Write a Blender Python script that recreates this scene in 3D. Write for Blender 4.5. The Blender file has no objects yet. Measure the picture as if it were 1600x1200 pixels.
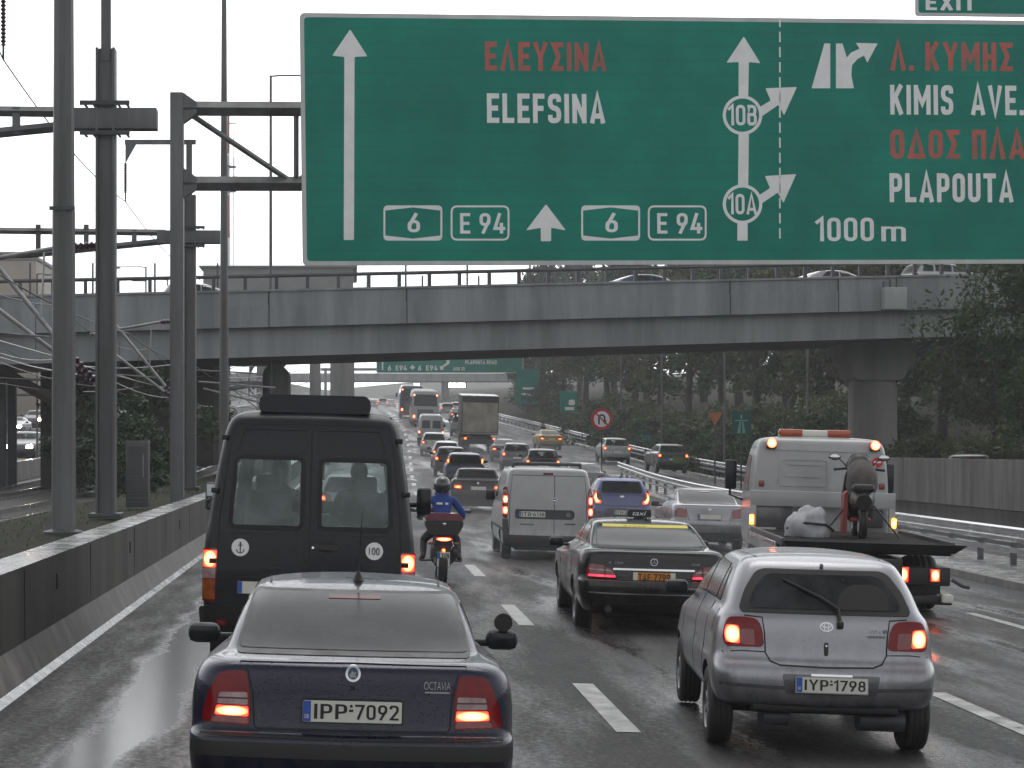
import bpy, bmesh, math, random
from mathutils import Vector, Matrix, noise
from mathutils.bvhtree import BVHTree
from mathutils.geometry import delaunay_2d_cdt, tessellate_polygon
R = math.radians
SC = bpy.context.scene
C = SC.collection
random.seed(11)

# ------------------------------------------------------------------ camera
EYE = 2.25            # a lens in a tall vehicle, looking along the lane over the car roofs
cam_d = bpy.data.cameras.new('camera')
cam_d.sensor_width = 36.0
cam_d.lens = 67.5
cam_d.shift_x = (800 - 553) / 1600
cam_d.shift_y = (693 - 600) / 1600
cam_d.clip_start = 0.1
cam_d.clip_end = 6000
cam = bpy.data.objects.new('camera', cam_d)
cam.location = (0, 0, EYE)
cam.rotation_euler = (R(90), 0, 0)
C.objects.link(cam)
SC.camera = cam

# ------------------------------------------------------------------ sky and light (overcast, raining)
SUN_EL, SUN_AZ = R(70), R(12)
w = bpy.data.worlds.new('World'); SC.world = w; w.use_nodes = True
nt = w.node_tree; nt.nodes.clear()
sky = nt.nodes.new('ShaderNodeTexSky'); sky.sky_type = 'NISHITA'; sky.sun_disc = False
sky.sun_elevation = SUN_EL; sky.sun_rotation = SUN_AZ
sky.air_density = 2.0; sky.dust_density = 6.0; sky.ozone_density = 1.0
hs = nt.nodes.new('ShaderNodeHueSaturation'); hs.inputs['Saturation'].default_value = 0.10
hs.inputs['Value'].default_value = 1.0
mx = nt.nodes.new('ShaderNodeMix'); mx.data_type = 'RGBA'; mx.inputs[0].default_value = 0.86
mx.inputs[7].default_value = (8.6, 8.7, 8.9, 1)          # the even grey of the cloud cover
bg = nt.nodes.new('ShaderNodeBackground'); bg.inputs['Strength'].default_value = 0.15
wo = nt.nodes.new('ShaderNodeOutputWorld')
nt.links.new(sky.outputs[0], hs.inputs['Color']); nt.links.new(hs.outputs[0], mx.inputs[6])
tcw = nt.nodes.new('ShaderNodeTexCoord'); sz = nt.nodes.new('ShaderNodeSeparateXYZ'); nt.links.new(tcw.outputs['Generated'], sz.inputs[0])
mrw = nt.nodes.new('ShaderNodeMapRange'); mrw.interpolation_type = 'SMOOTHSTEP'   # sky dimmed overhead to deepen contrast, brighter towards the horizon
mrw.inputs[1].default_value = .22; mrw.inputs[2].default_value = .85; mrw.inputs[3].default_value = 1.0; mrw.inputs[4].default_value = .36
nt.links.new(sz.outputs[2], mrw.inputs[0])
mrb = nt.nodes.new('ShaderNodeMapRange'); mrb.interpolation_type = 'SMOOTHSTEP'   # sky dimmed behind the camera so that rear faces stay dark
mrb.inputs[1].default_value = -.45; mrb.inputs[2].default_value = .75; mrb.inputs[3].default_value = .42; mrb.inputs[4].default_value = 1.0
nt.links.new(sz.outputs[1], mrb.inputs[0])
mmw = nt.nodes.new('ShaderNodeMath'); mmw.operation = 'MULTIPLY'; nt.links.new(mrw.outputs[0], mmw.inputs[0]); nt.links.new(mrb.outputs[0], mmw.inputs[1])
vmw = nt.nodes.new('ShaderNodeVectorMath'); vmw.operation = 'SCALE'; nt.links.new(mx.outputs[2], vmw.inputs[0]); nt.links.new(mmw.outputs[0], vmw.inputs['Scale'])
nt.links.new(vmw.outputs[0], bg.inputs['Color']); nt.links.new(bg.outputs[0], wo.inputs['Surface'])
sl = bpy.data.lights.new('sun', 'SUN'); sl.energy = 0.5; sl.angle = R(40); sl.color = (1.0, 0.97, 0.93)
so = bpy.data.objects.new('sun', sl); C.objects.link(so)
sd = Vector((math.sin(SUN_AZ) * math.cos(SUN_EL), math.cos(SUN_AZ) * math.cos(SUN_EL), math.sin(SUN_EL)))
so.rotation_euler = (-sd).to_track_quat('-Z', 'Y').to_euler(); so.location = (0, 0, 60)
SC.view_settings.view_transform = 'Standard'; SC.view_settings.look = 'None'
SC.view_settings.exposure = 1.1; SC.view_settings.gamma = 1.0
SC.cycles.volume_bounces = 1; SC.cycles.max_bounces = 7; SC.cycles.diffuse_bounces = 3
SC.cycles.glossy_bounces = 3; SC.cycles.transparent_max_bounces = 10; SC.cycles.sample_clamp_indirect = 4

# ------------------------------------------------------------------ materials
MATS = {}
def mat(key, col, rough=.5, metal=0., var=.0, vs=3., bump=0., bs=40., coat=0., emit=None, es=0., col2=None, rvar=0., spec=.5, alpha=1., streak=False):
    """procedural principled: noise-varied colour (col..col2), noise-varied roughness, noise bump"""
    if key in MATS: return MATS[key]
    m = bpy.data.materials.new(key); m.use_nodes = True; n = m.node_tree.nodes; l = m.node_tree.links
    b = n['Principled BSDF']
    b.inputs['Metallic'].default_value = metal; b.inputs['Roughness'].default_value = rough
    b.inputs['Specular IOR Level'].default_value = spec
    b.inputs['Coat Weight'].default_value = coat; b.inputs['Coat Roughness'].default_value = .06
    tc = n.new('ShaderNodeTexCoord'); mp = n.new('ShaderNodeMapping'); l.new(tc.outputs['Object'], mp.inputs['Vector'])
    if streak: mp.inputs['Scale'].default_value = (1, 1, .12)
    c1 = tuple(col) + (1,)
    if col2 is None: col2 = tuple(min(1, c * (1 - var)) for c in col)
    tx = n.new('ShaderNodeTexNoise'); tx.inputs['Scale'].default_value = vs; tx.inputs['Detail'].default_value = 6
    tx.inputs['Roughness'].default_value = .62
    l.new(mp.outputs[0], tx.inputs['Vector'])
    rp = n.new('ShaderNodeValToRGB'); rp.color_ramp.elements[0].position = .36; rp.color_ramp.elements[1].position = .66
    rp.color_ramp.elements[0].color = tuple(col2) + (1,); rp.color_ramp.elements[1].color = c1
    l.new(tx.outputs['Fac'], rp.inputs[0]); l.new(rp.outputs[0], b.inputs['Base Color'])
    if rvar:
        mr = n.new('ShaderNodeMapRange'); mr.inputs[1].default_value = .3; mr.inputs[2].default_value = .7
        mr.inputs[3].default_value = max(.02, rough - rvar); mr.inputs[4].default_value = min(1, rough + rvar)
        l.new(tx.outputs['Fac'], mr.inputs[0]); l.new(mr.outputs[0], b.inputs['Roughness'])
    if bump:
        t2 = n.new('ShaderNodeTexNoise'); t2.inputs['Scale'].default_value = bs; t2.inputs['Detail'].default_value = 4
        l.new(tc.outputs['Object'], t2.inputs['Vector'])
        bp = n.new('ShaderNodeBump'); bp.inputs['Strength'].default_value = bump; bp.inputs['Distance'].default_value = .02
        l.new(t2.outputs['Fac'], bp.inputs['Height']); l.new(bp.outputs[0], b.inputs['Normal'])
        if coat: l.new(bp.outputs[0], b.inputs['Coat Normal'])
    if emit:
        b.inputs['Emission Color'].default_value = tuple(emit) + (1,); b.inputs['Emission Strength'].default_value = es
    if alpha < 1: b.inputs['Alpha'].default_value = alpha
    MATS[key] = m
    return m

def paint(key, col, metal=.35, rough=.32, var=.12, coat=.5):
    """wet, slightly dirty car paint with beads of rain"""
    if key in MATS: return MATS[key]
    m = mat(key, col, rough, metal, var=var, vs=2.2, coat=coat, rvar=.08, spec=.3)
    n = m.node_tree.nodes; l = m.node_tree.links; b = n['Principled BSDF']
    tc = n.new('ShaderNodeTexCoord')
    # road dirt thrown up on the lower panels, broken by runs of water
    src = b.inputs['Base Color'].links[0].from_socket
    sp = n.new('ShaderNodeSeparateXYZ'); l.new(tc.outputs['Object'], sp.inputs[0])
    mz = n.new('ShaderNodeMapRange'); mz.inputs[1].default_value = .95; mz.inputs[2].default_value = .30; mz.inputs[3].default_value = 0; mz.inputs[4].default_value = .75; l.new(sp.outputs[2], mz.inputs[0])
    dm = n.new('ShaderNodeMapping'); dm.inputs['Scale'].default_value = (1, 1, .35); l.new(tc.outputs['Object'], dm.inputs['Vector'])
    dn = n.new('ShaderNodeTexNoise'); dn.inputs['Scale'].default_value = 7; dn.inputs['Detail'].default_value = 7; dn.inputs['Roughness'].default_value = .7; l.new(dm.outputs[0], dn.inputs['Vector'])
    dr = n.new('ShaderNodeMapRange'); dr.inputs[1].default_value = .42; dr.inputs[2].default_value = .70; l.new(dn.outputs['Fac'], dr.inputs[0])
    mu = n.new('ShaderNodeMath'); mu.operation = 'MULTIPLY'; l.new(mz.outputs[0], mu.inputs[0]); l.new(dr.outputs[0], mu.inputs[1])
    dx = n.new('ShaderNodeMix'); dx.data_type = 'RGBA'; l.new(mu.outputs[0], dx.inputs[0]); l.new(src, dx.inputs[6]); dx.inputs[7].default_value = (.06, .055, .05, 1); l.new(dx.outputs[2], b.inputs['Base Color'])
    v = n.new('ShaderNodeTexVoronoi'); v.inputs['Scale'].default_value = 55
    l.new(tc.outputs['Object'], v.inputs['Vector'])
    r = n.new('ShaderNodeMapRange'); r.inputs[1].default_value = 0; r.inputs[2].default_value = .32; r.inputs[3].default_value = 1; r.inputs[4].default_value = 0
    l.new(v.outputs['Distance'], r.inputs[0])
    bp = n.new('ShaderNodeBump'); bp.inputs['Strength'].default_value = .22; bp.inputs['Distance'].default_value = .006
    l.new(r.outputs[0], bp.inputs['Height']); l.new(bp.outputs[0], b.inputs['Coat Normal']); l.new(bp.outputs[0], b.inputs['Normal'])
    return m

def lamp_mat(key, edge, core, es):
    """a lit lens: bulb-hot centre falling to coloured plastic, in the part's own box"""
    if key in MATS: return MATS[key]
    m = mat(key, edge, .15, spec=.5)
    n = m.node_tree.nodes; l = m.node_tree.links; b = n['Principled BSDF']
    tc = n.new('ShaderNodeTexCoord'); mp = n.new('ShaderNodeMapping'); mp.inputs['Location'].default_value = (-.5, -.5, -.5)
    mp.vector_type = 'POINT'
    l.new(tc.outputs['Generated'], mp.inputs['Vector'])
    sx = n.new('ShaderNodeSeparateXYZ'); l.new(mp.outputs[0], sx.inputs[0])
    cx = n.new('ShaderNodeCombineXYZ'); l.new(sx.outputs[0], cx.inputs[0]); l.new(sx.outputs[2], cx.inputs[2])
    ln = n.new('ShaderNodeVectorMath'); ln.operation = 'LENGTH'; l.new(cx.outputs[0], ln.inputs[0])
    rp = n.new('ShaderNodeValToRGB'); rp.color_ramp.elements[0].position = .10; rp.color_ramp.elements[1].position = .52
    rp.color_ramp.elements[0].color = tuple(core) + (1,); rp.color_ramp.elements[1].color = tuple(edge) + (1,)
    l.new(ln.outputs['Value'], rp.inputs[0]); l.new(rp.outputs[0], b.inputs['Emission Color'])
    b.inputs['Emission Strength'].default_value = es
    return m

def glass(key, tint=(.006, .0075, .009), see=.0, rough=.06, fog=.25, spec=.27):
    """dark car glass; see = share of light let through; fog = misted patches"""
    if key in MATS: return MATS[key]
    m = mat(key, tint, rough, var=.6, vs=3.5, rvar=.04, spec=spec, bump=.05, bs=60, col2=tuple(min(1, t * (1 + 4 * fog) + .02 * fog) for t in tint))
    if see:
        n = m.node_tree.nodes; l = m.node_tree.links; b = n['Principled BSDF']
        tr = n.new('ShaderNodeBsdfTransparent'); tr.inputs[0].default_value = (.86, .93, .92, 1)
        ms = n.new('ShaderNodeMixShader'); ms.inputs[0].default_value = 1 - see
        l.new(tr.outputs[0], ms.inputs[1]); l.new(b.outputs[0], ms.inputs[2]); l.new(ms.outputs[0], n['Material Output'].inputs['Surface'])
    return m

M = dict(
    asphalt=None,
    concrete=mat('wet_concrete', (.175, .17, .165), .6, col2=(.055, .053, .05), vs=2.4, bump=.25, bs=25, rvar=.12, streak=True),
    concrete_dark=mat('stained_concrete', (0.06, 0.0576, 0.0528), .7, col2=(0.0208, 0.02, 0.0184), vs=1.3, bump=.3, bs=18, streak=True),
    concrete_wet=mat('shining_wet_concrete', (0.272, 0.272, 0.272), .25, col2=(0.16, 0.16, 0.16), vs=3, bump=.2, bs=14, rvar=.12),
    bridge=mat('bridge_concrete', (0.272, 0.288, 0.296), .7, col2=(0.152, 0.168, 0.172), vs=1.0, bump=.2, bs=9, streak=True),
    bridge_pier=mat('pier_concrete', (0.24, 0.236, 0.228), .8, col2=(0.152, 0.148, 0.144), vs=.8, bump=.15, bs=12, streak=True),
    steel=mat('galvanised_steel', (.15, .157, .165), .55, .2, col2=(.062, .060, .056), vs=1.2, bump=.08, bs=30, streak=True),
    steel_dark=mat('weathered_steel', (.075, .078, .085), .5, .3, col2=(.045, .045, .05), vs=1.6, streak=True),
    rail=mat('wet_guardrail_zinc', (.45, .46, .47), .22, .75, col2=(.3, .3, .31), vs=2, rvar=.08),
    tube=mat('cantilever_tube_zinc', (.34, .34, .35), .35, .5, col2=(.2, .2, .2), vs=4),
    wire=mat('wire', (.05, .05, .055), .5, .4, var=.3),
    insulator=mat('insulator_porcelain', (.06, .03, .05), .3, var=.3),
    white=mat('white_film', (.78, .79, .79), .45, var=.12, vs=2.5, bump=.05),
    signgreen=mat('sign_green_film', (.005, .235, .172), .4, col2=(0.003, 0.165, 0.122), vs=.5, rvar=.06, spec=.12),
    signback=mat('sign_back_aluminium', (.35, .36, .36), .5, .5, var=.3),
    signframe=mat('sign_border_film', (0.528, 0.544, 0.536), .45, var=.2, vs=2, streak=True),
    signred=mat('faded_red_film', (.50, .085, .06), .5, col2=(.26, .085, .06), vs=1.1),
    marking=mat('road_paint', (.44, .44, .43), .4, col2=(.12, .12, .12), vs=5, bump=.3, bs=60, rvar=.15),
    black=mat('black_plastic', (.012, .012, .013), .5, var=.4, vs=6, rvar=.12),
    rubber=mat('tyre_rubber', (.018, .018, .018), .62, var=.4, vs=14, bump=.3, bs=90),
    rim=mat('alloy', (.3, .3, .31), .35, .8, var=.35, vs=9),
    gap=mat('panel_gap', (.006, .006, .006), .7, var=.2),
    chrome=mat('chrome', (.62, .63, .64), .14, 1., var=.1),
    redlens=mat('red_lens', (.24, .008, .010), .12, col2=(.12, .004, .006), vs=9, coat=.5),
    darkred=mat('smoked_red_lens', (.12, .004, .008), .12, col2=(.05, .003, .005), vs=9, coat=.1, spec=.25),
    glowred=mat('glowing_red_lens', (.09, .003, .006), .12, col2=(.04, .002, .004), vs=9, coat=.1, spec=.25, emit=(1., .008, .012), es=.022),
    clearlens=mat('clear_lens', (.36, .27, .27), .15, col2=(.2, .12, .12), vs=12, coat=.5),
    amberlens=mat('amber_lens', (.36, .09, .015), .2, col2=(.2, .05, .01), vs=9, coat=.3),
    lit=lamp_mat('lit_red_lens', (1., .015, .008), (1., .30, .07), 2.6),
    lit2=lamp_mat('bright_brake_lens', (1., .02, .01), (1., .42, .14), 4.2),
    litled=lamp_mat('red_led_strip', (1., .01, .05), (1., .06, .09), 1.1),
    litamber=lamp_mat('lit_amber', (1., .35, .03), (1., .6, .15), 3.),
    headlamp=lamp_mat('lit_headlamp', (1., .72, .45), (1., .93, .8), 60.),
    ledboard=mat('led_board', (.6, .6, .55), .4, emit=(1., .97, .85), es=5., var=.05),
    platewhite=mat('plate_white', (0.629, 0.629, 0.561), .4, var=.08),
    plateyellow=mat('plate_orange', (0.578, 0.2125, 0.017), .4, var=.08),
    plateblue=mat('plate_blue', (.03, .09, .38), .4, var=.08),
    ink=mat('plate_ink', (.012, .012, .013), .5, var=.2),
    emblem=mat('emblem_metal', (.55, .56, .58), .25, .9, var=.15),
    glass=glass('car_glass'),
    glassfog=glass('misted_glass', (.008, .0085, .010), fog=.45, rough=.10, spec=.22),
    glasssee=glass('clear_glass', (.03, .035, .036), see=.72, rough=.05),
    glassvan=glass('van_glass', (.19, .23, .225), see=.66, rough=.06),
    interior=mat('cabin_trim', (.035, .035, .037), .8, var=.3),
    seat=mat('seat_cloth', (.045, .045, .05), .9, var=.3, bump=.2),
    paint_navy=paint('navy_paint', (.006, .008, .026)),
    paint_silver=paint('silver_paint', (.29, .292, .315), .75, .34),
    paint_black=paint('black_paint', (.006, .005, .007), .2),
    paint_charcoal=paint('charcoal_van_paint', (.007, .009, .014), .1, .42, .3, coat=.15),
    paint_white=paint('white_paint', (0.34, 0.3527, 0.357), .0, .35, .14),
    paint_blue=paint('blue_paint', (0.06, 0.08, 0.192), .4),
    paint_dkblue=paint('dull_blue_paint', (.035, .05, .095), .3),
    paint_grey=paint('grey_paint', (.11, .11, .12), .5),
    paint_yellow=paint('yellow_taxi_paint', (0.384, 0.256, 0.036), .0),
    paint_green=paint('dark_green_paint', (.04, .05, .045), .3),
    cream=mat('dirty_tarpaulin', (0.32, 0.296, 0.248), .7, col2=(0.16, 0.144, 0.12), vs=1.1, bump=.15, bs=5),
    truckdark=mat('truck_underside', (.035, .028, .024), .7, var=.5),
    amberbar=mat('amber_beacon_cover', (.42, .07, .02), .2, var=.3, coat=.4),
    skin=mat('skin', (.32, .18, .12), .5, var=.2),
    jacket=mat('blue_jacket', (0.0126, 0.054, 0.27), .75, col2=(0.0072, 0.0315, 0.171), vs=7, bump=.35, bs=12),
    trousers=mat('dark_trousers', (.02, .018, .02), .85, var=.4, vs=8, bump=.3, bs=14),
    boots=mat('brown_boots', (.07, .04, .035), .6, var=.5, vs=10),
    helmet=mat('helmet_shell', (.045, .05, .052), .25, col2=(.02, .022, .022), vs=8, coat=.6),
    dark_cloth=mat('dark_clothing', (.018, .018, .02), .9, var=.3),
    maroon=mat('maroon_box_lid', (.14, .02, .035), .3, var=.3, coat=.5),
    soil=mat('wet_soil_and_grass', (.016, .020, .008), .95, spec=.15, col2=(.012, .010, .006), vs=1.4, bump=.6, bs=6),
    ballast=mat('track_ballast', (0.08, 0.076, 0.072), .8, col2=(0.036, 0.0336, 0.032), vs=9, bump=.8, bs=14),
    bark=mat('bark', (.045, .035, .028), .9, var=.4, vs=6, bump=.5),
    building=mat('pale_render', (0.336, 0.296, 0.248), .8, var=.15, vs=.4),
    building_grey=mat('grey_render', (.20, .20, .195), .8, var=.2, vs=.4),
    abutment=mat('dark_abutment_soffit_shade', (.045, .036, .032), .85, col2=(.022, .018, .016), vs=.7, bump=.3, bs=6, streak=True),
    signorange=mat('sign_back_orange', (.50, .17, .08), .5, var=.2),
    bag=mat('white_sack', (0.364, 0.371, 0.385), .6, col2=(0.252, 0.266, 0.294), vs=6, bump=.5, bs=9),
    tarp=mat('brown_cover', (.060, .052, .045), .7, col2=(.018, .017, .016), vs=5, bump=.4, bs=8),
    redplastic=mat('red_plastic', (.30, .03, .03), .35, var=.3),
    stickeryellow=mat('yellow_strip', (.60, .50, .05), .45, var=.12),
    mirror=mat('mirror_glass', (.25, .26, .27), .06, .9, var=.2),
    bed=mat('bed_black', (.008, .008, .009), .85, var=.4, spec=.15, vs=4),
    boxpale=mat('pale_box', (.36, .39, .38), .6, var=.15, vs=2),
    livery=mat('green_livery', (.10, .16, .03), .5, var=.4),
)
def leafmat(key, a, b):
    m = mat(key, a, .55, col2=b, vs=.55, spec=.25)
    n = m.node_tree.nodes; l = m.node_tree.links; bs = n['Principled BSDF']
    t = n.new('ShaderNodeBsdfTranslucent'); t.inputs[0].default_value = tuple(x * 1.2 for x in a) + (1,)
    ms = n.new('ShaderNodeMixShader'); ms.inputs[0].default_value = .22
    l.new(bs.outputs[0], ms.inputs[1]); l.new(t.outputs[0], ms.inputs[2]); l.new(ms.outputs[0], n['Material Output'].inputs['Surface'])
    return m
LEAF = [leafmat('leaf_dark', (0.043, 0.077, 0.026), (0.016, 0.030, 0.012)), leafmat('leaf_olive', (0.074, 0.096, 0.034), (0.028, 0.040, 0.016)),
        leafmat('leaf_brownish', (0.081, 0.080, 0.031), (0.032, 0.034, 0.016)), leafmat('leaf_deep', (0.034, 0.064, 0.027), (0.015, 0.027, 0.012))]

def asphalt():
    m = bpy.data.materials.new('wet_asphalt'); m.use_nodes = True; n = m.node_tree.nodes; l = m.node_tree.links; b = n['Principled BSDF']
    g = n.new('ShaderNodeNewGeometry'); sx = n.new('ShaderNodeSeparateXYZ'); l.new(g.outputs['Position'], sx.inputs[0])
    def math_(op, a, bb=None, cc=None):
        k = n.new('ShaderNodeMath'); k.operation = op
        for i, v in enumerate((a, bb, cc)):
            if v is None: continue
            if isinstance(v, (int, float)): k.inputs[i].default_value = v
            else: l.new(v, k.inputs[i])
        return k.outputs[0]
    def nz(scale, detail=5, sc=(1, 1, 1), rough=.6):
        mp = n.new('ShaderNodeMapping'); mp.inputs['Scale'].default_value = sc; l.new(g.outputs['Position'], mp.inputs['Vector'])
        t = n.new('ShaderNodeTexNoise'); t.inputs['Scale'].default_value = scale; t.inputs['Detail'].default_value = detail
        t.inputs['Roughness'].default_value = rough; l.new(mp.outputs[0], t.inputs['Vector']); return t.outputs['Fac']
    wob = math_('MULTIPLY_ADD', nz(.5, 2), .5, -.25)
    x = math_('ADD', sx.outputs[0], wob)
    def band(c, hw, amp):
        d = math_('ABSOLUTE', math_('SUBTRACT', x, c)); k = math_('SUBTRACT', 1, math_('DIVIDE', d, hw))
        return math_('MULTIPLY', math_('MAXIMUM', k, 0), amp)
    s = band(-1.78, .42, 1.25)
    for c, a in ((-.75, .35), (.8, .35), (3.0, .55), (4.55, .6), (6.5, 1.5), (7.9, 1.5), (9.7, 1.5)):
        s = math_('ADD', s, band(c, .55, a))
    pud = n.new('ShaderNodeMapRange'); pud.inputs[1].default_value = .42; pud.inputs[2].default_value = .58
    l.new(nz(1.1, 6, (1, .16, 1)), pud.inputs[0])
    wet = math_('ADD', math_('MULTIPLY', s, math_('MULTIPLY_ADD', pud.outputs[0], .85, .22)), math_('MULTIPLY', pud.outputs[0], .42))
    st = math_('MULTIPLY', band(-1.80, .40, 1.9), math_('MULTIPLY_ADD', nz(3.0, 5, (1, .25, 1)), 1.2, .05))
    gr0 = nz(20, 4, (1, .6, 1), .75)
    wet = math_('ADD', wet, math_('MULTIPLY_ADD', gr0, 1.5, -.75))
    wet = math_('MAXIMUM', math_('MINIMUM', math_('ADD', wet, math_('MINIMUM', st, 1.0)), 1), 0)
    rr = n.new('ShaderNodeMapRange'); rr.inputs[1].default_value = 0; rr.inputs[2].default_value = 1
    rr.inputs[3].default_value = .78; rr.inputs[4].default_value = .20; l.new(wet, rr.inputs[0]); l.new(rr.outputs[0], b.inputs['Roughness'])
    cr = n.new('ShaderNodeValToRGB'); cr.color_ramp.elements[0].color = (.008, .008, .009, 1); cr.color_ramp.elements[1].color = (.048, .048, .050, 1)
    cr.color_ramp.elements[0].position = .3; cr.color_ramp.elements[1].position = .7
    l.new(math_('MULTIPLY_ADD', nz(90, 2), .8, math_('MULTIPLY_ADD', nz(2.2, 8, (1, .4, 1), .7), .6, -.2)), cr.inputs[0]); l.new(cr.outputs[0], b.inputs['Base Color'])
    grain = nz(55, 4, (1, 1, 1), .7); coarse = nz(6, 4)
    h = math_('ADD', grain, math_('MULTIPLY', coarse, .6))
    bs = math_('MULTIPLY_ADD', wet, -.26, .30)
    bp = n.new('ShaderNodeBump'); bp.inputs['Distance'].default_value = .0045; l.new(bs, bp.inputs['Strength']); l.new(h, bp.inputs['Height'])
    l.new(bp.outputs[0], b.inputs['Normal'])
    spx = n.new('ShaderNodeMapRange'); spx.inputs[3].default_value = .28; spx.inputs[4].default_value = .7; l.new(wet, spx.inputs[0]); l.new(spx.outputs[0], b.inputs['Specular IOR Level'])
    return m
M['asphalt'] = asphalt()

# ------------------------------------------------------------------ mesh helpers
class MB:
    def __init__(s): s.v = []; s.f = []; s.m = []; s.sm = []
    def add(s, vs, fs, m=0, smooth=False):
        o = len(s.v); s.v += [tuple(x) for x in vs]
        for f in fs: s.f.append(tuple(i + o for i in f)); s.m.append(m); s.sm.append(smooth)
        return s
    def box(s, c, d, m=0, bev=0., rot=None):
        bm = bmesh.new(); bmesh.ops.create_cube(bm, size=1)
        for v in bm.verts: v.co = Vector((v.co.x * d[0], v.co.y * d[1], v.co.z * d[2]))
        if bev: bmesh.ops.bevel(bm, geom=list(bm.edges), offset=min(bev, min(d) * .45), segments=3, profile=.5, affect='EDGES')
        mt = Matrix.Translation(c) @ (rot.to_4x4() if rot else Matrix())
        bm.verts.index_update()
        s.add([mt @ v.co for v in bm.verts], [[v.index for v in f.verts] for f in bm.faces], m, bool(bev)); bm.free(); return s
    def tube(s, pts, r, n=8, m=0, cap=True, smooth=True):
        pts = [Vector(p) for p in pts]; rs = r if isinstance(r, (list, tuple)) else [r] * len(pts)
        rings = []; up = None
        for i, p in enumerate(pts):
            t = (pts[min(i + 1, len(pts) - 1)] - pts[max(i - 1, 0)]).normalized()
            if up is None: up = Vector((0, 0, 1)) if abs(t.z) < .9 else Vector((0, 1, 0))
            a = t.cross(up).normalized(); b = a.cross(t).normalized(); up = b
            rings.append([p + (a * math.cos(2 * math.pi * k / n) + b * math.sin(2 * math.pi * k / n)) * rs[i] for k in range(n)])
        vs = [x for q in rings for x in q]; fs = []
        for i in range(len(pts) - 1):
            for k in range(n): fs.append((i * n + k, i * n + (k + 1) % n, (i + 1) * n + (k + 1) % n, (i + 1) * n + k))
        s.add(vs, fs, m, smooth)
        if cap:
            s.add(rings[0], [tuple(range(n))], m); s.add(rings[-1], [tuple(range(n))[::-1]], m)
        return s
    def lathe(s, prof, axis='Z', c=(0, 0, 0), n=24, m=0, smooth=True):
        vs = []; fs = []
        for (r, h) in prof:
            for k in range(n):
                a = 2 * math.pi * k / n; p = (r * math.cos(a), r * math.sin(a), h)
                if axis == 'X': p = (h, p[0], p[1])
                elif axis == 'Y': p = (p[0], h, p[1])
                vs.append((p[0] + c[0], p[1] + c[1], p[2] + c[2]))
        for i in range(len(prof) - 1):
            for k in range(n): fs.append((i * n + k, i * n + (k + 1) % n, (i + 1) * n + (k + 1) % n, (i + 1) * n + k))
        return s.add(vs, fs, m, smooth)
    def prism(s, poly, y0, y1, m=0, plane='XZ', smooth=False):
        """extrude an outline (in XZ, facing -Y, or XY up, or YZ) from y0 to y1"""
        f = {'XZ': lambda p, d: (p[0], d, p[1]), 'XY': lambda p, d: (p[0], p[1], d), 'YZ': lambda p, d: (d, p[0], p[1])}[plane]
        n = len(poly); tri = tessellate_polygon([[Vector((p[0], p[1], 0)) for p in poly]])
        vs = [f(p, y0) for p in poly] + [f(p, y1) for p in poly]
        s.add(vs, [(i, (i + 1) % n, n + (i + 1) % n, n + i) for i in range(n)], m, smooth)
        s.add([f(p, y0) for p in poly], [tuple(t) for t in tri], m)
        s.add([f(p, y1) for p in poly], [tuple(t)[::-1] for t in tri], m)
        return s
    def ball(s, c, r, m=0, seg=16, rings=10):
        bm = bmesh.new(); bmesh.ops.create_uvsphere(bm, u_segments=seg, v_segments=rings, radius=1)
        bm.verts.index_update(); r = r if isinstance(r, (tuple, list)) else (r, r, r)
        s.add([(v.co.x * r[0] + c[0], v.co.y * r[1] + c[1], v.co.z * r[2] + c[2]) for v in bm.verts], [[v.index for v in f.verts] for f in bm.faces], m, True); bm.free(); return s
    def xf(s, mt): s.v = [tuple(mt @ Vector(v)) for v in s.v]; return s
    def mesh(s, name, mats):
        me = bpy.data.meshes.new(name); me.from_pydata(s.v, [], s.f)
        for x in (mats if isinstance(mats, (list, tuple)) else [mats]): me.materials.append(x)
        me.polygons.foreach_set('material_index', s.m); me.polygons.foreach_set('use_smooth', s.sm)
        bm = bmesh.new(); bm.from_mesh(me); bmesh.ops.recalc_face_normals(bm, faces=bm.faces); bm.to_mesh(me); bm.free()
        me.update(); return me
    def build(s, name, mats, parent=None):
        me = s.mesh(name, mats)
        if any(s.sm) : me.set_sharp_from_angle(angle=R(42))
        o = bpy.data.objects.new(name, me); C.objects.link(o)
        if parent: o.parent = parent
        return o
def link(name, me, parent=None):
    o = bpy.data.objects.new(name, me); C.objects.link(o)
    if parent: o.parent = parent
    return o
def tag(o, label=None, cat=None, group=None, kind=None):
    if label: o['label'] = label
    if cat: o['category'] = cat
    if group: o['group'] = group
    if kind: o['kind'] = kind
    return o
def thing(name, label, cat, loc=(0, 0, 0), rot=(0, 0, 0), group=None):
    o = bpy.data.objects.new(name, None); C.objects.link(o); o.location = loc; o.rotation_euler = rot; o.empty_display_size = .3
    return tag(o, label, cat, group)
KIDS = {}
def copy_tree(o, parent=None):
    c = o.copy(); C.objects.link(c)
    if parent: c.parent = parent
    for ch in list(o.children): copy_tree(ch, c)
    return c
def evaluated(me, mods):
    """run a list of (type, settings) modifiers over a mesh and return the resulting mesh"""
    t = bpy.data.objects.new('tmp', me); C.objects.link(t)
    for ty, st in mods:
        md = t.modifiers.new(ty, ty)
        for k, v in st.items(): setattr(md, k, v)
    dg = bpy.context.evaluated_depsgraph_get(); dg.update()
    r = bpy.data.meshes.new_from_object(t.evaluated_get(dg)); bpy.data.objects.remove(t); return r
TXT = {}
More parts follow.
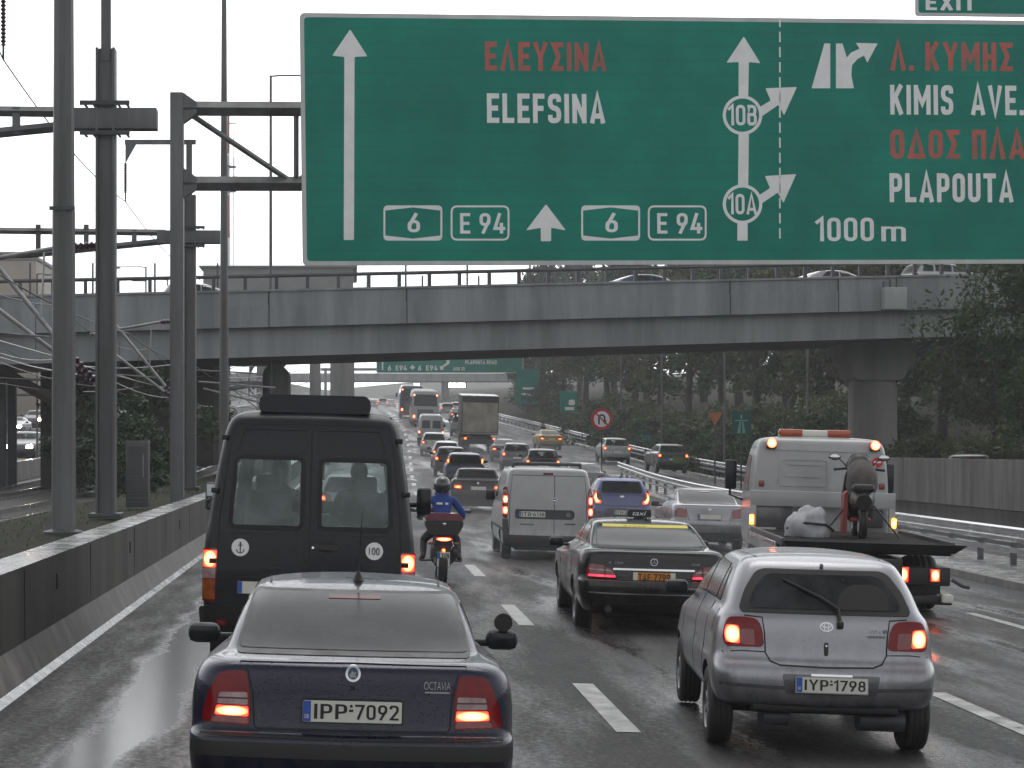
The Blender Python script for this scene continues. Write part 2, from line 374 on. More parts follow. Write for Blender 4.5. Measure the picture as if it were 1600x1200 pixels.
def text_mb(s, x0, x1, z0, z1, y=0., depth=.004, bold=.02, m=0, mb=None, shear=0.):
    """lettering fitted to the box x0..x1, z0..z1, upright and facing -Y"""
    k = (s, bold, shear)
    if k not in TXT:
        cu = bpy.data.curves.new('t', 'FONT'); cu.body = s; cu.size = 1; cu.offset = bold; cu.shear = shear; cu.resolution_u = 4
        o = bpy.data.objects.new('t', cu); C.objects.link(o)
        dg = bpy.context.evaluated_depsgraph_get(); dg.update()
        me = bpy.data.meshes.new_from_object(o.evaluated_get(dg)); bpy.data.objects.remove(o)
        TXT[k] = ([tuple(v.co) for v in me.vertices], [tuple(p.vertices) for p in me.polygons])
    vs, fs = TXT[k]
    xa = min(v[0] for v in vs); xb = max(v[0] for v in vs); za = min(v[1] for v in vs); zb = max(v[1] for v in vs)
    mb = mb or MB(); fx = (x1 - x0) / max(1e-6, xb - xa); fz = (z1 - z0) / max(1e-6, zb - za)
    P_ = lambda v, d: (x0 + (v[0] - xa) * fx, d, z0 + (v[1] - za) * fz)
    mb.add([P_(v, y - depth) for v in vs], fs, m)
    # side walls from boundary edges
    cnt = {}
    for f in fs:
        for i in range(len(f)):
            a, b = f[i], f[(i + 1) % len(f)]; e = (min(a, b), max(a, b)); cnt[e] = cnt.get(e, 0) + 1
    vv = []; ff = []
    for (a, b), c in cnt.items():
        if c == 1:
            o = len(vv); vv += [P_(vs[a], y - depth), P_(vs[b], y - depth), P_(vs[b], y), P_(vs[a], y)]; ff.append((o, o + 1, o + 2, o + 3))
    mb.add(vv, ff, m); return mb
# a plain road-sign alphabet drawn as strokes: (width, [open or closed centre lines]); a third number on a point rounds that corner
def _glyphs(t):
    h = t / 2; w_ = .50; L, Rr, B, T, Mz = h, w_ - h, h, 1 - h, .5; r = .20; G = {}
    box = lambda b, tp: [(L, b, r), (Rr, b, r), (Rr, tp, r), (L, tp, r), 'c']
    for ks, W_, ls in (('EΕ', .46, [[(.46, T), (L, T), (L, B), (.46, B)], [(L, Mz), (.42, Mz)]]), ('F', .44, [[(.44, T), (L, T), (L, 0)], [(L, Mz), (.40, Mz)]]), ('L', .44, [[(L, 1), (L, B), (.44, B)]]),
        ('AΑ', .58, [[(h * .9, 0), (.29, 1 - h * .2), (.58 - h * .9, 0)], [(.13, .25), (.45, .25)]]), ('Λ', .58, [[(h * .9, 0), (.29, 1 - h * .2), (.58 - h * .9, 0)]]), ('V', .58, [[(h * .9, 1), (.29, h * .2), (.58 - h * .9, 1)]]),
        ('S', w_, [[(Rr, .72), (Rr, T, r), (L, T, r), (L, .54, r), (Rr, .48, r), (Rr, B, r), (L, B, r), (L, .28)]]), ('Σ', .50, [[(.50, T), (L + .03, T), (.30, .5), (L + .03, B), (.50, B)]]), ('IΙ', t, [[(h, 0), (h, 1)]]),
        ('NΝ', .54, [[(L, 0), (L, 1)], [(.54 - h, 0), (.54 - h, 1)], [(L, 1 - h), (.54 - h, h)]]), ('KΚ', .54, [[(L, 0), (L, 1)], [(.54 - h, 1), (L, .40)], [(.22, .56), (.54 - h, 0)]]), ('MΜ', .68, [[(L, 0), (L, 1)], [(.68 - h, 0), (.68 - h, 1)], [(L, 1 - h), (.34, .38), (.68 - h, 1 - h)]]),
        ('HΗ', w_, [[(L, 0), (L, 1)], [(Rr, 0), (Rr, 1)], [(L, Mz), (Rr, Mz)]]), ('YΥ', .56, [[(h * .8, 1), (.28, .45), (.56 - h * .8, 1)], [(.28, .5), (.28, 0)]]), ('OΟ0', w_, [box(B, T)]), ('U', w_, [[(L, 1), (L, B, r), (Rr, B, r), (Rr, 1)]]),
        ('PΡ', w_, [[(L, 0), (L, T), (Rr, T, r), (Rr, .44, r), (L, .44)]]), ('TΤ', .50, [[(0, T), (.50, T)], [(.25, 0), (.25, T)]]), ('Π', w_, [[(L, 0), (L, T), (Rr, T), (Rr, 0)]]), ('Δ', .62, [[(h, h), (.31, 1 - h * .6), (.62 - h, h), 'c']]), ('B', w_, [[(L, B), (L, T), (Rr - .02, T, r), (Rr - .02, .53, .16), (L, .53), 'c'], [(L, .53), (Rr, .53, .16), (Rr, B, r), (L, B)]]),
        ('1', .30, [[(0, .76), (.30 - h, .96), (.30 - h, 0)]]), ('2', w_, [[(L, .74), (L, T, r), (Rr, T, r), (Rr, .60, .1), (L + .01, B), (w_, B)]]), ('3', w_, [[(L, .78), (L, T, r), (Rr, T, r), (Rr, .53, .16), (.2, .53)], [(.2, .53), (Rr, .53, .16), (Rr, B, r), (L, B, r), (L, .22)]]), ('4', .54, [[(.37, 0), (.37, .52)], [(.30, 1), (h, .25), (.54, .25)]]),
        ('5', w_, [[(.47, T), (L + .01, T), (L, .55), (Rr, .58, r), (Rr, B, r), (L, B, r), (L, .22)]]), ('6', w_, [box(B, .56), [(L, .36), (.36, 1)]]), ('7', w_, [[(0, T), (Rr + .02, T), (.16, 0)]]), ('8', w_, [box(B, .52), [(L + .02, .50, .16), (Rr - .02, .50, .16), (Rr - .02, T, r), (L + .02, T, r), 'c']]), ('9', w_, [[(L, .44, r), (Rr, .44, r), (Rr, T, r), (L, T, r), 'c'], [(Rr, .64), (.14, 0)]]),
        ('X', .56, [[(h, 0), (.56 - h, 1)], [(h, 1), (.56 - h, 0)]]), ('m', .80, [[(L, 0), (L, 1)], [(L, .75), (L + .02, T, r), (.40, T, r), (.40, 0)], [(.40, .75), (.42, T, r), (.80 - h, T, r), (.80 - h, 0)]]), ('.', t, [[(h, 0), (h, t)]]), ('D', w_, [[(L, B), (L, T), (Rr, T, r), (Rr, B, r), 'c']]), ('Ξ', .46, [[(0, T), (.46, T)], [(.05, Mz), (.41, Mz)], [(0, B), (.46, B)]]), ('R', w_, [[(L, 0), (L, T), (Rr, T, r), (Rr, .46, r), (L, .46)], [(.22, .46), (Rr + .02, 0)]])):
        for k in ks: G[k] = (W_, ls)
    return G
def _roundline(pl):
    cl = pl[-1] == 'c'; P_ = [p for p in pl if p != 'c']; out = []; N = len(P_)
    for i, p in enumerate(P_):
        b = Vector(p[:2])
        if len(p) > 2 and (cl or 0 < i < N - 1):
            a = Vector(P_[i - 1][:2]); c = Vector(P_[(i + 1) % N][:2]); rr = min(p[2], (a - b).length * .5, (c - b).length * .5)
            u = b + (a - b).normalized() * rr; q = b + (c - b).normalized() * rr
            for k in range(6): s_ = k / 5; out.append(u * (1 - s_) ** 2 + b * 2 * s_ * (1 - s_) + q * s_ * s_)
        else: out.append(b)
    res = [out[0]]
    for p in out[1:]:
        if (p - res[-1]).length > 1e-4: res.append(p)
    return res, cl
def sign_text(s, x0, x1, z0, z1, y=0., depth=.004, t=.17, m=0, mb=None, gap=.125):
    """stroke lettering fitted to a box, upright, facing -Y"""
    G = _glyphs(t); mb = mb or MB(); pen = 0; lay = []
    for ch in s:
        if ch == ' ': pen += .30; continue
        lay.append((pen, G[ch])); pen += G[ch][0] + gap
    tot = pen - gap; fx = (x1 - x0) / tot; fz = z1 - z0
    for px_, (W_, ls) in lay:
        polys = []
        for pl in ls:
            pts, cl = _roundline(pl); n = len(pts)
            def off(i, sgn):
                b = pts[i]; a = pts[i - 1] if (i > 0 or cl) else None; c = pts[(i + 1) % n] if (i < n - 1 or cl) else None
                d1 = (b - a).normalized() if a is not None else (c - b).normalized(); d2 = (c - b).normalized() if c is not None else d1
                n1 = Vector((-d1.y, d1.x)); n2 = Vector((-d2.y, d2.x)); mm = (n1 + n2)
                if mm.length < .2: mm = n1
                mm.normalize(); k = min(1.9, 1 / max(.3, mm.dot(n1))); return b + mm * sgn * t / 2 * k
            for i in range(n if cl else n - 1):
                j = (i + 1) % n; polys.append([off(i, 1), off(i, -1), off(j, -1), off(j, 1)])
        vs = [v for p in polys for v in p]; es = [(4 * q + i, 4 * q + (i + 1) % 4) for q in range(len(polys)) for i in range(4)]
        vv, ee, ff, *_ = delaunay_2d_cdt(vs, es, [], 1, 1e-5)
        def ins(p): return any(inpoly((p.x, p.y), q) for q in polys)
        keep = [f for f in ff if ins((vv[f[0]] + vv[f[1]] + vv[f[2]]) / 3)]
        Q = lambda v, d: (x0 + (px_ + v.x) * fx, d, z0 + v.y * fz)
        mb.add([Q(v, y - depth) for v in vv], [tuple(f) for f in keep], m); cnt = {}
        for f in keep:
            for i in range(3): e = (min(f[i], f[i - 1]), max(f[i], f[i - 1])); cnt[e] = cnt.get(e, 0) + 1
        wv = []; wf = []
        for (a, b), c in cnt.items():
            if c == 1: o = len(wv); wv += [Q(vv[a], y - depth), Q(vv[b], y - depth), Q(vv[b], y), Q(vv[a], y)]; wf.append((o, o + 1, o + 2, o + 3))
        mb.add(wv, wf, m)
    return mb
def inpoly(p, poly):
    x, y = p; c = False; n = len(poly)
    for i in range(n):
        x1, y1 = poly[i]; x2, y2 = poly[i - 1]
        if (y1 > y) != (y2 > y) and x < (x2 - x1) * (y - y1) / (y2 - y1 + 1e-12) + x1: c = not c
    return c
def rp(pts, r, n=4):
    """round the corners of an outline"""
    out = []; N = len(pts); pts = [Vector((p[0], p[1])) for p in pts]
    for i in range(N):
        a, b, c = pts[i - 1], pts[i], pts[(i + 1) % N]; u = a - b; v = c - b
        rr = min(r, u.length * .48, v.length * .48)
        if u.length < 1e-6 or v.length < 1e-6: continue
        p = b + u.normalized() * rr; q = b + v.normalized() * rr
        for k in range(n + 1):
            t = k / n; out.append(tuple(p * (1 - t) ** 2 + b * 2 * t * (1 - t) + q * t * t))
    return out
def rect(cx, cz, w, h): return [(cx - w / 2, cz - h / 2), (cx + w / 2, cz - h / 2), (cx + w / 2, cz + h / 2), (cx - w / 2, cz + h / 2)]
def circ(cx, cz, r, n=28, rz=None):
    return [(cx + r * math.cos(2 * math.pi * k / n), cz + (rz or r) * math.sin(2 * math.pi * k / n)) for k in range(n)]
def ribbon(pts, w):
    """outline of a line of width w along pts"""
    L = []; Rr = []
    P_ = [Vector(p) for p in pts]
    for i, p in enumerate(P_):
        t = (P_[min(i + 1, len(P_) - 1)] - P_[max(i - 1, 0)]).normalized(); nn = Vector((-t.y, t.x))
        L.append(tuple(p + nn * w / 2)); Rr.append(tuple(p - nn * w / 2))
    return L + Rr[::-1]
def smooth(t): t = max(0., min(1., t)); return t * t * (3 - 2 * t)
def lerp_tab(tab, x):
    if x <= tab[0][0]: return tab[0][1]
    for (a, b), (c, d) in zip(tab, tab[1:]):
        if x <= c: return b + (d - b) * (x - a) / (c - a)
    a, b = tab[-2]; c, d = tab[-1]; return d + (d - b) / (c - a) * (x - c)
ZT = [(-30, 0), (55, 0), (68, .04), (80, .2), (95, .55), (112, .95), (124, 1.35), (135, 1.8), (150, 2.5), (176, 3.8), (214, 5.3), (330, 8.5), (600, 16), (1000, 26)]
CT = [(-30, 0), (45, 0), (60, .12), (71, .28), (85, .5), (100, .82), (132, 1.65), (165, 2.2), (214, 2.7), (330, 3.1), (1000, 4)]
def smt(tab, y): return sum(lerp_tab(tab, y + d) for d in (-8, -4, 0, 4, 8)) / 5
def zc(y): return smt(ZT, y)
def cx(y): return smt(CT, y)
def zr(x, y): return zc(y) - .025 * max(-4, min(22, x - cx(y)))
def at(px, py, Y): return Vector(((px - 553) / 3000 * Y, Y, EYE - (py - 693) / 3000 * Y))
def xat(px, Y): return (px - 553) / 3000 * Y

# ================================================================== THE SETTING
def frange(a, b, s):
    out = []; x = a
    while x < b - 1e-6: out.append(x); x += s
    return out + [b]
YS = frange(-12, 80, 4) + frange(84, 260, 4) + frange(270, 620, 14) + frange(660, 1000, 40)
def sheet(name, x0, x1, zf, mt, kind='structure', ys=YS, nx=12, rel=True):
    mb = MB(); vs = []
    for y in ys:
        a = x0(y) if callable(x0) else x0; b = x1(y) if callable(x1) else x1
        for i in range(nx + 1):
            x = a + (b - a) * i / nx + (cx(y) if rel else 0); vs.append((x, y, zf(x, y)))
    n = nx + 1; mb.add(vs, [(j * n + i, j * n + i + 1, (j + 1) * n + i + 1, (j + 1) * n + i) for j in range(len(ys) - 1) for i in range(nx)], 0, True)
    return tag(mb.build(name, mt), kind=kind)
sheet('road', -2.98, lambda y: 21 - smooth((y - 150) / 60) * 7.4, zr, M['asphalt'])
OPP = lambda x, y: zc(y) + .5 + .01 * (x + 20)
sheet('opposite_road', -31, -16.4, OPP, M['asphalt'])
def gz(X, Y):
    c = cx(Y); x = X - c; z0 = zc(Y)
    if x >= -3.1:
        e = 20.8 - smooth((Y - 150) / 60) * 7.4
        z = z0 - .45 - .025 * min(22, x)
        if x > e: z = z0 - .5 + 1.1 * smooth((x - e) / 3.5) + .07 * max(0, x - e - 3) + .9 * smooth((Y - 90) / 30) * smooth((x - e) / 5)
        return z + (.25 * noise.noise(Vector((X * .3, Y * .3, 0))) if x > e + 1 else 0)
    if x > -5.4: return z0 + 1.02 + .05 * noise.noise(Vector((X, Y, 3)))
    if x > -7: return z0 + 1.02 - .82 * smooth((-5.4 - x) / 1.6)
    if x > -15.6: return z0 + .2
    if x > -31.5: return z0 + .25
    return z0 + .3 + 13 * smooth((-x - 32) / 40) + .8 * noise.noise(Vector((X * .06, Y * .06, 1)))
gx = [-900, -500, -300, -180, -120, -90, -75, -64, -56, -50, -44, -40, -36, -32.5, -31.4, -24, -16.4, -15.5, -12, -9, -7, -6.6, -6.2, -5.8, -5.4, -5, -4.4, -3.8, -3.12, -3.08, 0, 5, 10, 14, 17, 20.8, 21.6, 22.4, 23.2, 24, 25, 26.5, 28, 30, 33, 36, 40, 46, 55, 70, 95, 140, 220, 400, 700, 1200]
gy = frange(-60, -12, 12) + YS[1:] + [1300, 1800, 2600, 4000]
mb = MB(); vs = [(x + (cx(y) if y > -12 else 0), y, gz(x + (cx(y) if y > -12 else 0), y)) for y in gy for x in gx]
n = len(gx); mb.add(vs, [(j * n + i, j * n + i + 1, (j + 1) * n + i + 1, (j + 1) * n + i) for j in range(len(gy) - 1) for i in range(n - 1)], 0, True)
tag(mb.build('ground', M['soil']), kind='structure')
# track bed with ballast, curving away to the left
TC = lambda y: -.0012 * max(0, y - 25) ** 1.75 * .42
tb = MB(); ys = [y for y in YS if y < 330]; vs = []
for y in ys:
    for x, dz in ((-15.3, .24), (-14.6, .34), (-7.4, .34), (-6.7, .24)): vs.append((x + cx(y), y, zc(y) + dz))
tb.add(vs, [(j * 4 + i, j * 4 + i + 1, j * 4 + i + 5, j * 4 + i + 4) for j in range(len(ys) - 1) for i in range(3)], 0, True)
tag(tb.build('track_bed', M['ballast']), kind='structure')

# painted lane dashes: one sheet per dash, a few millimetres above the asphalt
def strip(name, xo, w_, y0, y1, dz=.006, m=None):
    mb = MB(); ys = frange(y0, y1, max(.5, (y1 - y0) / 4)); vs = []
    for y in ys:
        for x in (xo - w_ / 2, xo + w_ / 2): vs.append((x + cx(y), y, zr(x + cx(y), y) + dz))
    mb.add(vs, [(2 * j, 2 * j + 1, 2 * j + 3, 2 * j + 2) for j in range(len(ys) - 1)], 0, True)
    return tag(mb.build(name, m or M['marking']), kind='structure')
for xo, k1 in ((2.19, 34), (5.57, 26)):
    for k in range(k1): strip('lane_dash', xo, .2, 15.3 + 9 * k - 9, 18.4 + 9 * k - 9)
strip('edge_line', 8.98, .15, 60, 150)
strip('edge_line', 8.98, .16, 15.6, 18.3); strip('edge_line', 8.98, .16, 24, 28)

def sweep(mb, prof, ys, fx=cx, fz=zc, m=0, ms=None, sm=False, caps=True):
    """carry a closed (x, z) profile along the road"""
    n = len(prof); vs = [(p[0] + fx(y), y, p[1] + fz(y)) for y in ys for p in prof]
    for j in range(len(ys) - 1):
        for i in range(n):
            k = (i + 1) % n
            mb.f.append(tuple(len(mb.v) + q for q in (j * n + i, j * n + k, (j + 1) * n + k, (j + 1) * n + i))); mb.m.append(ms[i] if ms else m); mb.sm.append(sm)
    o = len(mb.v); mb.v += vs
    if caps:
        mb.f += [tuple(o + i for i in range(n)), tuple(o + (len(ys) - 1) * n + i for i in range(n))[::-1]]; mb.m += [m, m]; mb.sm += [False, False]
    return mb
# left retaining wall beside the track
YW = frange(-10, 300, 3)
lw = thing('retaining_wall', 'long dark stained concrete wall between the left lane and the railway track', 'wall', (-3.2, 5, .07))
def under(o, root):
    o.parent = root; o.matrix_parent_inverse = Matrix.Translation(-root.location); return o
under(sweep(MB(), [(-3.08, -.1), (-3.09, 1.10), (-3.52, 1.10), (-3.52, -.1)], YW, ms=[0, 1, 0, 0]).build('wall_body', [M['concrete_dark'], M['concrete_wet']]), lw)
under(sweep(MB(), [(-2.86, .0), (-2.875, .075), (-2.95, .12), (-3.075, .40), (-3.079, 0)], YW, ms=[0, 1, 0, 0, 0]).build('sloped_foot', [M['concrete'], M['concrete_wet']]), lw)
for y in (11.0, 15.2, 20.0, 26.5, 34):
    under(MB().box((-3.084 + cx(y), y, .82), (.012, .16, .16), 0, .004).build('drain_slot', M['gap']), lw)
jt = MB()
for y in frange(9, 120, 4.5): jt.box((-3.087 + cx(y), y, .74 + zc(y)), (.01, .025, .66), 0)
under(jt.build('expansion_joint', M['gap']), lw)
# barrier of the opposite carriageway
ow = tag(sweep(MB(), [(-15.62, 0), (-15.72, 1.06), (-16.0, 1.06), (-16.2, 0)], frange(10, 330, 8), ms=[0, 1, 0, 0]).build('concrete_barrier', [M['concrete'], M['concrete_wet']]), 'low pale concrete barrier beyond the railway track before the oncoming cars', 'barrier')
# rails of the track
for k, xo in enumerate((-8.0, -9.43, -12.2, -13.63)):
    m_ = MB(); sweep(m_, [(xo - .035, .36), (xo + .035, .36), (xo + .035, .50), (xo - .035, .50)], frange(-5, 300, 5))
    lb = ['rightmost', 'second from the right', 'third from the right', 'leftmost'][k]
    tag(m_.build('railway_rail', M['rail']), f'wet steel rail on ballast beside the wall, {lb} of the four', 'rail', 'steel rails of the railway')
for y in frange(18, 118, 2.4):
    pass
sl_ = MB()
for y in frange(14, 120, .7):
    for xo in (-8.72, -12.92): sl_.box((xo + cx(y), y, zc(y) + .33), (2.4, .22, .1))
tag(sl_.build('railway_sleepers', M['concrete']), 'concrete sleepers lying in the ballast under the rails', 'sleepers', kind='stuff')

# right kerb, gore pavement, guardrails, retaining wall
GX = lambda y: lerp_tab([(10, 12.95), (45, 12.95), (70, 13.0), (84, 13.2), (101, 13.9)], y)
KX = lambda y: lerp_tab([(8, 11.2), (36, 11.5), (60, 12.0), (84, 12.5), (104, 13.7)], y)
pv = MB(); ys = frange(8, 104, 2); vs = []
for y in ys:
    z = zr(KX(y), y)
    for x, dz in ((KX(y), 0), (KX(y) + .015, .13), (KX(y) + .16, .14), (GX(y) + 1.0, .15), (GX(y) + 1.02, 0)): vs.append((x, y, z + dz - (x - KX(y)) * .012))
pv.add(vs, [(j * 5 + i, j * 5 + i + 1, j * 5 + i + 6, j * 5 + i + 5) for j in range(len(ys) - 1) for i in range(4)])
pv.m = [1 if i % 4 < 2 else 0 for i in range(len(pv.f))]
tag(pv.build('gore_pavement', [M['concrete_wet'], M['concrete']]), kind='structure')
WB = [(0, -.155), (.05, -.12), (.05, -.05), (.012, -.015), (.012, .015), (.05, .05), (.05, .12), (0, .155)]
def rail_sweep(path, zoff, prof=WB, side=-1, t=.012):
    mb = MB(); full = [(side * d, z) for d, z in prof] + [(side * (d - t), z) for d, z in prof[::-1]]; n = len(full); vs = []
    for i, p in enumerate(path):
        a = Vector(path[max(0, i - 1)]); b = Vector(path[min(len(path) - 1, i + 1)]); t_ = (b - a); t_.z = 0; t_.normalize(); nn = Vector((t_.y, -t_.x, 0))
        for d, z in full: q = Vector(p) + nn * d; vs.append((q.x, q.y, q.z + zoff + z))
    mb.add(vs, [(j * n + i, j * n + (i + 1) % n, (j + 1) * n + (i + 1) % n, (j + 1) * n + i) for j in range(len(path) - 1) for i in range(n)], 0, False)
    mb.add([vs[i] for i in range(n)], [tuple(range(n))]); return mb
def guardrail(label, path, posts, upper=.66, lower=.36, two=True):
    r = thing('guardrail', label, 'guardrail', path[0], group='steel guardrails beside the exit lane')
    under(rail_sweep(path, upper).build('rail_beam', M['rail']), r)
    if two: under(rail_sweep(path, lower, [(0, -.06), (.05, -.05), (.05, .05), (0, .06)]).build('rail_beam', M['rail']), r)
    for p in posts: under(MB().box((p[0] + .1, p[1], p[2] + .36), (.12, .07, .78), 0, .006).build('post', M['steel_dark']), r)
    return r
pth = [(GX(y), y, zr(GX(y), y) + .12) for y in frange(9, 101, 4)]
pst = [(GX(y), y, zr(GX(y), y) + .1) for y in (list(frange(12, 46, 2.0)) + list(frange(48, 100, 2.6)))]
guardrail('shining double guardrail on the kerbed gore beside the tow truck', pth, pst)
RX = lambda y: lerp_tab([(78, 19.6), (95, 19.9), (110, 19.6), (143, 18.3), (176, 15.9), (214, 14.4), (330, 14.4)], y)
RZ = lambda y: zr(RX(y), y) + .2
pth = [(RX(y), y, RZ(y)) for y in frange(78, 330, 6)]
guardrail('long guardrail at the far edge of the exit road before the trees', pth, [(RX(y), y, RZ(y)) for y in frange(80, 220, 3.2)], .62, .3)
kb = MB(); ys = frange(78, 330, 6); vs = []
for y in ys:
    for x, dz in ((RX(y) - .7, -.25), (RX(y) - .68, .0), (RX(y) - .4, .02), (RX(y) - .38, -.3)): vs.append((x, y, RZ(y) + dz))
kb.add(vs, [(j * 4 + i, j * 4 + i + 1, j * 4 + i + 5, j * 4 + i + 4) for j in range(len(ys) - 1) for i in range(3)])
tag(kb.build('kerb', M['concrete_wet']), kind='structure')
rw = thing('retaining_wall', 'grey concrete wall with pale wet top right of the tow truck', 'wall', (17.3, 50, 0))
WX = lambda y: 17.35 - .004 * (y - 50)
mb = MB(); 
for y0, y1 in ((20, 33.5), (33.56, 47), (47.06, 60.5), (60.56, 76)):
    sweep(mb, [(0, .46), (0, 1.80), (.3, 1.80), (.3, .46)], [y0, y1], fx=WX, fz=lambda y: .02 * (y - 60) * -.12, ms=[0, 1, 0, 0])
under(mb.build('wall_panel', [M['concrete'], M['concrete_wet']]), rw)
under(sweep(MB(), [(.05, -.6), (.05, .458), (.29, .458), (.29, -.6)], [20, 76], fx=WX, fz=lambda y: 0).build('plinth', M['concrete_dark']), rw)

# ------------------------------------------------------------------ the overpass
PA, PB = Vector((-12.53, 68, 5.06)), Vector((21.17, 75, 6.38))
BD = PB - PA; BN = Vector((-BD.y, BD.x, 0)).normalized()
def bp(t, d, z): q = PA + BD * t + BN * d; return (q.x, q.y, q.z + z)
ob = thing('overpass', 'grey concrete road bridge crossing the motorway on the skew below the big sign', 'bridge', tuple(PA))
def bsweep(prof, t0=-1.3, t1=2.6, ms=None):
    mb = MB(); ts = frange(t0, t1, .1); n = len(prof)
    mb.add([bp(t, d, z) for t in ts for d, z in prof], [(j * n + i, j * n + (i + 1) % n, (j + 1) * n + (i + 1) % n, (j + 1) * n + i) for j in range(len(ts) - 1) for i in range(n)])
    if ms: mb.m = [ms[i % n] for i in range(len(mb.f))]
    mb.add([bp(t0, d, z) for d, z in prof], [tuple(range(n))]); mb.add([bp(t1, d, z) for d, z in prof], [tuple(range(n))]); return mb
under(bsweep([(.42, 0), (.40, 1.06), (9.6, 1.06), (9.58, 0)], ms=[0, 0, 0, 1]).build('girder', [M['bridge'], M['abutment']]), ob)  # underside takes the dark colour to stand for shade below the deck
under(bsweep([(.0, 1.07), (.0, 1.86), (9.99, 1.86), (9.99, 1.07)]).build('deck_slab', M['bridge']), ob)
under(bsweep([(.05, 1.862), (.05, 2.36), (-.02, 2.362), (-.02, 2.44), (.36, 2.44), (.36, 1.862)]).build('parapet', [M['bridge']]), ob)
under(bsweep([(9.6, 1.862), (9.6, 2.44), (9.9, 2.44), (9.9, 1.862)]).build('parapet', M['bridge']), ob)
jm = MB()
for t in (-.1, .28, .43, .80, .93, 1.1): 
    a = Vector(bp(t, .043, 2.1)); jm.box(a, (.05, .012, .5), 0, 0, Matrix.Rotation(math.atan2(BD.y, BD.x), 3, 'Z'))
    a = Vector(bp(t, -.008, 1.46)); jm.box(a, (.03, .014, .76), 0, 0, Matrix.Rotation(math.atan2(BD.y, BD.x), 3, 'Z'))
under(jm.build('joint_line', M['gap']), ob)
ROTB = Matrix.Rotation(math.atan2(BD.y, BD.x), 3, 'Z')
rl = thing('bridge_railing', 'dark steel railing with short posts along the overpass edge', 'railing', bp(.2, .15, 2.44))
under(MB().tube([bp(t, .16, 2.44 + .50) for t in frange(-1.2, 1.15, .2)], .075, 6).build('top_rail', M['steel_dark']), rl)
for k in range(61):
    t = -.75 + k * .0335
    under(MB().box(bp(t, .16, 2.44 + .23), (.13, .1, .46), 0, 0, ROTB).build('post', M['steel_dark']), rl)
bx = thing('junction_box', 'pale square metal box fixed to the overpass side with short pipes', 'box', bp(.995, -.2, 1.12))
under(MB().box(bp(.995, -.19, 1.52), (.92, .36, .86), 0, .02, ROTB).build('casing', M['boxpale']), bx)
pm = MB()
for dx in (-.012, -.004, .004): pm.tube([bp(.995 + dx, -.12, 1.96), bp(.995 + dx, -.12, 2.3 + dx * 8)], .035, 6)
under(pm.build('pipe', M['steel_dark']), bx)
def pier(label, x, y, wx, wy, ztop, zb, mt='bridge_pier', cap=True):
    p = thing('bridge_pier', label, 'pier', (x, y, zb), group='piers of the overpass')
    MBb = MB().box((0, 0, (ztop - zb - (1.1 if cap else 0)) / 2), (wx, wy, ztop - zb - (1.1 if cap else 0)), 0, min(wx, wy) * .42)
    MBb.build('shaft', M[mt], p)
    if cap:
        h = ztop - zb; a = [(-wx / 2 - .02, h - 1.6), (wx / 2 + .02, h - 1.6), (wx / 2 + .55, h - .55), (wx / 2 + .55, h), (-wx / 2 - .55, h), (-wx / 2 - .55, h - .55)]
        MB().prism(rp(a, .15), -wy / 2 - .05, wy / 2 + .05).build('capital', M[mt], p)
pier('stout round-edged pier with a flared head behind the tow truck', 21.5, 79.6, 1.85, 2.2, 6.45, -.3)
pier('narrow grey pier under the left part of the overpass beside the track', -2.75 - .35, 77.5, 1.0, 4.5, 5.38, .4, cap=False)
# dark abutment and braces under the overpass at the track
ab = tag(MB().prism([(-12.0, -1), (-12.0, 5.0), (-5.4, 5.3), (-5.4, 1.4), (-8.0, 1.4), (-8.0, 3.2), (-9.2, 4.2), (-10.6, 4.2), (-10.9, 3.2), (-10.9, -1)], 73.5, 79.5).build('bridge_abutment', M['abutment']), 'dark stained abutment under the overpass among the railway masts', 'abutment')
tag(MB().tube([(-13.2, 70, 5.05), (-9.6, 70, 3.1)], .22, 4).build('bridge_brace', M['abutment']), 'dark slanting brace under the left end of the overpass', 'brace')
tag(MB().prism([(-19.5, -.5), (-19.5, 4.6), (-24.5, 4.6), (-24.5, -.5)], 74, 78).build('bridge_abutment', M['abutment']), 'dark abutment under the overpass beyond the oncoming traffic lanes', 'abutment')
cb = thing('cable_cabinet', 'dark ribbed metal cabinet standing on the wall between two masts', 'cabinet', (-4.05, 36, 1.06))
MB().box((0, 0, .62), (.42, .34, 1.24), 0, .012).build('housing', M['steel_dark'], cb)
lv = MB()
for k in range(16): lv.box((0, -.178, .1 + k * .068), (.34, .014, .03))
lv.build('louvre_panel', M['steel_dark'], cb); MB().box((.12, -.19, .78), (.012, .012, .44)).build('handle', M['tube'], cb)

# elevated station block behind the overpass, far overpass, pale building
sb = thing('station_building', 'grey concrete block on tall columns behind the overpass left of the lanes', 'building', (-6.8, 176, 3.6))
under(MB().box((-6.9, 183, 15.6), (13.7, 16, 5.4), 0, .1).build('wall', M['building_grey']), sb)
under(MB().box((-6.9, 183, 18.36), (14.4, 16.8, .2), 0, .05).build('roof_slab', M['building_grey']), sb)
for x in (-3.6, -1.7, -.45): under(MB().box((x, 178, 8.4), (1.0, 1.2, 9.0), 0, .1).build('column', M['bridge_pier']), sb)
for x in (-8.5, -12): under(MB().box((x, 178, 8.4), (1.0, 1.2, 9.0), 0, .1).build('column', M['bridge_pier']), sb)
fb = thing('far_overpass', 'distant overpass crossing the motorway in the haze beyond the far sign', 'bridge', (5, 420, 10))
under(MB().box((0, 420, 16.6), (120, 9, 1.7)).build('deck', M['bridge']), fb)
for x in (-8, 20): under(MB().box((x, 420, 13), (1.6, 3, 5.6), 0, .1).build('column', M['bridge_pier']), fb)
ld = thing('message_board', 'bright lit message board over the far lanes', 'sign', (23, 405, 15))
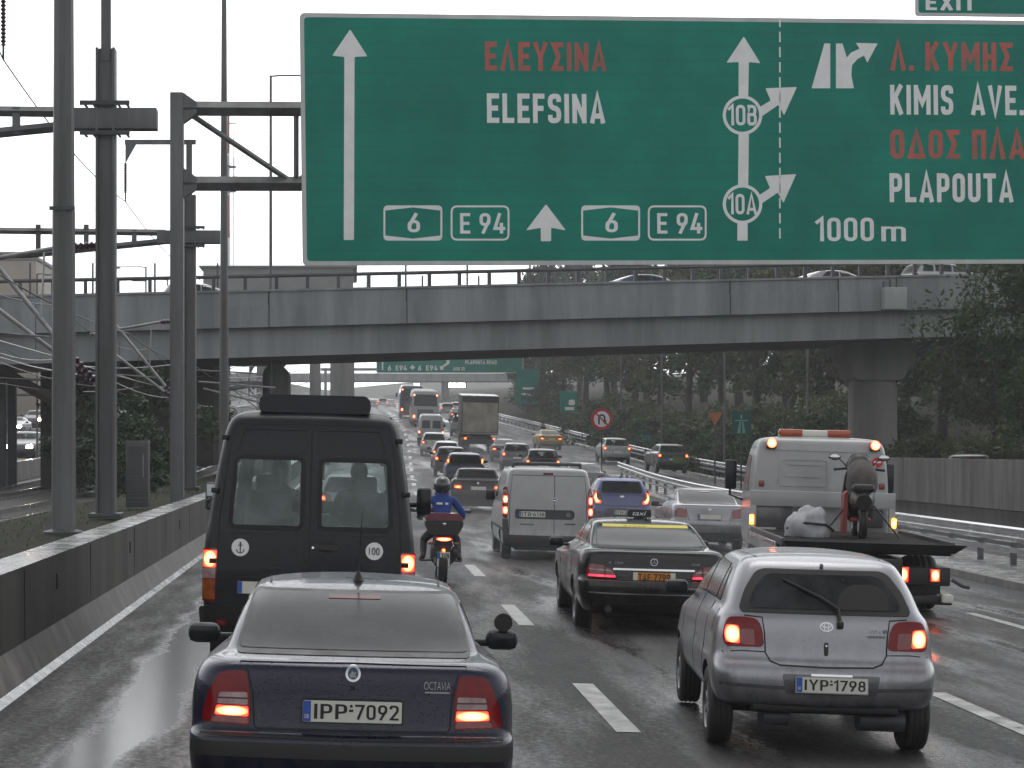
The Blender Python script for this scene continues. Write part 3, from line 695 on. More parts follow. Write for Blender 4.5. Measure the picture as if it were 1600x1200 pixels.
for px, w_ in ((714, 3.6),):
    c = at(px, 602, 405); under(MB().box((c.x, c.y + .3, c.z), (w_ + .5, .4, 1.3), 0, .05).build('casing', M['black']), ld)
    lm = MB()
    for k in range(4): lm.box((c.x - w_ / 2 + (k + .5) * w_ / 4, c.y + .07, c.z), (w_ / 4 * .86, .08, .95))
    under(lm.build('lit_panel', M['ledboard']), ld)
ld2 = thing('message_board', 'small bright lit board above the far buses', 'sign', tuple(at(651, 602, 395)))
c = at(651, 602, 395); under(MB().box((c.x, c.y + .3, c.z), (1.6, .4, 1.1), 0, .05).build('casing', M['black']), ld2); under(MB().box((c.x, c.y + .07, c.z), (1.2, .08, .8)).build('lit_panel', M['ledboard']), ld2)
gp = MB(); gp.box((15, 405.6, 17.9), (44, .5, .6)); gp.box((-6, 405.6, 13), (.6, .5, 10)); gp.box((37, 405.6, 13), (.6, .5, 10))
tag(gp.build('far_gantry', M['steel']), 'distant steel gantry carrying the lit message boards', 'gantry')
pb = thing('pale_building', 'plain pale beige building beyond the overpass at the far left', 'building', tuple(at(20, 560, 190)))
a = at(54, 405, 190); under(MB().box((a.x - 9, 200, a.z / 2), (18, 18, a.z), 0, .1).build('wall', M['building']), pb)
under(MB().box((a.x - 9, 200, a.z + .2), (18.3, 18.3, .38), 0, .05).build('roof', M['building_grey']), pb)
wn = MB()

# ------------------------------------------------------------------ the big direction sign and its gantry
YS0 = 39.8; ALF = math.atan2(1.6, 15.4); ROLL = math.atan2(.19, 15.4)
X0 = xat(473, YS0); OZ = EYE + (693 - 415) / 3000 * YS0
def suv(px, py, yoff=YS0, x0=X0, oz=OZ, alf=ALF, roll=ROLL):
    """picture point -> coordinates on the sign board, metres from its lower left corner"""
    k = (px - 553) / 3000; t = (k * yoff - x0) / (math.cos(alf) - k * math.sin(alf)); Y = yoff + t * math.sin(alf)
    z = EYE - (py - 693) / 3000 * Y - oz
    return (t * math.cos(roll) + z * math.sin(roll), z * math.cos(roll) - t * math.sin(roll))
def pp(pts): return [suv(*p) for p in pts]
sg = thing('direction_sign', 'huge green motorway direction sign to Elefsina and Kimis Avenue on a gantry', 'sign', (X0, YS0, OZ))
sg.rotation_euler = Matrix.Rotation(ALF, 3, 'Z').to_4x4().to_euler(); sg.rotation_euler = (Matrix.Rotation(ALF, 3, 'Z') @ Matrix.Rotation(-ROLL, 3, 'Y')).to_euler()
SW, SH = 18.4, 5.24
def signboard(par, W, H, x0=0., z0=0., fr=.09, rad=.12):
    bo = rp([(x0, z0), (x0 + W, z0), (x0 + W, z0 + H), (x0, z0 + H)], rad); bi = rp([(x0 + fr, z0 + fr), (x0 + W - fr, z0 + fr), (x0 + W - fr, z0 + H - fr), (x0 + fr, z0 + H - fr)], rad * .7)
    MB().prism(bo, 0, .05).build('back_panel', M['signback'], par)
    n = len(bo); f = MB(); f.add([(p[0], -.006, p[1]) for p in bo] + [(p[0], -.006, p[1]) for p in bi], [(i, (i + 1) % n, n + (i + 1) % n, n + i) for i in range(n)])
    f.add([(p[0], -.006, p[1]) for p in bo] + [(p[0], -.0005, p[1]) for p in bo], [(i, (i + 1) % n, n + (i + 1) % n, n + i) for i in range(n)])
    f.build('border', M['signframe'], par)
    MB().prism(bi, -.004, -.0005).build('green_face', M['signgreen'], par)
signboard(sg, SW, SH)
sm_ = MB(); 
for k in range(1, 17): sm_.box((SW / 2, -.0048, k * SH / 17), (SW - .24, .001, .006))
sm_.build('panel_seam', mat('seam_green', (.004, .06, .042), .5), sg)
def wr(s, x0, x1, y0, y1, m, bold=.022):
    a = suv(x0, y1); b = suv(x1, y0); sign_text(s, a[0], b[0], a[1], b[1], -.0042, .004, .175 if bold > .015 else .15).build('lettering', M[m], sg)
wr('ΕΛΕΥΣΙΝΑ', 758, 947, 67, 110, 'signred'); wr('ELEFSINA', 761, 945, 147, 192, 'white')
wr('Λ. ΚΥΜΗΣ', 1391, 1582, 67, 110, 'signred'); wr('KIMIS  AVE.', 1391, 1599, 134, 179, 'white')
wr('ΟΔΟΣ ΠΛΑΠΟΥΤΑ', 1391, 1742, 204, 248, 'signred'); wr('PLAPOUTA', 1390, 1583, 271, 316, 'white')
wr('1000', 1275, 1365, 340, 377, 'white', .012); wr('m', 1377, 1415, 354, 377, 'white', .012)
def sym(name, polys):
    mb = MB()
    for p in polys: mb.prism(pp(p), -.0082, -.0042)
    return mb.build(name, M['white'], sg)
sym('arrow', [rp([(537, 375), (553, 375), (554, 89), (574, 88), (547, 46), (519, 87), (538, 89)], 2)])
sym('arrow_stem', [[(1152, 376), (1168, 376), (1168, 346), (1152, 346)]]); sym('arrow_stem', [[(1153, 289), (1169, 289), (1170, 208), (1154, 208)]])
sym('arrow', [rp([(1154, 150), (1169, 150), (1170, 97), (1188, 99), (1162, 57), (1135, 98), (1154, 97)], 2)])
sym('exit_arrow', [rp([(1186, 168), (1204, 157), (1196, 138), (1245, 136), (1225, 180), (1216, 164), (1190, 182)], 2)])
sym('exit_arrow', [rp([(1186, 305), (1203, 294), (1195, 275), (1244, 272), (1224, 317), (1215, 301), (1190, 318)], 2)])
sym('lane_symbol', [[(1268, 138), (1297, 138), (1297, 68), (1288, 68)], [(1306, 138), (1334, 138), (1330, 118), (1331, 102), (1340, 92), (1350, 87), (1355, 98), (1371, 68), (1337, 67), (1343, 76), (1330, 82), (1323, 90), (1316, 68), (1306, 68)]])
sym('arrow', [rp([(845, 377), (861, 377), (861, 356), (884, 360), (853, 319), (822, 360), (845, 356)], 2)])
def ringm(name, cxp, cyp, r, t):
    n = 40; mb = MB(); o = pp([(cxp + r * math.cos(2 * math.pi * k / n), cyp + r * math.sin(2 * math.pi * k / n)) for k in range(n)]); i_ = pp([(cxp + (r - t) * math.cos(2 * math.pi * k / n), cyp + (r - t) * math.sin(2 * math.pi * k / n)) for k in range(n)])
    mb.add([(p[0], -.0084, p[1]) for p in o] + [(p[0], -.0084, p[1]) for p in i_], [(k, (k + 1) % n, n + (k + 1) % n, n + k) for k in range(n)]); mb.build(name, M['white'], sg)
    MB().prism(i_, -.0083, -.0043).build('exit_disc', M['signgreen'], sg)
for s_, y in (('10B', 180), ('10A', 319)):
    ringm('exit_ring', 1160, y, 31, 5)
    a = suv(1138, y + 16); b = suv(1182, y - 16); sign_text(s_, a[0], b[0], a[1], b[1], -.0084, .003, .15, gap=.1).build('lettering', M['white'], sg)
def frame_px(x0, x1, y0, y1, t, r, hexa):
    o = rp(pp([(x0, y1), (x1, y1), (x1, y0), (x0, y0)]), r); mb = MB()
    i_ = rp(pp([(x0 + t, y1 - t), (x1 - t, y1 - t), (x1 - t, y0 + t), (x0 + t, y0 + t)]), r * .7); n = len(o)
    mb.add([(p[0], -.0082, p[1]) for p in o] + [(p[0], -.0082, p[1]) for p in i_], [(k, (k + 1) % n, n + (k + 1) % n, n + k) for k in range(n)])
    if hexa:
        m_ = (x0 + x1) / 2
        mb.prism(pp([(x0 + t, y0 + t), (x0 + t, y0 + 8), (m_, y0 + t), ]), -.0082, -.0042); mb.prism(pp([(x1 - t, y0 + t), (m_, y0 + t), (x1 - t, y0 + 8)]), -.0082, -.0042)
        mb.prism(pp([(x0 + t, y1 - t), (m_, y1 - t), (x0 + t, y1 - 8)]), -.0082, -.0042); mb.prism(pp([(x1 - t, y1 - t), (x1 - t, y1 - 8), (m_, y1 - t)]), -.0082, -.0042)
    mb.build('route_frame', M['white'], sg)
for x0 in (599, 908):
    frame_px(x0, x0 + 92, 321, 376, 3, .1, True); wr('6', x0 + 38, x0 + 57, 333, 363, 'white', .012)
for x0 in (704, 1012):
    frame_px(x0, x0 + 92, 321, 376, 3, .14, False); wr('E 94', x0 + 15, x0 + 85, 333, 365, 'white', .008)
dv = MB()
for k in range(15): a = suv(1218.5, 372 - k * 23.6); dv.box((a[0], -.0062, a[1] + .1), (.035, .004, .22))
dv.build('dashed_divider', M['white'], sg)
eb = thing('exit_sign', 'small green exit number plate standing on top of the big direction sign', 'sign', sg.location)
eb.rotation_euler = sg.rotation_euler
a = suv(1431, 25); signboard(eb, 4.3, 1.15, a[0], a[1] + .01, .06, .08)
for ln, z0, z1 in (('ΕΞΟΔΟΣ', .62, .95), ('EXIT', .13, .46)):
    m_ = 'signred' if ln != 'EXIT' else 'white'
    sign_text(ln, a[0] + .22, a[0] + (1.85 if ln != 'EXIT' else 1.33), a[1] + z0, a[1] + z1, -.0045, .004).build('lettering', M[m_], eb)
gt = thing('sign_gantry', 'grey steel truss gantry on a post left of the big direction sign', 'gantry', (-3.75, 40.2, 1.0))
def gput(o): return under(o, gt)
gput(MB().box((-3.72, 40.4, 5.3), (.28, .28, 8.65), 0, .02).build('post', M['steel'])); gput(MB().box((19.8, 42.2, 5.0), (.32, .32, 9.8), 0, .02).build('post', M['steel']))
ga = lambda x: 40.4 + (x + 3.7) * .0766
for z in (9.30, 7.72):
    gput(MB().tube([(-3.6, ga(-3.6), z), (19.8, ga(19.8), z + .2)], .155, 4, smooth=False).build('chord', M['steel']))
for k in range(10):
    xa = -3.5 + k * 2.3; up = k % 2 == 0
    gput(MB().tube([(xa, ga(xa), 9.22 if up else 7.8), (xa + 2.15, ga(xa + 2.15), 7.8 if up else 9.22)], .06, 4).build('diagonal', M['steel']))
    gput(MB().tube([(xa + 2.28, ga(xa + 2.28), 7.8), (xa + 2.28, ga(xa + 2.28), 9.22)], .055, 4).build('upright', M['steel_dark']))
for z in (9.3, 7.72): gput(MB().prism([(-3.58, z - .32), (-3.3, z - .12), (-3.3, z + .12), (-3.58, z + .32)], 40.3, 40.5).build('gusset', M['steel']))
for k in range(8): gput(MB().box((-.2 + k * 2.5, ga(-.2 + k * 2.5) - .25, 8.4), (.1, .24, 4.6)).build('sign_bracket', M['steel']))

# second sign far beyond the overpass
YF = 214.; FS = 3000 / YF
fs = thing('far_direction_sign', 'distant green direction sign for Plapouta road half hidden behind the overpass', 'sign', tuple(at(588, 583, YF)))
FW, FH = 16.4, 5.2
signboard(fs, FW, FH)
fu = lambda px, py: ((px - 588) / FS, (583 - py) / FS)
def fwr(s, x0, x1, y0, y1, m='white', b=.03): a = fu(x0, y1); c = fu(x1, y0); sign_text(s, a[0], c[0], a[1], c[1], -.005, .004).build('lettering', M[m], fs)
fwr('PLAPOUTA ROAD', 727, 776, 563, 569); fwr('600 m', 708, 726, 573.5, 579)
fwr('6  E94', 606, 636, 571, 579, 'white', .0); fwr('6  E94', 653, 684, 571, 579, 'white', .0)
mb = MB(); mb.prism([fu(*p) for p in [(596.2, 578), (599, 578), (599, 540), (602, 540), (597.6, 528), (593, 540), (596.2, 540)]], -.009, -.005); mb.prism([fu(*p) for p in [(643, 578), (646, 578), (646, 575), (649.5, 575.5), (644.5, 569.5), (639.5, 575.5), (643, 575)]], -.009, -.005)
mb.prism([fu(*p) for p in [(688, 578), (692, 578), (693, 574), (698, 571), (702, 568), (703, 563), (697, 563), (698, 566), (692, 571), (687, 572)]], -.009, -.005); mb.build('arrow', M['white'], fs)
fg = MB(); fg.box((-1.4, 215, 9.5), (.5, .5, 12)); fg.box((20.6, 215, 9.5), (.5, .5, 12)); fg.box((9.5, 215, 13.2), (22, .3, .3)); fg.box((9.5, 215, 15.1), (22, .3, .3))
tag(fg.build('far_sign_gantry', M['steel']), 'distant steel gantry behind the far green sign', 'gantry')

# low hills closing the view beyond the far overpass
hm = MB(); xs = frange(-1400, 1400, 70); vs = []
for x in xs:
    h = 46 + 16 * noise.noise(Vector((x * .004, 0, 0))) + 7 * noise.noise(Vector((x * .013, 3, 0)))
    for y, z in ((1150, 20), (1350, 20 + (h - 20) * .6), (1500, h), (1900, 10)): vs.append((x, y, z))
hm.add(vs, [(i * 4 + j, i * 4 + j + 1, i * 4 + j + 5, i * 4 + j + 4) for i in range(len(xs) - 1) for j in range(3)], 0, True)
tag(hm.build('hills', mat('hill_scrub', (.05, .055, .04), .9, col2=(.03, .035, .025), vs=.03)), kind='structure')

# ================================================================== RAILWAY MASTS, WIRES, LAMP POSTS
def catenary(label, x, y, base, top, upx, uptop, beam_z, beam_r, first=False, w_=.31, arm=None):
    r = thing('catenary_mast', label, 'mast', (x, y, base), group='railway catenary masts')
    h = top - base
    m = MB(); hw = w_ / 2   # H section: two flanges and a web
    m.box((-hw + .02, 0, h / 2), (.04, w_, h), 0, .005); m.box((hw - .02, 0, h / 2), (.04, w_, h), 0, .005); m.box((0, -w_ * .1, h / 2), (w_ - .085, .05, h)); m.build('post', M['steel'], r)
    MB().box((0, 0, .04), (w_ + .2, w_ + .2, .08), 0, .01).build('base_plate', M['steel_dark'], r)
    MB().box((upx, 0, (h + uptop - base) / 2 - .1), (.15, .15, uptop - top + .2)).build('upper_post', M['steel'], r)
    bz = beam_z - base
    b = MB(); b.box((beam_r - x - .8, 0, bz), (1.65, .3, .34), 0, .01); b.build('beam_end', M['steel'], r)
    MB().tube([(beam_r - x - 1.4, 0, bz + .12), (-14, 0, bz + .28)], .085, 4, smooth=False).build('top_boom', M['steel'], r)
    MB().tube([(beam_r - x - 1.4, 0, bz - .1), (-4.2, 0, bz - .46), (-14, 0, bz - .5)], .085, 4, smooth=False).build('bottom_boom', M['steel'], r)
    for k in range(9): MB().box((-1.45 - k * 1.25, 0, bz - .02), (.12, .1, .44 if k < 1 else .7)).build('boom_upright', M['steel'], r)
    for dz in (-.24, .24):
        bt = MB()
        for dx in (-.34, -.2, .2, .34): bt.tube([(dx, -.22, bz + dz), (dx, .22, bz + dz)], .022, 6); 
        bt.box((0, -.19, bz + dz), (.8, .05, .07)); bt.build('clamp', M['steel_dark'], r)
    # pull-off cantilever: insulated top tube, slanting tube, low tube
    lz = 3.22 - base; tz = 5.45 - base
    def ins(p, q, name='insulator'):
        p = Vector(p); q = Vector(q); n = 7; pts = []; rr = []
        for k in range(n * 2 + 1): pts.append(p.lerp(q, k / (n * 2))); rr.append(.035 if k % 2 else .075)
        return MB().tube(pts, rr, 8).build(name, M['insulator'], r)
    MB().tube([(-.75, 0, tz - .03), (-2.6, 0, tz - .36)], .036, 8).build('cantilever_tube', M['tube'], r); ins((-.15, 0, tz), (-.75, 0, tz - .04))
    MB().tube([(-.62, 0, lz + .5), (-1.9, 0, tz - .15), (-2.3, 0, tz + .32)], .038, 8).build('cantilever_tube', M['tube'], r); ins((-.15, 0, lz), (-.62, 0, lz + .52))
    MB().tube([(-.68, .25, lz + .38), (-2.5, .25, lz + 1.75)], .036, 8).build('cantilever_tube', M['tube'], r); ins((-.15, .2, lz - .02), (-.68, .25, lz + .38))
    st = MB(); st.tube([(-1.95, 0, tz - .3), (-2.15, 0, lz + 1.0)], .018, 6); st.tube([(-1.0, 0, tz - .08), (-1.05, 0, lz + 1.0)], .018, 6); st.tube([(-.9, 0, lz + .75), (-3.0, 0, lz + .92), (-3.4, 0, lz + .6)], .02, 6)
    st.build('steady_arm', M['tube'], r)
    # feeder arm and hanging insulator string
    a = uptop - base - .05
    MB().box((upx - .75, 0, a), (1.85, .1, .12)).build('feeder_arm', M['steel'], r); MB().prism([(upx - 1.66, a), (upx - 1.66, a - .55), (upx - 1.35, a)], -.04, .04).build('arm_bracket', M['steel'], r)
    hz = a - .55 if not arm else arm - base
    pts = []; rr = []
    for k in range(25): pts.append((upx - 1.66, 0, a - .55 - k * .032)); rr.append(.022 if k % 2 else .052)
    MB().tube(pts, rr, 8).build('insulator', M['insulator'], r); MB().tube([(upx - 1.66, 0, a - 1.32), (upx - 1.66, 0, a - 1.55)], .02, 6).build('wire_clamp', M['steel_dark'], r)
    return (x + upx - 1.66, y, base + a - 1.55)
w1 = catenary('nearest thick catenary mast with a long steel beam reaching left', -4.0, 31, 1.05, 8.62, .0, 10.05, 7.48, -3.2)
w2 = catenary('slimmer catenary mast beside the gantry post with a beam at sign height', -4.27, 50, 1.05, 8.72, -.02, 10.15, 7.62, -3.5)
w3 = catenary('small far catenary mast seen under the overpass between wires', -4.3 + cx(95), 96, 1.3, 5.6, 0., 6.2, 5.2, -3.9)
def sag(a, b, s, n=14): 
    a = Vector(a); b = Vector(b); return [a.lerp(b, k / n) - Vector((0, 0, s * 4 * (k / n) * (1 - k / n))) for k in range(n + 1)]
def wire(label, pts, r=.011): return tag(MB().tube(pts, r, 5).build('overhead_wire', M['wire']), label, 'wire', 'overhead wires of the railway')
wire('dark feeder wire slanting down past the masts against the sky', sag((-4.9, 14, 10.2), w1, .12) + sag(w1, w2, .25)[1:] + sag(w2, (-5.6, 72, 8.3), .3)[1:], .013)
def along(x, z, s, y0=22, y1=150, span=19):
    pts = []; y = y0
    while y < y1:
        for k in range(6):
            t = k / 6; yy = y + span * t; pts.append((x + TC(yy) + cx(yy), yy, z + zc(yy) - s * 4 * t * (1 - t)))
        y += span
    return pts
LW = ['lower contact wire over the nearer track', 'messenger wire sagging above the nearer track', 'lower contact wire over the farther track', 'messenger wire sagging above the farther track', 'thin return wire running along the masts', 'thin bright cable below the beams']
for k, (x, z, s, r) in enumerate(((-6.3, 4.1, .02, .014), (-6.25, 5.2, .35, .013), (-10.8, 4.1, .02, .014), (-10.8, 5.2, .35, .013), (-4.75, 4.6, .15, .012), (-5.3, 3.7, .18, .014))):
    o = wire('thin ' + LW[k] if not LW[k].startswith('thin') else LW[k], along(x, z, s), r)
    if k in (0, 2, 5): o.data.materials[0] = M['tube']
dr = MB()
for k in range(24):
    y = 24 + k * 4.7; x = -6.27 + TC(y) + cx(y); dr.tube([(x, y, 4.1 + zc(y)), (x, y, 5.0 + zc(y))], .008, 4)
tag(dr.build('wire_droppers', M['wire']), 'thin droppers hanging between the contact and messenger wires', 'wires', kind='stuff')
# far crossing registration tubes under the bridge
for k, (px, py, px2, py2, Y) in enumerate(((310, 596, 430, 606, 66), (318, 607, 420, 632, 62), (305, 578, 410, 584, 70))):
    tag(MB().tube([at(px, py, Y), at(px2, py2, Y)], .035, 6).build('registration_tube', M['tube']), ['middle of the three', 'lowest of the three', 'uppermost of the three'][k] + ' pale slanting tubes under the overpass behind the van roof', 'tube', 'pale tubes under the overpass')

for k, (px, py, px2, py2, Y) in enumerate(((128, 572, 290, 566, 58), (130, 612, 268, 592, 62), (186, 586, 300, 608, 60), (300, 588, 365, 574, 72), (308, 585, 470, 640, 75), (312, 560, 395, 572, 74), (350, 590, 470, 578, 80), (340, 622, 480, 598, 82), (130, 590, 260, 632, 64), (0, 566, 150, 604, 60), (0, 590, 130, 582, 66), (0, 552, 90, 560, 55))):
    tag(MB().tube(sag(at(px, py, Y), at(px2, py2, Y + 6), .12, 6), .017, 5).build('tangled_wire', M['tube']), 'thin pale wire in the tangle of wires under the overpass by the masts', 'wire', 'tangled wires under the overpass')
for k, (px, Y) in enumerate(((3, 74), (19, 76))):
    tag(MB().box((xat(px, Y), Y, 3.0), (.34, .34, 5.8), 0, .02).build('track_post', M['steel_dark']), ['dark square post at the left picture edge', 'dark square post just right of the edge post before the oncoming cars'][k], 'post', 'dark posts beyond the track')
# plain tapered column nearest the camera, tall lighting poles
mc = thing('steel_column', 'nearest grey tapered steel column standing on the wall at the far left', 'column', (-3.93, 26, 1.0))
MB().lathe([(.168, 0), (.166, .1), (.155, 4.4)], n=10, smooth=False).build('lower_tube', M['steel'], mc); MB().lathe([(.148, 4.4), (.128, 9.2), (.12, 13)], n=10, smooth=False).build('upper_tube', M['steel'], mc)
MB().lathe([(.0, .0), (.28, 0), (.28, .06), (.17, .09)], n=14).build('base_flange', M['steel_dark'], mc)
MB().box((.0, -.14, 4.42), (.34, .05, .05)).build('collar', M['steel_dark'], mc)
def lamp_post(label, x, y, base, top, r0, r1, arm, rise=0., armr=.04, group='lighting poles', head=True):
    p = thing('street_lamp', label, 'street lamp', (x, y, base), group=group)
    h = top - base
    MB().lathe([(r0 * 1.5, 0), (r0 * 1.5, .05), (r0, .06), (r1, h)], n=10).build('pole', M['steel'], p)
    MB().tube([(0, 0, h - .03), (arm * .15, 0, h + rise * .6), (arm, 0, h + rise)], armr, 6).build('arm', M['steel'], p)
    s = 1 if arm > 0 else -1
    if head: MB().box((arm + .3 * s, 0, h + rise - .03), (.75, .26, .12), 0, .05).build('lamp_head', M['signback'], p)
    return p
lamp_post('thick tapering grey lighting pole between the gantry post and the big sign', -3.72, 55, 1.0, 17.5, .145, .06, 1.6)
lamp_post('thin lighting pole with a right-angle arm behind the truss of the sign gantry', -2.92 - .2, 72, .4, 16.05, .075, .05, 2.4, 0, .035)
for k, (px, pt, pa, Y) in enumerate(((228, 417, 185, 92), (262, 437, 226, 100), (58, 428, 71, 96))):
    b = at(px, 470, Y); t = at(px, pt, Y)
    lamp_post(['lamp post with arm to the left seen above the overpass between two masts', 'lower lamp post with long arm just right of a taller one above the overpass', 'small lamp post before the pale building above the overpass'][k], b.x, Y, gz(b.x, Y), t.z, .05, .04, xat(pa, Y) - b.x, 0, .03)
def bridge_t(px, d):
    a, b = -1.2, 1.6
    for _ in range(40):
        m = (a + b) / 2; q = bp(m, d, 0)
        if q[0] * 3000 / q[1] + 553 < px: a = m
        else: b = m
    return a
def rail_pole(px, pt, label, group):
    q = bp(bridge_t(px, 9.75), 9.75, 2.44); z1 = EYE - (pt - 693) / 3000 * q[1]
    tag(MB().lathe([(.045, q[2]), (.04, z1)], c=(q[0], q[1], 0), n=8).build('thin_pole', M['steel_dark']), label, 'pole', group)
for k, px in enumerate((47, 145, 242, 340)): rail_pole(px, 411, ['leftmost', 'second from the left', 'third from the left', 'fourth from the left'][k] + ' of the thin poles rising behind the bridge railing', 'thin poles behind the bridge railing')
for k, px in enumerate((574, 634, 660, 730, 748, 828)): rail_pole(px, 404 if k in (1, 3, 5) else 431, ['first', 'second', 'third', 'fourth', 'fifth', 'sixth'][k] + ' thin pole from the left below the big sign behind the railing', 'thin poles behind the bridge railing')
for k, (px, py0, py1, Y) in enumerate(((970, 560, 650, 150), (1034, 553, 672, 118), (1132, 555, 700, 108), (1262, 548, 690, 98))):
    b = at(px, py1, Y); t = at(px, py0 - 60, Y)
    lamp_post(['farthest', 'second farthest', 'second nearest', 'nearest'][k] + ' of the thin lighting poles before the dark trees', b.x, Y, gz(b.x, Y), t.z, .07, .05, -1.8, .3, .03, group='lighting poles before the trees')
# red and white radio mast
tm = thing('radio_mast', 'slender red and white radio mast with platforms far behind the gantry', 'mast', (-19.6, 300, 8)); K = 10.
for k in range(7): MB().lathe([(.33 - .02 * k, k * 6.6), (.31 - .02 * k, k * 6.6 + 6.6)], n=8).build('mast_section', [M['redplastic'], M['white']][k % 2], tm)
for z in (35.5, 37.4, 33.6): MB().lathe([(.3, z), (1.25, z), (1.25, z + .14), (.3, z + .14)], n=12, smooth=False).build('platform', M['steel_dark'], tm)
gm = MB()
for a in range(8): gm.tube([(1.2 * math.cos(a * .785), 1.2 * math.sin(a * .785), 33.6), (1.2 * math.cos(a * .785), 1.2 * math.sin(a * .785), 39)], .05, 4)
gm.build('platform_guard', M['steel_dark'], tm); MB().tube([(.8, 0, 14), (.8, 0, 43)], .06, 4).build('ladder', M['steel_dark'], tm); MB().tube([(-.6, 0, 44.3), (1.2, 0, 44.3)], .1, 4).build('antenna', M['steel_dark'], tm)

# ------------------------------------------------------------------ small road signs
def sign_post(name, label, x, y, z0, z1, r=.04):
    s = thing(name, label, 'sign', (x, y, z0)); MB().lathe([(r, 0), (r, z1 - z0)], n=10).build('post', M['steel_dark'], s); return s
Y = 95; c = at(940, 655, Y); s = sign_post('no_u_turn_sign', 'round red-bordered no U-turn sign on a post at the gore nose', c.x, Y, zr(c.x, Y) - .1, c.z)
h = c.z - s.location.z; r = .53
MB().lathe([(0, -.06), (r, -.06), (r, -.03), (0, -.03)], 'Y', (0, 0, h), 36, smooth=False).build('sign_plate', mat('sign_red', (.50, .015, .03), .4, var=.15), s)
MB().lathe([(0, -.066), (r * .74, -.066), (r * .74, -.06), (0, -.06)], 'Y', (0, 0, h), 36, smooth=False).build('white_disc', M['white'], s)
u = ribbon([(-.14, h - .26), (-.14, h + .06)] + [(-.14 + .14 * (1 - math.cos(a)), h + .06 + .15 * math.sin(a)) for a in [k * math.pi / 8 for k in range(1, 8)]] + [(.14, h + .06), (.14, h - .06)], .085)
mu = MB().prism(u, -.071, -.066); mu.prism([(.02, h - .06), (.26, h - .06), (.14, h - .25)], -.071, -.066); mu.build('u_turn_arrow', M['ink'], s)
MB().prism(ribbon([(-.28, h + .28), (.28, h - .28)], .075), -.076, -.0715).build('red_bar', MATS['sign_red'], s)
Y = 97; c = at(1117, 654, Y); s = sign_post('give_way_sign', 'small faded orange triangular sign point down before the dark bank', c.x, Y, gz(c.x, Y) - .2, c.z); h = c.z - s.location.z
MB().prism(rp([(-.38, h + .3), (.38, h + .3), (0, h - .36)], .05), -.06, -.04).build('sign_plate', M['signorange'], s)
Y = 92; c = at(1158, 661, Y); s = sign_post('motorway_sign', 'small green motorway symbol sign right of the orange triangle', c.x, Y, gz(c.x, Y) - .2, c.z); h = c.z - s.location.z
MB().prism(rp(rect(0, h, .95, 1.1), .05), -.06, -.04).build('sign_plate', mat('sign_green_light', (.01, .13, .11), .4, var=.2), s)
mm = MB(); mm.prism([(-.2, h - .48), (-.05, h - .48), (-.02, h + .06), (-.09, h + .06)], -.066, -.06); mm.prism([(.2, h - .48), (.05, h - .48), (.02, h + .06), (.09, h + .06)], -.066, -.06)
mm.prism(rect(0, h + .12, .62, .06), -.066, -.06); mm.prism(rect(0, h + .3, .09, .2), -.066, -.06); mm.build('motorway_symbol', mat('sign_pale_green', (.25, .5, .45), .45, var=.1), s)
Y = 172; c = at(888, 628, Y); s = sign_post('guide_sign', 'small green guide sign with pale marks before the trees', c.x, Y, gz(c.x, Y) - .2, c.z - .6, .07); h = c.z - s.location.z
MB().prism(rp(rect(0, h, 1.5, 1.9), .06), -.1, -.05).build('sign_plate', M['signgreen'], s)
mm = MB(); mm.prism(rp(rect(.3, h - .05, .55, .5), .15), -.106, -.1); mm.prism(rect(.1, h - .6, .8, .28), -.106, -.1); mm.build('sign_mark', M['white'], s)
Y = 128; c = at(1010, 684, Y); s = sign_post('exit_marker', 'tiny green marker plate behind the far guardrail', c.x, Y, gz(c.x, Y) - .1, c.z); h = c.z - s.location.z
MB().prism(rect(0, h, .62, .36), -.05, -.03).build('sign_plate', MATS['sign_green_light'], s)
Y = 200; c = at(815, 604, Y); s = sign_post('guide_sign', 'tall green guide sign right of the distant truck', c.x + .6, Y, gz(c.x, Y) - .2, c.z + 1.6, .1); h = c.z - s.location.z
MB().prism(rp(rect(0, h, 2.4, 3.6), .08), -.16, -.1).build('sign_plate', M['signgreen'], s)
mm = MB(); mm.prism(rect(.1, h - .2, 1.2, .22), -.166, -.16); mm.prism(rect(.1, h - .8, 1.4, .22), -.166, -.16); mm.build('sign_mark', M['white'], s)

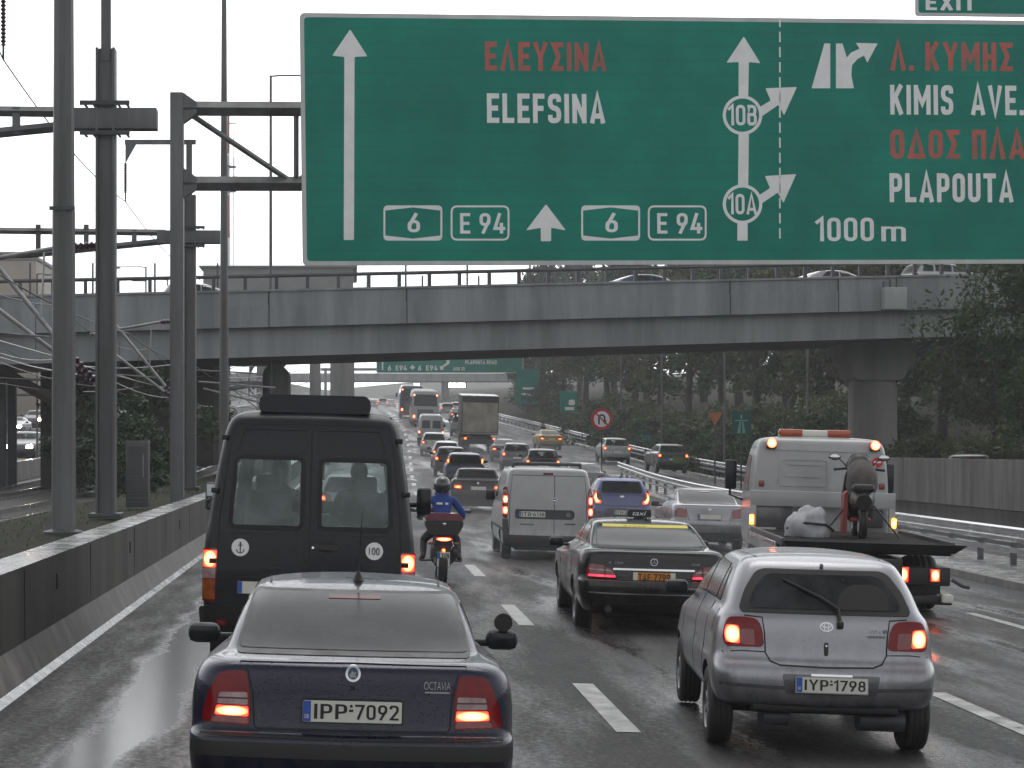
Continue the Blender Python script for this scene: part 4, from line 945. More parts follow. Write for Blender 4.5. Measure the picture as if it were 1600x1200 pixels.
# ================================================================== VEHICLE BUILDER
DIRS = {'R': (lambda u, v: (u, -8, v), (0, 1, 0)), 'F': (lambda u, v: (u, 30, v), (0, -1, 0)), 'L': (lambda u, v: (-8, u, v), (1, 0, 0)), 'S': (lambda u, v: (8, u, v), (-1, 0, 0)), 'T': (lambda u, v: (u, v, 8), (0, 0, -1))}
def patch_mb(bvh, poly, axis, off=.006, step=.05, mb=None, m=0, maxd=None):
    """an outline laid onto a body from one side, standing off it by `off`, with edges that reach back to the body"""
    poly = [(p[0], p[1]) for p in poly]; bd = []
    for i in range(len(poly)):
        a = Vector(poly[i]); b = Vector(poly[(i + 1) % len(poly)]); k = max(1, int((b - a).length / step))
        for j in range(k): bd.append(a.lerp(b, j / k))
    clean = [bd[0]]
    for p in bd[1:]:
        if (p - clean[-1]).length > 1e-4: clean.append(p)
    if (clean[0] - clean[-1]).length < 1e-4: clean.pop()
    bd = clean; nb = len(bd); pts = list(bd)
    xs = [p.x for p in bd]; zs = [p.y for p in bd]; x = min(xs) + step / 2
    while x < max(xs):
        z = min(zs) + step / 2
        while z < max(zs):
            if inpoly((x, z), bd) and min((Vector((x, z)) - q).length for q in bd) > step * .4: pts.append(Vector((x, z)))
            z += step
        x += step
    vv, ee, ff, *_ = delaunay_2d_cdt(pts, [(i, (i + 1) % nb) for i in range(nb)], [], 1, 1e-6)
    ff = [f for f in ff if inpoly((sum(vv[i].x for i in f) / len(f), sum(vv[i].y for i in f) / len(f)), bd)]
    og, d = DIRS[axis]; d = Vector(d); top = []; low = []; last = None
    res = []
    for p in vv:
        o = Vector(og(p.x, p.y)); h, nn, _, dist = bvh.ray_cast(o, d)
        if h is not None and maxd and dist > maxd: h = None
        res.append((h, nn))
    good = [(vv[i], r) for i, r in enumerate(res) if r[0] is not None]
    if not good: return mb or MB()
    for i, p in enumerate(vv):
        h, nn = res[i]
        if h is None:
            q, (h2, n2) = min(good, key=lambda g: (g[0] - p).length); o = Vector(og(p.x, p.y)); t = (h2 - o).dot(d); h = o + d * t; nn = n2
        if nn.dot(d) > 0: nn = -nn
        top.append(h + nn * off); low.append(h - nn * .004)
    mb = mb or MB(); n = len(top); mb.add(top, [tuple(f) for f in ff], m, True)
    cnt = {}
    for f in ff:
        for i in range(len(f)):
            a, b = f[i], f[(i + 1) % len(f)]; e = (min(a, b), max(a, b)); cnt[e] = cnt.get(e, 0) + 1
    vs = []; fs = []
    for (a, b), c in cnt.items():
        if c == 1: o = len(vs); vs += [top[a], top[b], low[b], low[a]]; fs.append((o, o + 1, o + 2, o + 3))
    mb.add(vs, fs, m, False); return mb
def grow(poly, k):
    """offset an outline outwards by k (about its middle)"""
    x0 = min(p[0] for p in poly); x1 = max(p[0] for p in poly); z0 = min(p[1] for p in poly); z1 = max(p[1] for p in poly)
    mx_, mz = (x0 + x1) / 2, (z0 + z1) / 2
    return [(mx_ + (p[0] - mx_) * (1 + 2 * k / max(.05, x1 - x0)), mz + (p[1] - mz) * (1 + 2 * k / max(.05, z1 - z0))) for p in poly]
def ring(z, yr, yf, w_, rc=.16, bow=.07, zf=0., fc=.4, fb=.16, bar=.02, crown=0.):
    H = []; rc = min(rc, w_ * .6)
    for i in range(5): x = (w_ - rc) * i / 4; H.append((x, yr + bow * (x / w_) ** 2))
    y0 = yr + bow * ((w_ - rc) / w_) ** 2
    for k in range(1, 5): a = k * math.pi / 8; H.append((w_ - rc + rc * math.sin(a), y0 + rc * (1 - math.cos(a)) * 1.15))
    ya = y0 + rc * 1.15; fcx = min(fc, w_ * .6); y1 = yf - fb * ((w_ - fcx) / w_) ** 2; yb = y1 - fc * 1.1
    if yb < ya + .05: yb = ya + .05
    for k in range(1, 12): t = k / 12; H.append((w_ * (1 - bar * (2 * t - 1) ** 2 + bar), ya + (yb - ya) * t)) if False else H.append((w_, ya + (yb - ya) * t))
    for k in range(0, 4): a = k * math.pi / 8; H.append((w_ - fcx + fcx * math.cos(a), yb + (y1 - yb) * math.sin(a)))
    for i in range(4, -1, -1): x = (w_ - fcx) * i / 4; H.append((x, yf - fb * (x / w_) ** 2))
    full = H + [(-x, y) for x, y in H[-2:0:-1]]
    return [(x, y, z + zf * smooth((y - yr) / max(.3, yf - yr)) + crown * (1 - (x / w_) ** 2)) for x, y in full]
def loft(slices, sub=2):
    rings = [ring(*s[:4], **(s[4] if len(s) > 4 else {})) for s in slices]; n = len(rings[0]); mb = MB()
    vs = [p for r in rings for p in r]; fs = [(i * n + k, i * n + (k + 1) % n, (i + 1) * n + (k + 1) % n, (i + 1) * n + k) for i in range(len(rings) - 1) for k in range(n)]
    mb.add(vs, fs, 0, True)
    for j, rg in ((0, rings[0]), (len(rings) - 1, rings[-1])):   # caps: strips across from side to side
        o = j * n; hN = n // 2
        for k in range(hN):
            a, b, c, d = o + k, o + k + 1, o + (n - k - 1) % n, o + (n - k) % n
            f = [a, b, c, d]; g = []
            for q in f:
                if q not in g: g.append(q)
            if len(g) > 2: mb.f.append(tuple(g)); mb.m.append(0); mb.sm.append(True)
    me = mb.mesh('body', [])
    return evaluated(me, [('SUBSURF', dict(levels=sub, render_levels=sub))]) if sub else me
WH = {}
def wheel_mesh(r, w_):
    k = (r, w_)
    if k not in WH:
        t = MB(); pr = [(r * .62, -w_ / 2), (r * .70, -w_ / 2), (r * .93, -w_ / 2 * .98), (r * .985, -w_ / 2 * .82)]
        for g in (-.5, -.1, .3, .7): pr += [(r, w_ / 2 * (g - .14)), (r, w_ / 2 * (g + .06)), (r * .975, w_ / 2 * (g + .08)), (r * .975, w_ / 2 * (g + .16))] if g < .6 else [(r, w_ / 2 * (g - .14))]
        pr += [(r * .985, w_ / 2 * .82), (r * .93, w_ / 2 * .98), (r * .70, w_ / 2), (r * .62, w_ / 2)]
        t.lathe(pr, 'X', n=36); ri = MB()
        ri.lathe([(r * .63, -w_ * .5), (r * .58, -w_ * .38), (r * .56, w_ * .3), (r * .63, w_ * .5)], 'X', n=30)
        ri.lathe([(0, w_ * .40), (r * .14, w_ * .42), (r * .17, w_ * .36)], 'X', n=14); ri.lathe([(0, w_ * .22), (r * .56, w_ * .20)], 'X', n=24)
        for s in range(7):
            a = s * 2 * math.pi / 7; ri.box((w_ * .34, math.cos(a) * r * .36, math.sin(a) * r * .36), (.035, r * .46, r * .12), 0, .008, Matrix.Rotation(a, 3, 'X'))
        WH[k] = (t.mesh('tyre', M['rubber']), ri.mesh('rim', M['rim']))
    return WH[k]
def add_wheel(root, x, y, r, w_, name='wheel'):
    ty, ri = wheel_mesh(r, w_); o = link(name, ty, root); o.location = (x, y, r)
    if x < 0: o.rotation_euler = (0, 0, math.pi)
    q = link('rim', ri, o); return o
def road_rot(X, Y, yaw=None, opp=False):
    hd = math.atan2(cx(Y + 6) - cx(Y - 2), 8)
    a = hd + (yaw or 0); slope = (zc(Y + 6) - zc(Y - 1)) / 7
    f = Vector((math.sin(a), math.cos(a), slope)).normalized(); r = Vector((math.cos(a), -math.sin(a), -.025 if not opp else 0)); r = (r - f * r.dot(f)).normalized(); u = r.cross(f)
    return Matrix((r, f, u)).transposed().to_euler()
def place(root, X, Y, yaw=0., dz=0.):
    root.location = (X, Y, zr(X, Y) + dz); root.rotation_euler = road_rot(X, Y, yaw); return root
class Car:
    def __init__(s, name, label, cat, slices, axles, wr, tw, track, paint_key, sub=2, group=None, cuts=(), arch=1.13):
        s.root = thing(name, label, cat, group=group)
        base = loft(slices, sub)
        bm = bmesh.new(); bm.from_mesh(base); s.bvh = BVHTree.FromBMesh(bm); bm.free()
        cut = MB()
        for y in axles:
            for sx in (-1, 1):
                xa, xb = sx * (track - tw / 2 - .07), sx * (track + .6); lo, hi = min(xa, xb), max(xa, xb)
                cut.lathe([(0, lo), (wr * arch, lo), (wr * arch, hi), (0, hi)], 'X', (0, y, wr), 28, 1, smooth=False)
        for f in base.polygons: f.use_smooth = True
        base.materials.append(M[paint_key]); base.materials.append(M['black'])
        cm = cut.mesh('cut', [M[paint_key], M['black']]); co = bpy.data.objects.new('cut', cm); C.objects.link(co)
        bm = bmesh.new(); bm.from_mesh(cm); bmesh.ops.remove_doubles(bm, verts=bm.verts, dist=1e-5); bmesh.ops.recalc_face_normals(bm, faces=bm.faces); bm.to_mesh(cm); bm.free()
        me = evaluated(base, [('BOOLEAN', dict(operation='DIFFERENCE', object=co, solver='EXACT'))]); bpy.data.objects.remove(co)
        for axis, poly in cuts:
            bm = bmesh.new(); bm.from_mesh(me); mid = (min(v.co.y for v in bm.verts) + max(v.co.y for v in bm.verts)) / 2
            kill = []
            for f in bm.faces:
                c = f.calc_center_median()
                if axis == 'R' and c.y < mid and f.normal.y < -.05 and inpoly((c.x, c.z), poly): kill.append(f)
                if axis == 'F' and c.y > mid and f.normal.y > .05 and inpoly((c.x, c.z), poly): kill.append(f)
                if axis == 'L' and abs(f.normal.x) > .3 and inpoly((c.y, c.z), poly): kill.append(f)
            bmesh.ops.delete(bm, geom=kill, context='FACES'); bm.to_mesh(me); bm.free()
        me.set_sharp_from_angle(angle=R(48)); me.name = 'body'
        s.body = link('body', me, s.root); s.body.material_slots[0].link = 'OBJECT'; s.body.material_slots[0].material = M[paint_key]
        for y in axles:
            for sx in (-1, 1): add_wheel(s.root, sx * track, y, wr, tw)
    def p(s, part, mk, axis, poly, off=.006, step=.05, parent=None, mirror=False):
        out = []
        for k in range(2 if mirror else 1):
            ax = axis; q = poly
            if k:
                if axis in 'LS': ax = 'S' if axis == 'L' else 'L'
                else: q = [(-x, z) for x, z in poly][::-1]
            pa = parent[k] if isinstance(parent, list) else (parent or s.root)
            out.append(patch_mb(s.bvh, q, ax, off, step).build(part, M[mk], pa))
        return out if mirror else out[0]
    def line(s, part, axis, pts, w_=.008, mk='gap', off=.0025, mirror=False, parent=None, step=.06): return s.p(part, mk, axis, ribbon(pts, w_), off, step, parent, mirror)
    def hit(s, axis, u, v):
        og, d = DIRS[axis]; h, nn, *_ = s.bvh.ray_cast(Vector(og(u, v)), Vector(d)); return h if h else Vector((0, 0, 0))
    def plate(s, x, z, text, style='gr', w_=.52, h=.112, bold=.015, off=.02, y=None, back='black'):
        y = s.hit('R', x, z).y - off if y is None else y; return number_plate(s.root, x, y, z, text, style, w_, h, bold, back)
    def mirrors(s, y, z, x, w_=.2, h=.13, mk=None, arm=.09):
        for sx in (-1, 1):
            o = MB().box((sx * x, y, z), (w_, .11, h), 0, .045).box((sx * (x - w_ / 2 - arm / 2 + .02), y + .02, z - h * .3), (arm + .06, .05, .04), 0, .015).build('wing_mirror', mk or M['black'], s.root)
            MB().box((sx * x, y - .057, z), (w_ * .82, .006, h * .76), 0, .003).build('mirror_glass', M['glass'], o)
def number_plate(par, x, y, z, text, style='gr', w_=.52, h=.112, bold=.015, back='black'):
    b = MB().prism(rp(rect(x, z, w_ + .016, h + .016), .01), y, y + .012).build('number_plate', M[back], par)
    MB().prism(rp(rect(x, z, w_, h), .008), y - .003, y - .0005).build('plate_face', M['platewhite' if style in ('gr', 'bike') else 'plateyellow' if style == 'taxi' else 'platewhite'], b)
    l, r_ = x - w_ / 2, x + w_ / 2
    if not text: MB().prism(rect(l + .022, z, .042, h - .004), y - .0048, y - .0031).build('country_band', M['plateblue'], b)
    elif style == 'taxi':
        m_ = MB(); m_.prism(rect(l + .028, z, .056, h), -.0048 + y, y - .0031); m_.prism(rect(r_ - .028, z, .056, h), -.0048 + y, y - .0031); m_.build('plate_end', M['platewhite'], b)
        sign_text(text, l + .066, r_ - .066, z - h * .36, z + h * .36, y - .0032, .002, .145).build('lettering', M['ink'], b)
    elif style == 'bike':
        MB().prism(rect(l + .022, z + h * .25, .05, h * .45), y - .0048, y - .0031).build('country_band', M['plateblue'], b)
        t = text.split('|'); sign_text(t[0], l + .07, r_ - .012, z + .012, z + h * .42, y - .0032, .002, .16).build('lettering', M['ink'], b); sign_text(t[1], l + .06, r_ - .03, z - h * .42, z - .012, y - .0032, .002, .16).build('lettering', M['ink'], b)
    else:
        MB().prism(rect(l + .022, z, .042, h - .004), y - .0048, y - .0031).build('country_band', M['plateblue'], b)
        t = text.split('-'); e = r_ - .016; s0 = l + .06
        k = s0 + (e - s0) * .40; k2 = s0 + (e - s0) * .475
        tm_ = sign_text(t[0], s0, k - .004, z - h * .35, z + h * .35, y - .0032, .002, .14); sign_text(t[1], k2 + .004, e, z - h * .35, z + h * .35, y - .0032, .002, .14, mb=tm_)
        tm_.prism(rect((k + k2) / 2, z + .006, .022, .012), y - .0052, y - .0032); tm_.prism(circ((k + k2) / 2, z + .03, .008, 10), y - .0052, y - .0032); tm_.build('lettering', M['ink'], b)
        if h > .1: text_mb('GR', l + .010, l + .034, z - h * .34, z - h * .14, y - .0049, .001, .01).build('lettering', M['platewhite'], b)
    return b
K = dict
def scl(sl, L, W_, H, L0, W0, H0):
    out = []
    for s in sl:
        k = dict(s[4]) if len(s) > 4 else {}
        if 'zf' in k: k['zf'] *= H / H0
        out.append((s[0] * H / H0, s[1] * L / L0, s[2] * L / L0, s[3] * W_ / W0, k))
    return out
SEDAN = [(.22, .30, 4.2, .68), (.30, .09, 4.38, .79), (.45, .03, 4.47, .85), (.58, .0, 4.5, .868), (.685, .01, 4.49, .868), (.705, .02, 4.485, .866), (.72, .075, 4.47, .862), (.80, .085, 4.44, .866), (.92, .095, 4.36, .862, K(zf=-.06)), (1.02, .10, 4.22, .838, K(zf=-.14)),
         (1.068, .115, 4.05, .805, K(zf=-.16, rc=.2)), (1.085, .15, 3.8, .775, K(zf=-.12, rc=.24)), (1.095, .24, 3.42, .735, K(zf=-.06, bow=.04)), (1.105, .40, 3.22, .70, K(zf=-.03, bow=.05)), (1.13, .50, 3.12, .69, K(bow=.06, rc=.12)), (1.22, .73, 2.92, .665, K(bow=.07, rc=.12)), (1.33, 1.03, 2.66, .62, K(bow=.08, rc=.12)),
         (1.385, 1.24, 2.5, .59, K(bow=.08)), (1.412, 1.42, 2.38, .53, K(bow=.08, crown=.006)), (1.424, 1.6, 2.25, .40, K(crown=.008)), (1.428, 1.72, 2.15, .22, K(crown=.005))]
HATCH = [(.31, .45, 3.3, .64), (.345, .14, 3.48, .74), (.38, .04, 3.55, .79), (.47, .01, 3.61, .825), (.58, .0, 3.63, .835), (.66, .02, 3.63, .835), (.70, .07, 3.62, .828), (.74, .09, 3.61, .822), (.86, .10, 3.55, .815, K(zf=-.03)), (.96, .11, 3.45, .80, K(zf=-.08)), (1.02, .125, 3.3, .782, K(zf=-.10)),
         (1.05, .145, 3.0, .755, K(zf=-.05)), (1.09, .17, 2.82, .73), (1.20, .25, 2.58, .695, K(rc=.14)), (1.32, .34, 2.28, .64, K(rc=.14)), (1.40, .405, 2.08, .595, K(rc=.13)), (1.435, .46, 1.98, .56), (1.46, .60, 1.85, .48, K(crown=.008)), (1.472, .8, 1.7, .36, K(crown=.01)), (1.476, .95, 1.55, .2, K(crown=.005))]
SUV = [(.30, .35, 3.9, .70), (.40, .08, 4.12, .82), (.52, .02, 4.18, .87), (.66, .0, 4.2, .885), (.76, .03, 4.19, .885), (.80, .06, 4.17, .88), (.95, .07, 4.1, .88, K(zf=-.03)), (1.08, .09, 4.0, .865, K(zf=-.08)), (1.14, .11, 3.7, .84, K(zf=-.1)), (1.17, .135, 3.3, .80, K(zf=-.04)), (1.22, .16, 3.05, .775), (1.35, .23, 2.75, .74, K(rc=.13)), (1.50, .32, 2.4, .68, K(rc=.13)), (1.56, .36, 2.25, .65), (1.60, .44, 2.1, .59), (1.625, .65, 1.95, .45, K(crown=.01)), (1.632, .9, 1.7, .22)]
RW = {'mpv': [(-.70, 1.19), (.70, 1.19), (.62, 1.53), (-.62, 1.53)], 'sedan': [(-.62, 1.122), (.62, 1.122), (.565, 1.365), (-.565, 1.365)], 'hatch': [(-.615, 1.055), (.615, 1.055), (.62, 1.10), (.50, 1.37), (-.50, 1.37), (-.62, 1.10)], 'suv': [(-.70, 1.19), (.70, 1.19), (.62, 1.53), (-.62, 1.53)]}

# ================================================================== THE CARS NEAREST THE CAMERA
# ---- navy saloon in the foreground
c = Car('saloon_car', 'dark navy saloon with misted rear window and whip aerial, closest car in the left lane', 'car', SEDAN, (.92, 3.43), .31, .20, .745, 'paint_navy', 3)
rw_ = rp([(-.632, 1.118), (.632, 1.118), (.572, 1.372), (-.572, 1.372)], .035)
c.p('window_seal', 'black', 'R', grow(rw_, .016), .004, .04); c.p('rear_window', 'glassfog', 'R', rw_, .009, .04)
c.p('brake_light', 'darkred', 'R', rect(0, 1.352, .3, .016), .012, .03)
for q in ([(.98, 1.145), (1.20, 1.145), (1.20, 1.30)], [(1.23, 1.145), (1.98, 1.145), (1.98, 1.375), (1.5, 1.375), (1.25, 1.325)], [(2.05, 1.145), (2.95, 1.135), (2.48, 1.372), (2.05, 1.378)]): c.p('side_window', 'glass', 'L', rp(q, .03), .006, .06, mirror=True)
c.p('windscreen', 'glass', 'F', rp([(-.62, 1.14), (.62, 1.14), (.54, 1.37), (-.54, 1.37)], .04), .006, .06)
lamp = c.p('tail_lamp', 'glowred', 'R', rp([(.563, 1.036), (.70, 1.026), (.742, .96), (.775, .86), (.79, .765), (.535, .752), (.54, .92)], .025), .011, .025, mirror=True)
c.p('indicator_lens', 'clearlens', 'R', rp([(.553, .926), (.70, .922), (.712, .862), (.548, .858)], .012), .014, .02, parent=lamp, mirror=True)
c.p('lens_divider', 'darkred', 'R', rect(.628, .893, .16, .008), .016, .02, parent=lamp, mirror=True)
c.p('lit_segment', 'lit2', 'R', rp([(.548, .85), (.713, .852), (.722, .805), (.546, .800)], .01), .015, .02, parent=lamp, mirror=True)
c.p('red_segment', 'redlens', 'R', rp([(.546, .795), (.724, .80), (.74, .768), (.545, .762)], .01), .014, .02, parent=lamp, mirror=True)
c.line('boot_seam', 'R', [(-.60, 1.075), (-.552, 1.03), (-.525, .92), (-.515, .76), (-.50, .742)], .009, mirror=True); c.line('boot_seam', 'R', [(-.5, .742), (.5, .742)], .008)
c.line('boot_lip', 'R', [(-.6, 1.082), (0, 1.088), (.6, 1.082)], .006, 'paint_navy', .006)
c.p('bumper_strip', 'black', 'R', rp([(-.84, .60), (.84, .60), (.84, .675), (-.84, .675)], .02), .014, .06)
c.line('bumper_seam', 'R', [(-.8, .708), (0, .70), (.8, .708)], .01)
c.plate(0, .842, 'IPP-7092', bold=.012)
c.p('plate_recess', 'paint_navy', 'R', rp(rect(0, .842, .66, .16), .02), .002, .06)
c.p('badge', 'emblem', 'R', circ(0, 1.035, .04), .012, .02)
b_ = c.p('badge', 'paint_dkblue', 'R', circ(0, 1.035, .028), .0145, .015)
mb = MB(); yy = c.hit('R', 0, 1.035).y - .016
mb.prism([(-.016, 1.02), (.016, 1.02), (.02, 1.03), (.006, 1.032), (.02, 1.05), (.004, 1.045), (-.006, 1.055), (-.012, 1.04), (-.02, 1.036)], yy - .003, yy).build('winged_emblem', M['emblem'], b_)
c.p('lock', 'gap', 'R', circ(0, .962, .011, 12), .006, .01)
yy = c.hit('R', .44, .97).y - .002; tb_ = text_mb('OCTAVIA', .375, .515, .962, 1.005, yy, .006, .0); tb_.prism(rect(.445, .948, .13, .008), yy - .006, yy); tb_.build('badge_lettering', M['emblem'], c.root)
c.line('door_seam', 'L', [(1.2, .45), (1.2, 1.1)], .009, mirror=True); c.line('door_seam', 'L', [(2.02, .35), (2.02, 1.12)], .009, mirror=True); c.line('door_seam', 'L', [(3.0, .35), (3.02, 1.0)], .009, mirror=True)
c.p('door_trim', 'black', 'L', rect(2.1, .62, 1.75, .05), .012, .1, mirror=True); c.p('door_handle', 'paint_navy', 'L', rect(1.32, .93, .2, .035), .025, .05, mirror=True)
c.p('roof_gutter', 'gap', 'T', ribbon([(-.50, 1.5), (-.52, 2.0), (-.5, 2.5)], .014), .003, .06, mirror=True)
h = c.hit('T', 0.02, 1.52); ae = MB().lathe([(.034, 0), (.026, .03), (.012, .055), (.006, .06)], c=tuple(h), n=12); ae.build('aerial_base', M['black'], c.root)
MB().tube([tuple(h + Vector((0, 0, .04))), tuple(h + Vector((.015, -.10, .42)))], [.006, .002], 6).build('aerial', M['black'], c.root)
MB().box((0, 1.35, 1.10), (1.1, .5, .03)).build('parcel_shelf', M['interior'], c.root)
for x in (-1.0, 1.0): pass
for sx in (-1, 1):
    o = MB().box((sx * 1.0, 2.92, .955), (.215, .12, .135), 0, .055).box((sx * .86, 2.95, .93), (.12, .06, .05), 0, .02).build('wing_mirror', M['black'], c.root)
    MB().box((sx * 1.0, 2.857, .955), (.18, .008, .10), 0, .004).build('mirror_glass', M['glass'], o)
    if sx > 0: MB().lathe([(0, 0), (.062, 0), (.062, .03), (.03, .05)], 'Y', (1.005, 2.86, 1.075), 16).build('extra_mirror', M['black'], o)
for sx in (-1, 1): c.p('headlamp', 'clearlens', 'F', rp([(sx * .45, .62), (sx * .8, .64), (sx * .8, .76), (sx * .45, .76)], .03), .01, .05)
place(c.root, -.03, 10.0); octa = c

# ---- silver hatchback on the right
c = Car('hatchback_car', 'small silver hatchback with rear wiper up, nearest car in the middle lane', 'car', HATCH, (.60, 2.96), .30, .18, .735, 'paint_silver', 3, arch=1.16)
win = rp([(-.618, 1.052), (.618, 1.052), (.635, 1.085), (.585, 1.22), (.50, 1.345), (.44, 1.372), (-.44, 1.372), (-.50, 1.345), (-.585, 1.22), (-.635, 1.085)], .035)
c.p('rear_window', 'black', 'R', win, .005, .035)
c.p('window_glass', 'glassfog', 'R', rp([(-.545, 1.085), (.545, 1.085), (.56, 1.12), (.52, 1.22), (.42, 1.335), (-.42, 1.335), (-.52, 1.22), (-.56, 1.12)], .06), .008, .035)
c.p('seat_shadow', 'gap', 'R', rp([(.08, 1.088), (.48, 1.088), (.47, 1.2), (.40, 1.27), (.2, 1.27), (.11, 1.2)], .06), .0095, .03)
c.p('glint', 'glass', 'R', rp([(.1, 1.28), (.24, 1.275), (.36, 1.295), (.3, 1.325), (.16, 1.325)], .02), .0098, .03)
for q in ([(.62, 1.10), (.86, 1.10), (.88, 1.36), (.80, 1.35)], [(.92, 1.10), (1.62, 1.09), (1.62, 1.39), (.94, 1.375)], [(1.68, 1.09), (2.62, 1.06), (2.05, 1.375), (1.68, 1.39)]): c.p('side_window', 'glass', 'L', rp(q, .03), .006, .06, mirror=True)
c.p('windscreen', 'glass', 'F', rp([(-.6, 1.1), (.6, 1.1), (.5, 1.38), (-.5, 1.38)], .04), .006, .06)
lamp = c.p('tail_lamp', 'glowred', 'R', rp([(.452, .80), (.735, .795), (.752, .86), (.74, .94), (.715, 1.01), (.60, 1.018), (.50, 1.005), (.468, .93)], .045), .012, .025, mirror=True)
c.p('lit_segment', 'lit2', 'R', rp([(.632, .82), (.728, .83), (.735, .90), (.722, .955), (.64, .95)], .02), .016, .02, parent=lamp, mirror=True)
c.p('red_segment', 'redlens', 'R', rp([(.52, .812), (.625, .815), (.632, .93), (.53, .93)], .02), .0145, .02, parent=lamp, mirror=True)
c.line('hatch_seam', 'R', [(-.60, 1.03), (-.47, 1.02), (-.452, .90), (-.445, .76), (-.41, .70), (-.34, .675), (0, .668), (.34, .675), (.41, .70), (.445, .76), (.452, .90), (.47, 1.02), (.60, 1.03)], .010, step=.03)
c.line('bumper_seam', 'R', [(.45, .765), (.62, .768), (.76, .755)], .008, mirror=True)
c.line('bumper_groove', 'R', [(-.78, .525), (-.4, .512), (.4, .512), (.78, .525)], .028, 'paint_grey', .003)
c.p('plate_recess', 'paint_grey', 'R', rp([(-.33, .615), (.39, .615), (.36, .47), (-.30, .47)], .02), .006, .05)
c.plate(.03, .545, 'IYP-1798', back='chrome', off=.028)
c.p('number_light', 'chrome', 'R', rect(.03, .612, .3, .014), .02, .04)
c.p('badge', 'emblem', 'R', circ(0, .965, .05, 30, .036), .008, .02); c.p('badge', 'paint_silver', 'R', circ(0, .965, .042, 30, .028), .010, .02)
for q in (circ(0, .965, .018, 20, .034), circ(0, .975, .036, 24, .016)):
    n = len(q); mm = [(x * .72, .965 + (z - .965) * .72) for x, z in q]
c.line('badge', 'R', circ(0, .965, .017, 20, .030) + [(.017, .965)], .006, 'emblem', .013, step=.02); c.line('badge', 'R', circ(0, .976, .036, 24, .014) + [(.036, .976)], .006, 'emblem', .013, step=.02)
c.p('lock', 'black', 'R', rp(rect(0, .80, .03, .10), .014), .01, .02); c.p('lock_button', 'emblem', 'R', circ(0, .825, .008, 12), .014, .01)
c.p('badge_plate', 'paint_grey', 'R', rect(.37, .90, .13, .016), .008, .03)
yy = c.hit('R', .37, .94).y - .003; text_mb('VVT-i', .32, .40, .925, .95, yy, .004, .0).build('badge_lettering', M['emblem'], c.root); c.p('badge_plate', 'paint_grey', 'R', circ(.435, .94, .016, 14), .008, .02)
yy = c.hit('R', 0.06, 1.0).y
wp = MB(); p0 = c.hit('R', .10, .985) + Vector((0, -.03, 0)); p1 = c.hit('R', .09, 1.10) + Vector((0, -.035, 0)); p2 = c.hit('R', -.02, 1.17) + Vector((0, -.03, 0)); p3 = c.hit('R', -.30, 1.30) + Vector((0, -.022, 0))
wp.tube([p0, p1, p2], [.017, .013, .011], 8); wp.box(tuple(p0), (.045, .04, .06), 0, .014); wp.build('wiper_arm', M['black'], c.root); MB().tube([p2, p3], [.014, .010], 6).build('wiper_blade', M['black'], c.root)
c.p('washer_jet', 'black', 'R', circ(.0, 1.395, .014, 10), .015, .01)
MB().box((0, .55, .36), (1.1, .9, .10), 0, .03).build('underbody', M['black'], c.root); MB().tube([(-.62, .62, .30), (.62, .62, .30)], .05, 10).build('rear_axle', M['black'], c.root)
MB().tube([(.28, .3, .26), (.62, .34, .25)], .085, 12).build('silencer', M['steel_dark'], c.root); MB().tube([(-.45, .25, .27), (-.25, .3, .26)], .07, 10).build('silencer', M['steel_dark'], c.root)
c.p('fuel_flap', 'paint_silver', 'L', rp(rect(.52, .98, .16, .15), .02), .006, .04)
for pts in ([(.9, .5), (.9, 1.08)], [(1.65, .35), (1.65, 1.08)], [(2.62, .36), (2.66, .98)]): c.line('door_seam', 'L', pts, .009, mirror=True)
c.line('roof_gutter', 'T', [(-.47, .62), (-.50, 1.2), (-.50, 1.9)], .02, 'paint_grey', .003, mirror=True)
c.mirrors(2.55, 1.06, .90, .2, .13)
for sx in (-1, 1): c.p('headlamp', 'clearlens', 'F', rp([(sx * .4, .62), (sx * .74, .66), (sx * .72, .84), (sx * .45, .76)], .03), .01, .05)
place(c.root, 3.50, 14.25, R(4.6)); yaris = c

# ---- dark taxi saloon
TX = scl(SEDAN, 4.85, 1.86, 1.385, 4.5, 1.736, 1.43); sx_, sz_ = 1.86 / 1.736, 1.385 / 1.43
c = Car('taxi', 'dark saloon taxi with yellow strip in its rear window and black roof sign', 'taxi', TX, (1.0, 3.85), .325, .22, .79, 'paint_black', 3)
rw_ = rp([(-.67, 1.08), (.67, 1.08), (.60, 1.325), (-.60, 1.325)], .04)
c.p('window_seal', 'black', 'R', grow(rw_, .015), .004, .05); gl = c.p('rear_window', 'glass', 'R', rw_, .009, .05)
st_ = c.p('yellow_strip', 'stickeryellow', 'R', rp([(-.54, 1.290), (.56, 1.290), (.555, 1.322), (-.535, 1.322)], .005), .012, .05)
yy = c.hit('R', 0, 1.306).y - .02; text_mb('26300', -.28, .02, 1.293, 1.319, yy, .003, .03).build('lettering', M['signred'], st_)
for q in ([(1.28, 1.11), (2.12, 1.11), (2.12, 1.33), (1.62, 1.33), (1.36, 1.27)], [(2.2, 1.11), (3.2, 1.10), (2.68, 1.325), (2.2, 1.335)]): c.p('side_window', 'glass', 'L', rp(q, .03), .006, .06, mirror=True)
c.line('window_chrome', 'L', [(1.2, 1.095), (2.2, 1.095), (3.2, 1.085)], .014, 'chrome', .007, mirror=True)
c.p('windscreen', 'glass', 'F', rp([(-.66, 1.12), (.66, 1.12), (.56, 1.32), (-.56, 1.32)], .04), .006, .06)
lamp = c.p('tail_lamp', 'redlens', 'R', rp([(.455, .70), (.82, .715), (.835, .80), (.78, .88), (.62, .862), (.50, .80)], .03), .012, .03, mirror=True)
c.p('clear_bar', 'clearlens', 'R', rp([(.50, .785), (.78, .80), (.80, .825), (.56, .812)], .01), .0155, .02, parent=lamp, mirror=True)
